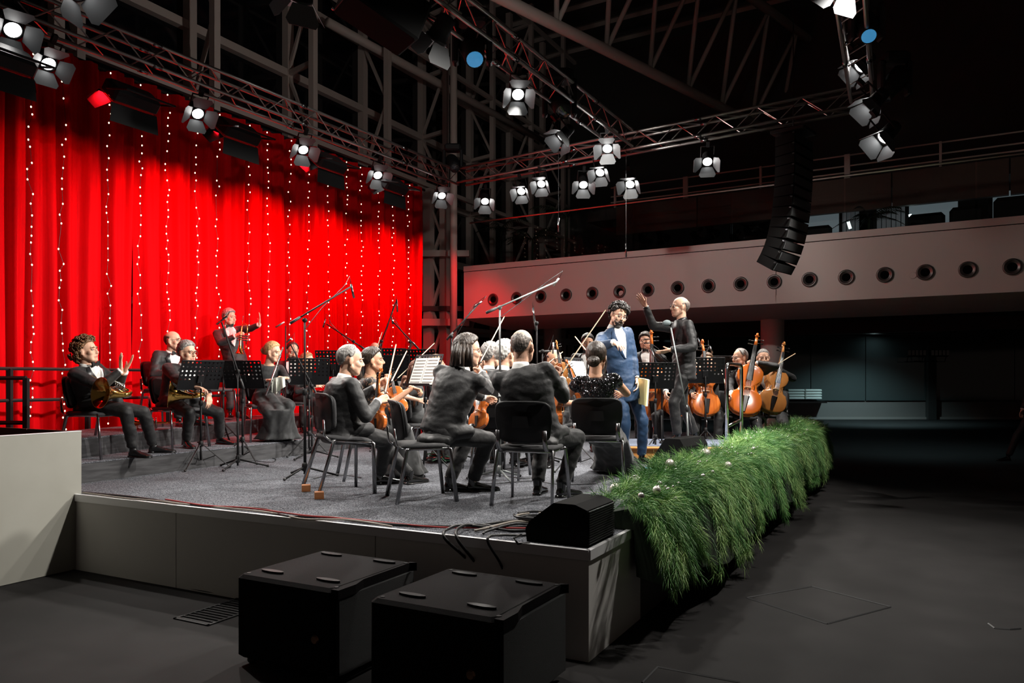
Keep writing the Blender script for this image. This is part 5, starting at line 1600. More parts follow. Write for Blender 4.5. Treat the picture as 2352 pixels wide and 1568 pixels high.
    for side, FT, sg in (('R', RF, 1), ('L', LF, -1)):
        hj = P + rp * (sg * .095 * s) - V((0, 0, .03))
        if FT is None:
            if sit: FT = base + fp * .44 * s + rp * (sg * .13 * s)
            else: FT = base + rp * (sg * .11 * s)
        FT = V((FT[0], FT[1], gz if len(FT) < 3 else FT[2]))
        an = FT + V((0, 0, .085 * s))
        kp = (fp + rp * (sg * .18) + V((0, 0, .35))) if sit else (fp + rp * sg * .1)
        kn, an = ik(hj, an, lt, ls, kp)
        LG[side] = (hj, kn, an, FT)
        body.cap(hj, kn, .07 * s, .045 * s); body.cap(kn, an, .045 * s, .035 * s)
    co, fs = remesh(body, .016 if arms != 'bare' else .012, 4)
    B = MB(); B.addmesh(co, fs, None)
    hv, hf, hmz = HEAD
    B.addmesh([HM @ V(p) for p in hv], hf, hmz)
    for side, hp, dr, pl, sg in (('R', rhand, rdir, rpalm, 1), ('L', lhand, ldir, lpalm, -1)):
        S0, e, h_ = tgt[side]
        if hp is None: continue
        dr = V(dr) if dr is not None else (h_ - e)
        pl = V(pl) if pl is not None else (-rc * sg - V((0, 0, .4)))
        mt = frame_mtx(h_, dr, -pl)
        hv2, hf2 = HANDS[hp]
        # right hand has its thumb on -X when the palm faces -Z
        k = s * (.97 if not fem else .88)
        S_ = M.Diagonal((k if side == 'R' else -k, k, k, 1))
        B.addmesh([mt @ (S_ @ V(p)) for p in hv2], [tuple(reversed(x)) for x in hf2] if side == 'L' else hf2)
    bodyo = put(B, 'body', [skin, m_lip, m_eye, m_iris, hm if hstyle not in ('bald',) else m_iris])
    # ---- hair
    hb = hair(hstyle, PCOUNT)
    if hb:
        hb.v = [tuple(HM @ V(p)) for p in hb.v]; put(hb, 'hair', hm)
    if beard:
        bb = beard_mb(True, PCOUNT); bb.v = [tuple(HM @ V(p)) for p in bb.v]; put(bb, 'beard', beard)
    if specs:
        g = glasses_mb(); g.v = [tuple(HM @ V(p)) for p in g.v]; put(g, 'glasses', m_glasses)
    # ---- legs clothing
    if legs and not (fem and outfit != 'blouse'):
        tr_ = MB()
        tr_.ell(P - V((0, 0, .01)), (.175 * s * fat, .135 * s * fat, .13 * s), ROTZ(-R(pyaw)))
        for side in 'RL':
            hj, kn, an, FT = LG[side]
            tr_.cap(hj, kn, .098 * s * fat ** .6, .070 * s)
            e = kn + (an - kn) * .94
            tr_.tube([kn - (an - kn) * .05, kn, kn + (an - kn) * .5, e], [.05 * s, .070 * s, .064 * s, .056 * s], 14)
        co, fs = remesh(tr_, vox, 4)
        co = displace(co, fs, .006, 8, sd, 1.3)
        t_ = MB(); t_.addmesh(co, fs); put(t_, 'trousers', tm)
    if fem and outfit != 'blouse' and legs:
        sk = MB(); hjm = P
        kn = (LG['R'][1] + LG['L'][1]) / 2; ft = (LG['R'][3] + LG['L'][3]) / 2
        if sit:
            sk.ell(P, (.19 * s, .15 * s, .13 * s), ROTZ(-R(pyaw)))
            for side in 'RL': sk.cap(LG[side][0], LG[side][1], .105 * s, .082 * s)
            sk.cap(P + fp * .1, kn, .10 * s, .075 * s)
            rings = []
            for k, (a, b) in ((0, (.19, .10)), (.15, (.20, .12)), (.45, (.215, .145)), (.75, (.25, .18)), (.96, (.31, .235))):
                c = kn + fp * .01 + (V((ft.x, ft.y, gz + .012)) - kn) * k
                ring = []
                for i in range(40):
                    an = 2 * pi * i / 40; wv = 1 + .09 * k * sin(an * 7 + sd) + .05 * k * sin(an * 12)
                    ring.append(c + rp * (a * s * sin(an) * wv) + fp * (b * s * cos(an) * wv))
                rings.append(ring)
            sk.loft(rings)
        co, fs = remesh(sk, vox, 3)
        co = displace(co, fs, .009, 7, sd, .5)
        t_ = MB(); t_.addmesh(co, fs); put(t_, 'skirt', tm if tm is not m_trous else m_dress)
    if legs:
        for side in 'RL':
            hj, kn, an, FT = LG[side]
            tdir = (an - kn); fy = V((fp.x, fp.y, 0)) + rp * (.25 if side == 'R' else -.25)
            if toe: fy = head_dir(toe)
            me = SHOE[glossy]
            rel = V((an.x, an.y, an.z - .085 * s)) - sh
            o = obj('shoe', me, T, frame_mtx(rel, fy, (0, 0, 1)) @ M.Scale(s * (1 if not fem else .85), 4) @ M.Translation((0, .03, 0)))
    # ---- jacket / top
    jk = MB()
    if outfit in ('tux', 'suit', 'black'):
        hem = (-.10 if sit else -.25)
        rr = [tring(t, .010) for t in (hem, hem * .5, 0, .12, .22, .34, .45, .57, .68, .78, .86, .93, .985)]
        jk.loft(rr)
        if sit:
            b_ = P - fp * .06 - V((0, 0, .07)); jk.ell(b_, (.205 * s * fat, .135 * s, .07 * s), ROTZ(-R(pyaw)))
            for sg in (-1, 1): jk.cap(P + rp * (sg * .13) + fp * .02, P + rp * (sg * .15 * s) + fp * .16 * s - V((0, 0, .0)), .085 * s, .06 * s)
        for side in 'RL':
            S0, e, h_ = tgt[side]
            jk.cap(sc_(.80) + (S0 - sc_(.80)) * .5, S0, .085 * s, .072 * s)
            jk.cap(S0, e, .074 * s, .058 * s)
            en_ = e + (h_ - e) * .93
            jk.tube([e - (en_ - e) * .1, e, e + (en_ - e) * .5, en_], [.04 * s, .058 * s, .051 * s, .043 * s], 14)
    elif arms in ('jacket', 'long'):
        jk.loft([tring(t, .008) for t in (-.1, 0, .12, .22, .34, .45, .57, .68, .78, .86, .93)])
        for side in 'RL':
            S0, e, h_ = tgt[side]
            jk.cap(sc_(.80), S0, .070 * s, .056 * s); jk.cap(S0, e, .056 * s, .045 * s)
            en_ = e + (h_ - e) * .93
            jk.tube([e - (en_ - e) * .1, e, e + (en_ - e) * .5, en_], [.03 * s, .045 * s, .040 * s, .032 * s], 12)
    else:
        jk.loft([tring(t, .008) for t in (-.05, 0, .12, .22, .34, .45, .57, .68, .78, .86, .92)])
        for side in 'RL':
            S0, e, h_ = tgt[side]
            k = .30 if outfit == 'sequin' else .55
            jk.cap(sc_(.80), S0, .074 * s, .064 * s); jk.tube([S0, S0 + (e - S0) * k], [.066 * s, .060 * s], 14)
    co, fs = remesh(jk, vox, 4 if not fem else 3)
    co = displace(co, fs, .0060 if not fem else .003, 7, sd + 5, 1.7)
    t_ = MB(); t_.addmesh(co, fs)
    put(t_, {'tux': 'jacket', 'suit': 'jacket', 'black': 'jacket'}.get(outfit, 'top'), jm)
    if outfit in ('tux', 'suit', 'black'):
        shm = m_shirt if outfit != 'black' else m_bow
        # shirt front, lapels
        s1 = MB(); nt_, na_ = 12, 8
        tb = .46 if outfit == 'suit' else .40
        vk = .40 if outfit == 'suit' else .52
        def vw(t): return max(.02, vk * ((t - tb) / (.97 - tb)) ** .8)
        g = []
        for i in range(nt_ + 1):
            t = tb + (.99 - tb) * i / nt_
            g.append([tpt(t, vw(t) * (-1 + 2 * j / na_), .0185) for j in range(na_ + 1)])
        vs = [p for row in g for p in row]
        s1.add(vs, [(i * (na_ + 1) + j, i * (na_ + 1) + j + 1, (i + 1) * (na_ + 1) + j + 1, (i + 1) * (na_ + 1) + j) for i in range(nt_) for j in range(na_)])
        # collar
        n0 = N - w * .01; n1 = HM @ V((0, -.030, -.092))
        ax = (n1 - n0).normalized(); cx_ = fc.cross(ax).normalized(); fy = ax.cross(cx_)
        rings = []
        for k, rr_ in ((-.3, .075), (.25, .066), (.62, .060), (.60, .056)):
            c = n0 + (n1 - n0) * k
            rings.append([c + cx_ * (rr_ * s * cos(2 * pi * i / 20)) + fc * (rr_ * s * sin(2 * pi * i / 20)) + ax * (-.012 * sin(2 * pi * i / 20)) for i in range(20)])
        s1.loft(rings, False)
        put(s1, 'shirt', shm)
        lp = MB()
        for sg in (-1, 1):
            g = []
            for i in range(9):
                t = tb + (.95 - tb) * i / 8
                a0 = vw(t); wd_ = .05 + .26 * (1 - abs(i / 8 - .72) * 1.25)
                g.append([tpt(t, sg * a0, .0215), tpt(t, sg * (a0 + wd_ * .5), .0245), tpt(t, sg * (a0 + wd_), .0175)])
            lp.add([p for row in g for p in row], [(i * 3 + j, i * 3 + j + 1, i * 3 + 4 + j, i * 3 + 3 + j) for i in range(8) for j in range(2)])
        put(lp, 'lapels', m_lapel if outfit == 'tux' else jm)
        if outfit == 'tux' and bow_tie:
            c = tpt(.965, 0, .030) + ax * .018; bt = MB()
            for sg in (-1, 1):
                bt.loft([[c + rc * (sg * x) + ax * (z * q1) + fc * (.004 + y_ * q2) for q1, q2 in ((1, 1), (1, -1), (-1, -1), (-1, 1))] for x, z, y_ in ((.004, .009, .006), (.03, .022, .009), (.058, .026, .006))])
            bt.bbox(c, (.018, .018, .018), None, .004); put(bt, 'bow_tie', m_bow, False)
        for side in 'RL':
            S0, e, h_ = tgt[side]
            dd_ = (h_ - e).normalized()
            cf = MB(); cf.tube([e + (h_ - e) * .88, e + (h_ - e) * .985], [.040 * s, .038 * s], 14); put(cf, 'cuff', shm)
    return T, tgt, HM
# ------------------------------------------------------------------ the orchestra
def xy(px, d): return ((px - CX) / F * d, d)
def seat(px, d, gz, th, label, back=.02):
    x, y = xy(px, d); chair(x, y, gz, th, label)
    f = head_dir(th)
    return (x - f.x * back, y - f.y * back)
BOWN = (0, -1, 0)

# A: older violinist, front left
p = (-1.533, 6.929); ch = chair(p[0], p[1], ST + .0, 60, 'black chair at front left, its rear legs on wooden blocks')
ch.rotation_euler = (R(-6), 0, -R(60)); ch.location.z = ST + .028
person('balding grey haired violinist in black suit seated in profile at front left', ST, 58, (-1.50, 6.96), at(806, 828, 6.98), hyaw=72, hpitch=-6, pyaw=52,
       RH=at(868, 921, 7.0), rhand='grip', rdir=(.9, .5, .3), LH=at(866, 888, 7.35), lhand='grip', ldir=(.5, .5, .5), LF=onz(940, 1112, ST), RF=onz(872, 1112, ST),
       hstyle='high', hm=h_grey, skin=m_skin, fat=1.1, s=1.03, specs=False, beard=None, vox=.0118, bow_tie=False)
viol('violin', 'orange violin held upright on the grey haired player\'s knee', 'violin', frame_mtx(at(868, 990, 7.25), at(877, 838, 7.32) - at(868, 990, 7.25), (-.6, -.7, .1)), 1.0, group='violins and violas')
bow(at(884, 908, 7.15), at(910, 793, 7.6), 'pale bow held up by the grey haired violinist', BOWN)
for i, (px, py) in enumerate(((703, 1128), (733, 1145))):
    q = onz(px, py, ST); bk = MB(); bk.bbox((0, 0, .03), (.075, .075, .06), None, .003); o = bk.build('wooden_block', m_block); o.location = (q.x, q.y, ST); o.rotation_euler = (0, 0, .3)
    tag(o, 'small wooden block under a chair leg, ' + ('the farther one' if i == 0 else 'the nearer one'), 'block', 'chair leg blocks')

# B: woman in lace
px_ = seat(838, 7.95, ST, 70, 'black chair behind the grey haired violinist')
person('dark haired woman in black lace top reaching out to turn a page', ST, 72, px_, at(858, 828, 7.95), hyaw=84, hpitch=2, RH=at(948, 890, 7.75), rhand='pinch', rdir=(1, .1, -.25), rpalm=(0, 0, -1),
       LH=at(889, 876, 8.05), lhand='grip', outfit='lace', jm=m_lace, tm=m_dress, arms='bare', skin=m_skin2, hstyle='pony', hm=h_dark, s=.95, armlen=1.12, vox=.0135, rpole=(0, -.4, -1))
viol('violin', 'orange violin facing the viewer before the woman in lace', 'violin', frame_mtx(at(917, 948, 7.9), at(895, 846, 8.3) - at(917, 948, 7.9), (.1, -1, .2)), 1.0, m=m_varn, group='violins and violas')
bow(at(897, 882, 8.0), at(934, 808, 8.45), 'bow held upright by the woman in lace', BOWN)

# C: long haired violinist leaning forward
chair(-.76, 6.55, ST, 72, 'black chair with empty backrest at front centre left')
person('long dark haired violinist in black suit leaning forward with glasses', ST, 26, xy(1014, 6.62), at(1076, 806, 6.72), hyaw=78, hpitch=-4, pyaw=52, RH=at(1108, 858, 7.12), rhand='grip',
       LH=at(1112, 912, 7.15), lhand='grip', RF=onz(1085, 1128, ST), LF=onz(1032, 1128, ST), jm=m_suit2, hstyle='mid', hm=h_dark, specs=True, vox=.0118, s=1.03, toe=75, bow_tie=False)
viol('violin', 'orange violin partly hidden beside the leaning violinist', 'violin', frame_mtx(at(1096, 985, 7.25), at(1118, 850, 7.5) - at(1096, 985, 7.25), (-.5, -.8, .1)), 1.0, group='violins and violas')
bow(at(1100, 838, 7.1), at(1158, 728, 7.35), 'bow raised beside the long haired violinist\'s face', BOWN)

# D: bald man from behind
chair(.155, 6.33, ST, 20, 'black plastic backed chair in the middle of the front row')
person('balding violinist in black suit seen from behind holding a bow', ST, 8, (.20, 6.42), at(1200, 796, 6.42), hyaw=22, hpitch=0, pyaw=30, RH=at(1290, 872, 6.75), rhand='grip', rdir=(-.05, .3, 1), rpalm=(-1, .2, 0), rpole=(.45, -.1, -1),
       LH=at(1272, 960, 6.95), RF=onz(1290, 1142, ST), LF=onz(1235, 1136, ST), jm=m_suit2, hstyle='buzz', hm=h_stub, skin=m_skin, vox=.0118, s=1.05, fat=1.06, specs=False)
viol('violin', 'brown violin held upright beside the balding player', 'violin', frame_mtx(at(1278, 990, 6.85), at(1284, 812, 6.80) - at(1278, 990, 6.85), (.95, .25, 0)), 1.0, m=m_varn, group='violins and violas')
bow(at(1287, 862, 6.72), at(1390, 713, 7.0), 'long pale bow slanting up in front of the man in the blue suit', BOWN)

# E: woman with sequinned top
chair(.80, 7.35, ST, 8, 'black plastic backed chair of the woman in sequins')
person('woman with low bun and black sequin top seen from behind', ST, 4, (.83, 7.42), at(1370, 820, 7.38), hyaw=18, hpitch=-4, pyaw=30, RH=at(1428, 905, 7.80), rpole=(1, -.25, -.75), LH=at(1325, 925, 7.7), lpole=(-1, -.2, -.6), outfit='sequin', jm=m_sequin, tm=m_dress,
       arms='bare', skin=m_skin2, hstyle='lowbun', hm=h_dark, s=1.0, vox=.0118, fat=1.06, RF=onz(1440, 1085, ST), LF=onz(1400, 1085, ST))
viol('violin', 'small scroll and neck of a violin left of the bun haired woman', 'violin', frame_mtx(at(1352, 945, 8.0), at(1307, 843, 8.1) - at(1352, 945, 8.0), (.5, .8, 0)), 1.0, group='violins and violas')
bow(at(1352, 812, 8.0), at(1322, 775, 8.3), 'short visible bow left of the bun haired woman\'s head', BOWN)

# P1, P2 : grey heads from behind
px_ = seat(1128, 8.9, ST, 20, 'black chair of the grey haired violinist behind the leaning man')
person('grey haired violinist from behind, left one of two before the balding player', ST, 18, px_, at(1128, 817, 8.95), hyaw=38, hstyle='thick', hm=h_grey, vox=.013)
px_ = seat(1150, 8.0, ST, 15, 'chrome legged chair of the silver haired violinist')
person('silver haired violinist from behind with thick white hair', ST, 15, px_, at(1161, 815, 8.05), hyaw=35, hstyle='thick', hm=h_white, vox=.013, RF=onz(1185, 1075, ST))

# Q: violist
px_ = seat(1272, 9.4, ST, 205, 'black chair of the bald violist behind the front row')
person('smiling bald violist with glasses facing the viewer', ST, 205, px_, at(1274, 828, 9.4), hyaw=150, hpitch=-4, hstyle='fringe', hm=h_black, skin=m_skin2, specs=True, vox=.014, RH=at(1245, 850, 9.2), rhand='grip')
bow(at(1240, 848, 9.1), at(1292, 808, 9.2), 'thin bow crossing before the bald violist', BOWN)
viol('viola', 'brown viola held by the bald violist', 'viola', frame_mtx(at(1300, 905, 9.1), at(1282, 806, 9.15) - at(1300, 905, 9.1), (-.2, -.9, .2)), 1.08, m=m_varn3, group='violins and violas')

# R: standing musician behind the bun
person('musician in dark suit and bow tie standing behind the bun haired woman', ST, 190, xy(1343, 10.9), at(1350, 788, 10.9), hyaw=185, hpitch=-5, sit=False, s=.93, hstyle='short', hm=h_black, skin=m_skin2, vox=.014)

# F: man in blue
FD = 9.15
person('bearded man in navy blue suit bowing with outstretched hand', ST, 155, xy(1437, FD), at(1421, 724, FD - .10), hyaw=160, hpitch=-16, hroll=-12, sit=False, s=.99, RH=at(1412, 786, FD - .55), rhand='relax', rdir=(.35, -.8, -.25), rpalm=(.2, .3, -1), rpole=(-.9, .3, -.4),
       LH=at(1468, 905, FD - .1), lhand='relax', lpole=(.6, .6, -.5), outfit='suit', jm=m_blue, tm=m_blue, hstyle='curlshort', hm=h_black, beard=h_dark, specs=True, skin=m_skin, vox=.0118,
       RF=onz(1428, 1066, ST), LF=onz(1474, 1064, ST), sho=.01)
t = thing('score_book', 'thick open score held at the blue suited man\'s side', 'book', mtx=M.Translation(at(1474, 900, FD - .16)) @ M.Rotation(R(28), 4, 'Z') @ M.Rotation(R(6), 4, 'X'))
for k, (m_, dx) in enumerate(((mat('cream cover', (.75, .68, .32), .6), -.012), (m_paper, 0), (mat('grey cover', (.35, .36, .33), .6), .012))):
    mb = MB(); rings = []
    for i in range(9):
        q = i / 8; x = dx + .05 * sin(q * 2.2); rings.append([V((x - .005, -.11 + .22 * q, -.15)), V((x + .005, -.11 + .22 * q, -.15)), V((x + .005, -.11 + .22 * q, .15)), V((x - .005, -.11 + .22 * q, .15))])
    mb.loft(rings); mb.build(('cover', 'page_block', 'cover')[k], m_, t, False)

# G: conductor
GD = 10.05
person('bald conductor in black suit raising his arm, standing on the podium', PZ + .007, -100, xy(1570, GD), at(1561, 706, GD), hyaw=-97, hpitch=4, sit=False, s=1.03, RH=at(1483, 703, GD + .12), rhand='open', rdir=(-.55, 0, .85), rpalm=(-.55, -.8, -.1), rpole=(0, .2, -1),
       LH=at(1540, 803, GD - .32), lhand='open', ldir=(-1, -.1, -.28), lpalm=(-.15, .5, .8), lpole=(.9, -.4, -.6), outfit='black', hstyle='fringe', hm=h_stub, vox=.0118, specs=True, RF=(xy(1598, GD + .14)[0], GD + .14), LF=(xy(1556, GD - .10)[0], GD - .10), toe=-108, armlen=1.05)

# H: curly horn player
px_ = seat(222, 8.05, RZ1, 100, 'black chair of the curly haired horn player on the riser')
person('curly haired horn player in tuxedo clapping, looking up', RZ1, 97, px_, at(200, 807, 8.0), hyaw=92, hpitch=10, s=.97, RH=at(278, 850, 7.92), rhand='open', rdir=(-.1, .1, 1), rpalm=(.75, .7, 0), LH=at(287, 852, 8.0), lhand='open', ldir=(.5, .1, .85), lpalm=(-.75, -.55, .3),
       RF=onz(306, 1050, RZ1), LF=onz(352, 1040, RZ1), hstyle='curly', hm=h_curl, glossy=False, vox=.0118, rpole=(-.2, -.5, -1), lpole=(-.1, .6, -1), jm=m_suit)
horn(frame_mtx(at(230, 902, 7.66), (-.50, -.85, .10), (.25, -.1, .95)), 'brass french horn resting on the curly haired player\'s lap')

# J: second horn player
px_ = seat(408, 9.2, RZ1, 120, 'black chair of the horn player with glasses on the riser')
person('horn player with glasses in tuxedo seated behind a music stand', RZ1, 124, px_, at(430, 810, 9.15), hyaw=112, hpitch=-3, s=.98, RH=at(447, 888, 8.75), rhand='relax', rdir=(1, -.1, -.15), rpalm=(0, -.2, -1), LH=at(484, 915, 8.9), lhand='relax', ldir=(.3, -.5, -.8), lpalm=(-.6, .5, -.6),
       RF=onz(428, 1028, RZ1), LF=onz(505, 1020, RZ1), hstyle='short', hm=h_grey, specs=True, vox=.0118, jm=m_suit2, fat=1.12)
horn(frame_mtx(at(388, 905, 8.75), (-.9, -.35, .1), (.4, -.3, .85)), 'brass french horn held by the player with glasses')

# I: bald man behind
px_ = seat(383, 10.2, RZ2, 118, 'grey chair on the upper riser behind the second horn player')
person('bald bearded brass player with glasses in tuxedo on the upper riser', RZ2, 120, px_, at(398, 783, 10.2), hyaw=96, hpitch=2, s=.98, hstyle='fringe', hm=h_dark, specs=True, vox=.0135, jm=m_suit2, skin=m_skin)
chair(xy(488, 11.3)[0], 11.3, RZ2, 130, 'empty grey chair on the upper riser behind the trumpet player')

# K: trumpet
KD = 12.0
person('trumpet player in tuxedo standing with raised left hand', RZ2, 142, xy(541, KD), at(527, 729, KD - .05), hyaw=112, hpitch=-3, sit=False, s=.945, LH=at(598, 744, KD - .25), lhand='open', ldir=(.1, -.1, 1), lpalm=(-.85, -.4, .1), lpole=(.3, .2, -1),
       RH=at(541, 771, KD - .32), rhand='pinch', rdir=(.8, -.2, .3), rpalm=(.2, .6, -.3), rpole=(-.9, -.2, -.6), hstyle='short', hm=h_grey, vox=.013, jm=m_suit2, RF=onz(528, 963, RZ2), LF=onz(556, 961, RZ2))
trumpet(frame_mtx(at(553, 775, KD - .42), (-.05, -.1, -1), (-1, -.1, 0)), 'brass trumpet held upright by the standing player')
trumpet(frame_mtx(onz(352, 984, RZ2) + V((0, 0, .075)), (-.95, -.3, 0), (0, 0, 1)), 'brass trumpet lying on the riser behind the curly haired player')

# L: flute player
px_ = seat(612, 10.2, RZ1, 150, 'grey chair of the flute player at the riser edge')
person('blond flute player in long black dress wiping her flute', RZ1, 148, px_, at(627, 809, 10.15), hyaw=104, hpitch=-8, s=.97, RH=at(616, 873, 9.85), rhand='pinch', rdir=(.9, -.3, .1), rpalm=(.2, .3, -1), LH=at(656, 868, 9.82), lhand='pinch', ldir=(-.8, -.3, .1), lpalm=(-.2, .3, -1), outfit='dress', jm=m_dress, tm=m_dress, arms='long', hstyle='bun', hm=h_blond, vox=.013,
       RF=onz(625, 1012, RZ1), LF=onz(655, 1012, RZ1))
woodwind(at(611, 908, 9.72), at(650, 797, 9.85), 'silver flute held across by the blond player', 'flute')
mb = MB(); rings = []
t = thing('cleaning_cloth', 'pale cloth hanging from the flute player\'s hands', 'cloth', (0, 0, 0))
vs = []; fs = []
for i in range(9):
    for j in range(13):
        u, v = j / 12, i / 8
        q = at(624 + 30 * u + 4 * v * sin(u * 9), 864 + 4 * (1 - u) + (32 + 9 * sin(u * 5)) * v, 9.76 + .05 * v * sin(u * 14))
        vs.append(q)
for i in range(8):
    for j in range(12): fs.append((i * 13 + j, i * 13 + j + 1, i * 13 + 14 + j, i * 13 + 13 + j))
MB().add(vs, fs).build('cloth_sheet', m_cloth, t, True)

# M, N
px_ = seat(674, 12.1, RZ1, 165, 'chair of the bearded woodwind player, mostly hidden')
person('bearded woodwind player in tuxedo looking down behind the flute player', RZ1, 165, px_, at(672, 806, 12.0), hyaw=150, hpitch=-24, s=1.0, hstyle='high', hm=h_black, beard=h_black, vox=.013)
px_ = seat(700, 11.2, RZ1, 118, 'chair of the oboe player with long hair')
person('oboe player with long light brown hair and glasses', RZ1, 120, px_, at(707, 831, 11.2), hyaw=106, hpitch=4, s=.93, outfit='blouse', jm=m_dress, arms='long', hstyle='long', hm=hairmat('light brown hair', (.20, .10, .045), (.42, .24, .12)), specs=True, vox=.013, LH=at(726, 868, 10.9), lhand='grip')
woodwind(at(722, 888, 10.85), at(734, 818, 10.9), 'black oboe with silver keys pointing up beside the oboist', 'oboe')

# winds further back
px_ = seat(925, 12.6, ST, 178, 'chair of the bassoon player, mostly hidden')
person('bassoon player with short hair behind the perforated stands', ST, 180, px_, at(928, 822, 12.5), hyaw=130, hpitch=0, s=1.02, hstyle='crop', hm=h_brown, vox=.015, RH=at(912, 850, 12.2), rhand='grip')
woodwind(at(893, 868, 12.1), at(949, 787, 12.25), 'dark red bassoon slanting up before its player', 'bassoon')
px_ = seat(957, 9.4, ST, 60, 'chair of the woman with red brown hair')
person('woman with long red brown hair seen from behind near the open music', ST, 62, px_, at(962, 852, 9.35), hyaw=62, hpitch=-5, s=.93, outfit='lace', jm=m_dress, arms='bare', skin=m_skin, hstyle='long', hm=hairmat('red brown hair', (.07, .022, .012), (.20, .08, .04)), vox=.014, RH=at(960, 918, 9.1), LH=at(925, 878, 9.5), lhand='grip')
bow(at(910, 872, 9.3), at(998, 788, 9.5), 'long pale bow slanting up right of the woman in lace', BOWN)
px_ = seat(1003, 11.2, ST, 110, 'chair of the woman with loose blond hair')
person('woman with loose blond hair glancing right behind the sheet music', ST, 112, px_, at(1004, 836, 11.1), hyaw=100, hpitch=10, s=.95, outfit='blouse', jm=m_dress, arms='long', hstyle='loose', hm=h_blond, vox=.015)
px_ = seat(862, 12.4, RZ1, 170, 'chair of the hidden bald wind player')
person('bald wind player whose head shows above the woman in lace', RZ1, 172, px_, at(861, 806, 12.3), hyaw=170, hpitch=-15, s=1.0, hstyle='bald', hm=h_dark, vox=.016)
bow(at(864, 805, 11.6), at(878, 763, 11.7), 'short pale bow tip above the woman in lace', BOWN)
px_ = seat(1112, 11.0, ST, 170, 'chair of the half hidden dark haired woman')
person('dark haired woman half hidden behind the grey haired violinist', ST, 175, px_, at(1110, 832, 10.9), hyaw=170, s=.95, outfit='blouse', jm=m_dress, arms='long', hstyle='loose', hm=h_black, vox=.016)

# S: bass player, T: hidden cellists
person('bass player in tuxedo covering his eyes with one hand', ST, 185, xy(1482, 11.8), at(1482, 784, 11.8), hyaw=200, sit=False, s=.93, LH=at(1492, 800, 11.55), lhand='open', ldir=(-.6, -.1, .75), lpalm=(.1, 1, .1), lpole=(.8, -.2, -.6), hstyle='thick', hm=h_dark, vox=.013)
viol('double_bass', 'orange double bass standing left of the conductor', 'double bass', frame_mtx(at(1499, 964, 11.3), at(1496, 768, 11.5) - at(1499, 964, 11.3), (-.15, -1, .1)), 2.25, neck=.13, cello=True, m=m_varn2, rib=.045, endpin=.05, group='cellos and bass')
px_ = seat(1548, 11.4, ST, 205, 'chair of the cellist hidden by the conductor')
person('cellist in black suit mostly hidden behind the conductor', ST, 205, px_, at(1566, 815, 11.3), hyaw=200, RH=at(1528, 908, 10.95), rhand='relax', vox=.014, RF=onz(1520, 1030, ST))
viol('cello', 'orange cello seen between the conductor\'s legs', 'cello', frame_mtx(at(1560, 958, 10.95), at(1575, 800, 11.35) - at(1560, 958, 10.95), (.05, -1, .15)), 1.95, neck=.13, cello=True, m=m_varn2, rib=.048, endpin=.15, group='cellos and bass')
px_ = seat(1632, 11.3, ST, 200, 'chair of the curly haired cellist behind the conductor')
person('cellist with long curly dark hair behind the perforated stand', ST, 200, px_, at(1624, 832, 11.25), hyaw=185, s=.97, outfit='blouse', jm=m_dress, arms='long', hstyle='long', hm=h_brown, vox=.013, LH=at(1612, 845, 10.95), lhand='grip', RH=at(1590, 905, 10.9), lpole=(1, 0, -.6))
viol('cello', 'amber cello behind the perforated stand right of the conductor', 'cello', frame_mtx(at(1622, 955, 10.8), at(1613, 808, 11.1) - at(1622, 955, 10.8), (.05, -1, .15)), 1.9, neck=.13, cello=True, m=m_varn3 if False else m_varn, rib=.048, endpin=.15, group='cellos and bass')
bow(at(1606, 850, 10.8), at(1594, 818, 10.9), 'short pale bow beside the curly haired cellist', BOWN)

# U1, U2
px_ = seat(1712, 11.25, ST, 215, 'chair of the cellist with glasses right of the podium rail')
person('cellist with glasses and receding grey hair looking left', ST, 208, px_, at(1699, 822, 11.15), hyaw=-108, hpitch=-2, LH=at(1736, 834, 11.0), lhand='grip', ldir=(-.9, -.3, .2), lpalm=(-.1, .6, -.6), lpole=(1, 0, -.5), RH=at(1680, 903, 10.8), rhand='grip', rdir=(-.6, -.3, -.5),
       hstyle='high', hm=h_grey, specs=True, jm=m_suit2, vox=.0135, RF=onz(1688, 1028, ST), LF=onz(1745, 1030, ST))
viol('cello', 'bright orange cello of the player with glasses', 'cello', frame_mtx(at(1706, 953, 10.7), at(1737, 782, 11.1) - at(1706, 953, 10.7), (-.25, -1, .15)), 2.12, neck=.13, cello=True, m=m_varn2, rib=.050, endpin=.14, group='cellos and bass')
bow(at(1673, 912, 10.65), at(1654, 838, 10.9), 'cello bow held low beside the podium rail', BOWN)
px_ = seat(1772, 11.75, ST, 205, 'chair of the rightmost cellist')
person('stocky cellist with cropped hair and bow tie, rightmost on stage', ST, 200, px_, at(1753, 822, 11.65), hyaw=190, hpitch=-6, s=1.02, LH=at(1788, 848, 11.35), lhand='grip', ldir=(-.7, -.3, .3), lpalm=(-.2, .6, -.5), lpole=(1, 0, -.6), hstyle='crop', hm=h_grey, fat=1.12, vox=.0135, RF=onz(1745, 1022, ST), LF=onz(1795, 1024, ST))
viol('cello', 'worn brown cello of the rightmost player', 'cello', frame_mtx(at(1767, 948, 11.15), at(1794, 812, 11.5) - at(1767, 948, 11.15), (.0, -1, .15)), 1.95, neck=.13, cello=True, m=m_varn3, rib=.050, endpin=.15, group='cellos and bass')
bow(at(1778, 840, 11.25), at(1825, 812, 11.5), 'cello bow pointing right beside the rightmost cellist', BOWN)

# onlooker at the right image edge
person('onlooker in black standing at the right edge, only a leg in view', 0.0, -95, xy(2374, 15.0), at(2376, 845, 15.0), sit=False, s=1.0, RF=(xy(2318, 15.0)[0], 15.1), vox=.016, toe=-100)

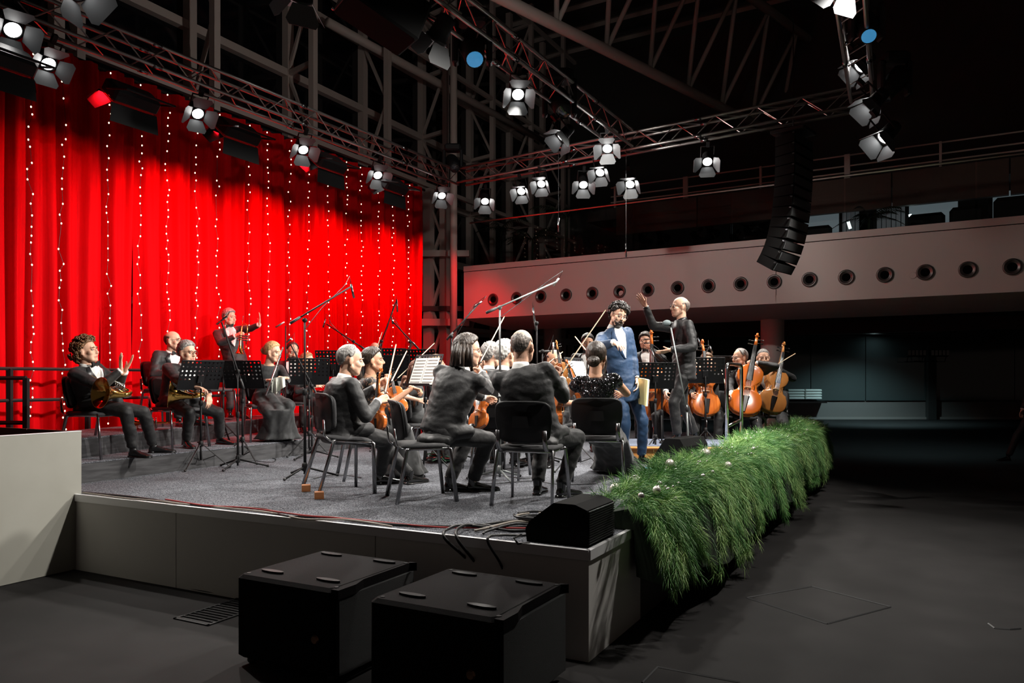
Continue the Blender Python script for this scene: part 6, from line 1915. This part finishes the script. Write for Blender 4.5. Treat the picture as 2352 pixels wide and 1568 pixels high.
# ------------------------------------------------------------------ stands
mx = lambda px, d: xy(px, d)
mstand(*mx(458, 8.75), ST, 128, 'music stand in front of the horn player with glasses', .95)
mstand(*mx(514, 10.0), RZ1, 172, 'music stand on the riser between the horn and trumpet players', .82)
mstand(*mx(560, 9.35), ST, 188, 'music stand before the standing trumpet player', .96)
mstand(*mx(710, 10.2), ST, 165, 'music stand right of the flute player', 1.0)
mstand(*mx(766, 11.6), ST, 180, 'music stand beyond the copper drum', 1.12)
mstand(*mx(896, 11.8), ST, 180, 'music stand of the bassoon player', 1.15)
mstand(*mx(900, 10.9), ST, 180, 'lower music stand in front of the bassoon stand', 1.05)
mstand(*mx(966, 11.5), ST, 195, 'music stand behind the woman with red brown hair', 1.13)
mstand(*mx(972, 8.6), ST, 48, 'music stand with open score that the woman in lace touches', 1.0, 'open sheet music touched by the woman in lace')
mstand(*mx(1334, 8.5), ST, -62, 'music stand between the balding violinist and the woman in sequins', .97, 'sheet music half hidden before the woman in sequins')
mstand(*mx(1504, 9.75), ST, 175, 'music stand between the man in blue and the conductor', .95)
mstand(*mx(1620, 10.75), ST, 188, 'music stand right of the conductor\'s legs', 1.02)
mstand(*mx(1666, 11.3), ST, 182, 'music stand behind the podium rail', 1.05)

# ------------------------------------------------------------------ microphones
def gp(px, d, gz=ST): x, y = xy(px, d); return (x, y, gz)
def zt(py, d): return H + (YH - py) / F * d
d = 8.78; mic_stand(gp(546, d), zt(852, d), (at(560, 893, d - .1), at(509, 740, d + .1)), 'boom microphone before the trumpet player\'s face', (at(521, 726, d + .05), at(498, 744, d + .15)), .4)
d = 8.0; mic_stand(gp(700, d), zt(735, d), (at(667, 742, d - .1), at(808, 657, d + .3)), 'tall black boom stand left of the grey haired violinist', (at(806, 653, d + .3), at(813, 684, d + .3)), .15, r=.013)
d = 7.75; mic_stand(gp(1148, d), zt(706, d), (at(1117, 718, d - .1), at(1280, 646, d + .3)), 'tall grey boom stand above the silver haired violinist', (at(1284, 639, d + .3), at(1270, 656, d + .3)), .9, r=.012, m=m_micgrey, micm=m_mic)
d = 9.6; mic_stand(gp(1037, d), zt(772, d), (at(1026, 780, d), at(1097, 700, d + .1)), 'black boom microphone above the long haired violinist', (at(1107, 692, d), at(1087, 706, d)), .4)
d = 9.2; mic_stand(gp(1233, d), zt(742, d), (at(1232, 760, d), at(1226, 722, d)), 'slim black microphone stand right of the balding violinist', (at(1224, 707, d), at(1227, 736, d)), .6)
d = 9.3; mic_stand(gp(1246, d), zt(806, d), (at(1238, 808, d), at(1266, 806, d)), 'short microphone stand before the pale column', (at(1271, 786, d), at(1270, 812, d)), .2, micm=m_mic)
d = 11.5; mic_stand(gp(876, d), zt(783, d), (at(868, 806, d), at(910, 692, d)), 'black boom microphone rising above the woman in lace', (at(911, 688, d), at(913, 716, d)), .2)
d = 11.8; mic_stand(gp(812, d), zt(784, d), (at(840, 803, d), at(750, 744, d)), 'black boom microphone pointing left above the grey haired violinist', (at(747, 733, d), at(742, 752, d)), .5)
d = 11.7; mic_stand(gp(942, d), zt(785, d), (at(964, 804, d), at(902, 738, d)), 'black boom with wooden tip above the bassoon', (at(899, 728, d), at(902, 744, d)), .8)
d = 11.0; mic_stand(gp(656, d), zt(748, d), None, 'straight microphone stand behind the flute player', (at(653, 739, d - .05), at(633, 751, d - .05)), .8, micm=m_mic)
d = 9.9; mic_stand(gp(716, d), zt(886, d), (at(729, 908, d), at(667, 790, d)), 'low boom microphone before the bearded woodwind player', (at(669, 776, d), at(658, 786, d)), .1)
d = 11.3; mic_stand(gp(1592, d), zt(842, d), (at(1583, 800, d), at(1602, 778, d)), 'small gooseneck microphone behind the conductor\'s back', (at(1603, 776, d), at(1610, 797, d)), .1)
d = 11.1; mic_stand(gp(1606, d), zt(830, d), (at(1606, 830, d), at(1630, 797, d)), 'small gooseneck microphone above the curly haired cellist', (at(1630, 794, d), at(1637, 812, d)), .9)
d = 9.9; mic_stand(gp(1520, d), zt(862, d), (at(1545, 842, d), at(1508, 805, d)), 'thick black microphone between the man in blue and the conductor', (at(1494, 800, d), at(1512, 838, d)), .5)
# vocal microphone leaning before the conductor
t = thing('microphone_stand', 'leaning grey vocal microphone stand in front of the conductor', 'mic stand', gp(1583, 9.25), 0, 'microphone stands')
o_ = V(gp(1583, 9.25))
MB().tube([at(1583, 1050, 9.25) - o_, at(1577, 930, 9.25) - o_], .011, 10).build('lower_pole', m_micgrey, t, True)
MB().tube([at(1578, 945, 9.24) - o_, at(1541, 752, 9.24) - o_], .008, 10).build('upper_pole', m_micgrey, t, True)
MB().lathe([(.01, -.03), (.018, -.02), (.018, .02), (.01, .03)], M.Translation(at(1578, 940, 9.24) - o_), 10).build('clutch', m_blackmet, t, True)
MB().ell(at(1531, 742, 9.2) - o_, (.052, .04, .038), M.Rotation(-.2, 3, 'Y')).build('foam_head', mat('grey foam', (.10, .125, .13), .9, bump=.5, bscale=300), t, True)
MB().lathe([(.13, 0), (.13, .012), (.02, .03)], M.Translation((0, 0, 0)), 24).build('round_base', m_blackmet, t, True)
MB().tube([at(1590, 1052, 9.2) - o_, at(1592, 1000, 9.2) - o_, at(1583, 950, 9.22) - o_], .004, 6).build('lead', m_cable, t, True)

# copper drum between the winds and the strings
t = thing('timpani', 'copper kettle drum half hidden behind the grey haired violinist', 'drum', (xy(752, 11.9)[0], 11.9, ST))
MB().lathe([(.02, .30), (.16, .36), (.26, .52), (.30, .74), (.305, .80)], None, 28).build('kettle', m_drumwood, t, True)
MB().lathe([(.31, .78), (.318, .79), (.318, .83), (.30, .835), (.001, .836)], None, 28, caps=False).build('head_hoop', m_darkchrome, t, True)
for k in range(6):
    a = k * pi / 3; c = V((.318 * cos(a), .318 * sin(a), 0))
    MB().tube([c + V((0, 0, .66)), c + V((0, 0, .82))], .008, 6).build('lug', m_chrome, t)
for k in range(4):
    a = k * pi / 2 + .4; MB().tube([(.28 * cos(a), .28 * sin(a), .0), (.27 * cos(a), .27 * sin(a), .62)], .014, 8).build('leg', m_darkchrome, t)
# ------------------------------------------------------------------ pine garland on the stage edge
rng = np.random.default_rng(5)
G0, G1 = .58, 10.0
gar = thing('pine_garland', 'thick green pine garland draped over the stage edge', 'garland', (0, 0, 0))
# profile across the garland: parameter q 0 (stage side) .. 1 (hanging tip, outside)
def gpoint(t, q, lift):
    k = 1 - .10 * math.sin(t * 2.1) - .06 * math.sin(t * 5.3 + 1)
    # stage side rise, top, then drape outwards
    ctrl = [(.34, .03), (.22, .17), (.03, .24), (-.15, .19), (-.25, .06), (-.32, -.16), (-.37, -.44)]
    x = q * (len(ctrl) - 1); i = min(int(x), len(ctrl) - 2); f = x - i
    s = ctrl[i][0] + (ctrl[i + 1][0] - ctrl[i][0]) * f; z = ctrl[i][1] + (ctrl[i + 1][1] - ctrl[i][1]) * f
    return sp(t, s * (k if s < 0 else 1), ST + z * k + (lift if z > 0 else 0))
# added hull under the needles, the shade between twigs put into its colour
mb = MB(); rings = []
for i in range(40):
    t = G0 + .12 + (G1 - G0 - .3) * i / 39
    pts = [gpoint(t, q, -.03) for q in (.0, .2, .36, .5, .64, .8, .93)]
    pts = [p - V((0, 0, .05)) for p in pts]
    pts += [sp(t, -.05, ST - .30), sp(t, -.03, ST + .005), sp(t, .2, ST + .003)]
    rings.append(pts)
mb.loft(rings); mb.build('shade_hull', mat('painted twig shade', (.012, .022, .010), .9), gar)
NS, NN = 7000, 24
NB = 210; per = 26; NF = NS - NB * per
bi = np.repeat(np.arange(NB), per)
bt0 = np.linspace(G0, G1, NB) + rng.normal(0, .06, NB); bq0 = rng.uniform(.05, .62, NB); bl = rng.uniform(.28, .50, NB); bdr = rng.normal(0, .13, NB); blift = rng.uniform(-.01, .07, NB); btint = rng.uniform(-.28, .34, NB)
bu = rng.uniform(0, 1, NB * per)
wid = .050 * (1 - .75 * bu)
tt = np.concatenate([bt0[bi] + bdr[bi] * bu + rng.normal(0, 1, NB * per) * wid, rng.uniform(G0, G1, NF)])
tt = np.clip(tt, G0 - .05, G1 + .05)
qq = np.clip(np.concatenate([bq0[bi] + bl[bi] * bu, rng.uniform(0, .9, NF)]), 0, 1)
lift_ = np.concatenate([blift[bi] * (1 - .3 * bu), np.full(NF, -.035)])[:, None]
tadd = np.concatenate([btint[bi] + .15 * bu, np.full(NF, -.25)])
P_ = np.array([gpoint(a, b, 0) for a, b in zip(tt, qq)]); dt_ = np.concatenate([bdr[bi] * .35, rng.normal(0, .05, NF)])
P2 = np.array([gpoint(a + e, min(1, b + .16), 0) for a, b, e in zip(tt, qq, dt_)])
nrm = lambda a: a / (np.linalg.norm(a, axis=-1, keepdims=True) + 1e-6)
flow = nrm(P2 - P_ + np.array([0, 0, -1e-4]))
an = rng.uniform(0, 2 * pi, NS)
up = np.stack([np.cos(an), np.sin(an), np.full(NS, .75)], 1)
clump = (np.sin(tt * 9 + 5 * qq) * np.sin(tt * 4.3 + 2))[:, None]
flow = np.where((qq < .34)[:, None], flow * .35 + up * .8, np.where((qq < .55)[:, None], flow + np.array([0, 0, .45]) + rng.normal(0, .38, (NS, 3)), flow + rng.normal(0, .15, (NS, 3)) + np.array([0, 0, .02])))
kk = np.clip((G0 + .35 - tt) / .35, 0, 1)[:, None]
flow = nrm(flow - np.array(U)[None] * kk * 1.0)
outw = np.array(-W)[None] * .05 + np.array([0, 0, .03])
P_ = P_ + rng.normal(0, .014, (NS, 3)) + (np.array(-W)[None] * np.clip(qq[:, None] * 1.6 - .3, 0, 1) + np.array([0, 0, 1.0]) * np.clip(1.1 - qq[:, None], 0, 1)) * lift_
L_ = rng.uniform(.09, .17, NS)
side = nrm(np.cross(flow, rng.normal(0, 1, (NS, 3)))); side2 = np.cross(flow, side)
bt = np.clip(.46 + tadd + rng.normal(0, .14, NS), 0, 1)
j = np.arange(NN); u = j / NN
sdv = side[:, None] * np.cos(j * 2.4)[None, :, None] + side2[:, None] * np.sin(j * 2.4)[None, :, None]
b0 = P_[:, None] + flow[:, None] * (L_[:, None] * u[None] * .9)[..., None]
spd = (.80 - .45 * u)[None, :, None]
dr_ = nrm(flow[:, None] * (1 - spd * .35) + sdv * spd + np.array([0, 0, -.10]))
nl = rng.uniform(.05, .095, (NS, NN, 1))
wv = nrm(np.cross(dr_, sdv)) * .0013
m_ = b0 + dr_ * nl * .55 + np.array([0, 0, -.002]); e_ = b0 + dr_ * nl + np.array([0, 0, -.010])
vs = np.stack([b0 - wv, b0 + wv, m_ + wv, m_ - wv, e_], 2).reshape(-1, 3)
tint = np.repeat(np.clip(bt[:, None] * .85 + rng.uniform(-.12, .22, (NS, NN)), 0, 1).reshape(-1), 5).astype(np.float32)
i5 = np.arange(NS * NN) * 5
fc_ = [tuple(x) for x in np.stack([i5, i5 + 1, i5 + 2, i5 + 3], 1).tolist()] + [tuple(x) for x in np.stack([i5 + 3, i5 + 2, i5 + 4], 1).tolist()]
vs = vs.tolist()
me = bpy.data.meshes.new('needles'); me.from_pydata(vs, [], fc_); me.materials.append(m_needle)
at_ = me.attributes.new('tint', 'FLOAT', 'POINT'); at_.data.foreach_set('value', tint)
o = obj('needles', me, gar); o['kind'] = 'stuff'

# sprays of tiny silver beads
bd = MB(); bm0 = MB(); bm0.ell((0, 0, 0), (1, 1, 1), None, 8, 5); rb = random.Random(9)
for k in range(46):
    t = rb.uniform(G0 + .1, G1 - .1); q = rb.uniform(.08, .55)
    c = gpoint(t, q, 0) + V((0, 0, .085)) - W * (.09 if q > .4 else 0)
    for j in range(rb.randint(2, 5)):
        r_ = rb.uniform(.005, .010)
        bd.addmesh(bm0.v, bm0.f, None, M.Translation(c + V((rb.uniform(-.05, .05), rb.uniform(-.05, .05), rb.uniform(-.01, .04)))) @ M.Scale(r_, 4))
o = bd.build('bead_sprays', m_bauble, gar, True); o['kind'] = 'stuff'
# baubles
def bauble(px, py, r, m, label, dd=None, grp='silver baubles on the garland'):
    # on the garland surface: find along the upper crest
    best = None
    for i in range(140):
        t = G0 + (G1 - G0) * i / 139
        for q in (.06, .12, .18, .24, .30, .36, .42, .48, .54, .6, .68):
            p = gpoint(t, q, .0) + V((0, 0, .02))
            if p.y < 1: continue
            x = CX + F * p.x / p.y; y = YH - F * (p.z - H) / p.y
            e = (x - px) ** 2 + (y - py) ** 2 + (0.0 if q < .56 else 300)
            if best is None or e < best[0]: best = (e, p)
    p = best[1]
    view = (V((0, 0, H)) - p).normalized()
    p = p + view * .13 + V((0, 0, .045)); r = r * 1.25
    t = thing('bauble', label, 'bauble', p, 0, grp)
    MB().ell((0, 0, 0), (r, r, r), None, 18, 12).build('ball', m, t, True)
    MB().lathe([(.2 * r, r * .96), (.2 * r, r * 1.18), (.001, r * 1.2)], None, 10).build('cap', m_silver, t, True)
BB = [(1459, 1121, .042, 1, 'largest silver bauble, near end of the garland'), (1413, 1131, .030, 1, 'pinkish silver bauble at the near tip of the garland'),
      (1430, 1143, .020, 0, 'shiny small bauble just below the near tip'), (1458, 1137, .020, 0, 'dark shiny bauble under the largest one'), (1508, 1139, .022, 1, 'matte bauble right of the largest one'),
      (1471, 1160, .017, 0, 'shiny bauble lower down near the speaker corner'), (1554, 1166, .012, 0, 'tiny bauble near a warm light on the drape'), (1536, 1074, .032, 1, 'silver bauble on the crest before the conductor'),
      (1532, 1088, .014, 0, 'small shiny bauble below the second large one'), (1619, 1053, .042, 1, 'large silver bauble on the crest below the podium'), (1670, 1074, .026, 1, 'silver bauble left of the sunken speaker'),
      (1686, 1024, .030, 0, 'silver bauble beyond the sunken speaker'), (1713, 1019, .022, 0, 'smaller bauble right of it beyond the speaker'), (1729, 1043, .016, 0, 'small bauble below the pair beyond the speaker'),
      (1718, 994, .020, 0, 'small bauble behind the podium rail'), (1844, 963, .040, 0, 'silver bauble near the far end, leftmost of three'), (1821, 973, .038, 0, 'silver bauble on the far crest left of the end'),
      (1837, 977, .026, 0, 'smaller bauble below the far crest'), (1869, 955, .026, 0, 'small bauble at the very far end'), (1872, 976, .026, 0, 'bauble on the far drape'), (1853, 994, .020, 0, 'tiny bauble low on the far drape'),
      (1587, 1083, .013, 0, 'tiny silver bead midway on the crest'), (1612, 1098, .014, 0, 'tiny silver bead on the drape midway'), (1515, 1118, .014, 0, 'tiny silver bead left of the drape centre'), (1640, 1103, .012, 0, 'tiny silver bead right of the drape centre'),
      (1752, 1010, .016, 0, 'tiny bead on the crest beyond the rail'), (1776, 988, .022, 0, 'bead on the crest before the cellists'), (1800, 985, .022, 0, 'bead on the crest below the rightmost cellist')]
for px, py, r, mt, lab in BB: bauble(px, py, r, m_baublem if mt else m_bauble, lab)

# ------------------------------------------------------------------ cables
def cable(pts, r, m, label, name='cable'):
    P_ = [V(p) for p in pts]; out = []
    for i in range(len(P_) - 1):                     # Catmull-Rom
        p0, p1, p2, p3 = P_[max(i - 1, 0)], P_[i], P_[i + 1], P_[min(i + 2, len(P_) - 1)]
        for k in range(6):
            u = k / 6
            out.append(.5 * ((2 * p1) + (p2 - p0) * u + (2 * p0 - 5 * p1 + 4 * p2 - p3) * u * u + (3 * p1 - p0 - 3 * p2 + p3) * u ** 3))
    out.append(P_[-1])
    o = MB().tube(out, r, 6).build(name, m, None, True)
    return tag(o, label, 'cable', 'loose cables')
def so(px, py, h=.010): return onz(px, py, ST) + V((0, 0, h))
cable([so(190, 1133), so(300, 1143), so(400, 1157), so(500, 1168, .012), so(600, 1170), so(660, 1188), so(760, 1190), so(850, 1203), so(950, 1210), so(1060, 1212)], .009, m_cable, 'black cable along the near stage edge')
cable([so(190, 1137, .022), so(280, 1146, .012), so(360, 1156, .02), so(450, 1163), so(560, 1176, .02), so(640, 1183), so(700, 1196, .012), so(800, 1200, .02), so(900, 1212)], .007, m_cableg, 'pale cable twisted along the near stage edge')
cable([so(380, 1152, .02), so(470, 1166, .02), so(570, 1172, .02), so(690, 1190, .025), so(780, 1196, .02), so(1000, 1214, .012), so(1130, 1215), so(1250, 1217)], .006, m_cabler, 'dark red cable along the near stage edge')
cable([so(1257, 1218), so(1180, 1222), so(1120, 1218, .02), so(1065, 1216, .03), so(1035, 1226, .04), onz(1022, 1240, ST) + V((0, -.03, .02)), V((-.25, 5.02, .42)), V((-.34, 4.95, .10)), V((-.36, 4.85, .012))], .010, m_cable, 'black cable dropping over the stage edge, left of three')
cable([so(1255, 1208), so(1170, 1214), so(1100, 1214, .025), so(1062, 1222, .04), onz(1050, 1240, ST) + V((0, -.03, .02)), V((-.20, 4.98, .40)), V((-.28, 4.90, .10)), V((-.30, 4.80, .012))], .010, m_cable, 'black cable dropping over the stage edge, middle of three')
cable([so(1250, 1224), so(1200, 1232), so(1150, 1240, .03), onz(1120, 1250, ST) + V((0, -.03, .03)), V((-.05, 4.85, .44)), V((-.10, 4.78, .16)), V((-.12, 4.72, .012))], .009, m_cable, 'black cable dropping over the stage edge, right of three')
for k in range(4):
    c = onz(1238, 1196, ST); rr = .10 + .014 * k
    cable([c + V((rr * 1.25 * cos(a), rr * sin(a), .012 + .010 * k)) for a in [i * 2 * pi / 14 + k for i in range(14)]], .009, m_cable if k != 2 else m_cableg, 'coiled cable behind the corner monitor wedge, %s loop' % ('lowest', 'second', 'pale', 'top')[k], 'cable_coil')
for k, (a, b) in enumerate(((1213, 1204), (1222, 1207), (1229, 1212))):
    cable([so(1070 + 20 * k, a), so(1120, a - 3, .02), so(1180, b - 1, .025), so(1220, b - 4), so(1256, b - 6)], .009, (m_cable, m_cableg, m_cable)[k], ('upper', 'pale middle', 'lower')[k] + ' cable running to the corner monitor wedge')
for k in range(3):
    cable([onz(190, 1300 + 3 * k, 0) + V((0, 0, .01)), onz(280, 1317 + 4 * k, 0) + V((0, 0, .012)), onz(400, 1337 + 5 * k, 0) + V((0, 0, .01)), onz(480, 1352 + 5 * k, 0) + V((0, 0, .012)), onz(545, 1364 + 4 * k, 0) + V((0, 0, .01))], .011, m_cable, ('innermost', 'middle', 'outermost')[k] + ' black floor cable at the foot of the stage')
q = onz(513, 1364, 0); o = MB().bbox((0, 0, .02), (.05, .05, .035), None, .01).build('red_connector', mat('red plastic', (.55, .03, .03), .5)); o.location = q; tag(o, 'small red connector on the floor cables', 'connector')
# red and green cable heap under the violin chairs
for k in range(9):
    rs_ = random.Random(k); c = onz(1020, 1062, ST)
    cable([c + V((rs_.uniform(-.22, .22), rs_.uniform(-.18, .18), .012 + rs_.uniform(0, .10))) for _ in range(7)], .006, (m_cabler, m_cable, mat('green cable', (.02, .10, .05), .5))[k % 3], '%s tangled cable strand in the heap behind the leaning violinist' % ('red', 'black', 'green')[k % 3])
for k, pts in enumerate(([(555, 1045), (585, 1058), (625, 1062), (632, 1054), (600, 1050)], [(720, 1100), (760, 1092), (800, 1093), (830, 1098)], [(1085, 1110), (1130, 1112), (1180, 1108), (1230, 1106), (1290, 1114), (1370, 1112)], [(1090, 1090), (1160, 1094), (1200, 1100), (1235, 1096)], [(1480, 1000), (1500, 1008), (1530, 1004)])):
    cable([so(*p, .006) for p in pts], .004, m_cable, ('thin cable curled below the trumpet stands', 'thin cable under the grey haired violinist\'s chair', 'long thin cable behind the balding violinist\'s chair', 'thin cable among the stand legs at centre', 'thin cable before the conductor podium')[k])
o = MB().box((0, 0, 0), (.15, .21, .006), ROTZ(.5)).build('flyer', m_blueplas); o.location = so(1502, 1076, .005); tag(o, 'pale blue flyer on the stage by the garland', 'flyer')

# ------------------------------------------------------------------ balcony furniture and plants
def lounge(px, py, d, label, w=.9):
    p = at(px, py, d); p.z = 4.285
    t = thing('armchair', label, 'armchair', p, BRZ, 'dark armchairs on the balcony')
    MB().bbox((0, 0, .22), (w, .8, .36), None, .06).build('seat', m_blackplas, t)
    MB().bbox((0, -.34, .55), (w * .8, .16, .75), None, .07).build('backrest', m_blackplas, t)
    for s_ in (-1, 1): MB().bbox((s_ * w * .5, 0, .36), (.16, .8, .55), None, .06).build('armrest', m_blackplas, t)
lounge(1880, 500, 18.6, 'dark armchair on the balcony left of the potted plant')
lounge(2130, 490, 17.2, 'dark armchair on the balcony right of the small lamp')
lounge(2222, 490, 16.5, 'dark armchair on the balcony between the two lit windows', .8)
lounge(2330, 490, 15.6, 'dark armchair on the balcony nearest the right edge')
def palm(px, d, h, n, label, L=.9, seed=1):
    p = at(px, 600, d); p.z = 4.285; rs_ = random.Random(seed)
    t = thing('potted_palm', label, 'plant', p)
    MB().lathe([(.14, 0), (.2, .36), (.18, .36), (.17, .33), (.001, .33)], None, 16).build('pot', m_blackplas, t, True)
    MB().tube([(0, 0, .3), (.02, 0, h)], .03, 8).build('trunk', m_plant, t)
    for k in range(n):
        a = rs_.uniform(0, 2 * pi); e = rs_.uniform(.2, 1.1); l = L * rs_.uniform(.7, 1.1)
        pts = [V((0, 0, h)) + V((cos(a) * l * u * cos(e * (1 - u * .3)), sin(a) * l * u * cos(e * (1 - u * .3)), l * (u * sin(e) - .55 * u * u))) for u in (0, .25, .5, .75, 1)]
        f = MB(); f.tube(pts, [.008, .007, .005, .004, .002], 5)
        for i in range(1, 16):
            u = i / 16; x = u * 4; j = min(int(x), 3); c = pts[j].lerp(pts[j + 1], x - j)
            for s_ in (-1, 1):
                sd_ = V((-sin(a), cos(a), 0)) * s_; tip = c + sd_ * (.22 * l * (1 - u * .6)) + V((cos(a), sin(a), 0)) * .09 - V((0, 0, .07))
                w_ = V((cos(a), sin(a), 0)) * .014
                f.add([c - w_, c + w_, tip], [(0, 1, 2)])
        f.build('frond', m_plant, t)
palm(1150, 20.6, 1.3, 12, 'dark palm behind the balcony glass at its left end', 1.1, 1)
palm(1222, 20.4, 1.0, 12, 'dark palm behind the balcony glass, second from the left end', 1.0, 2)
palm(1300, 20.0, 1.5, 10, 'tall dark palm behind the balcony glass near the hanging microphone', 1.1, 3)
palm(1995, 16.6, .75, 16, 'dark potted plant on the balcony between the lit windows', .75, 4)
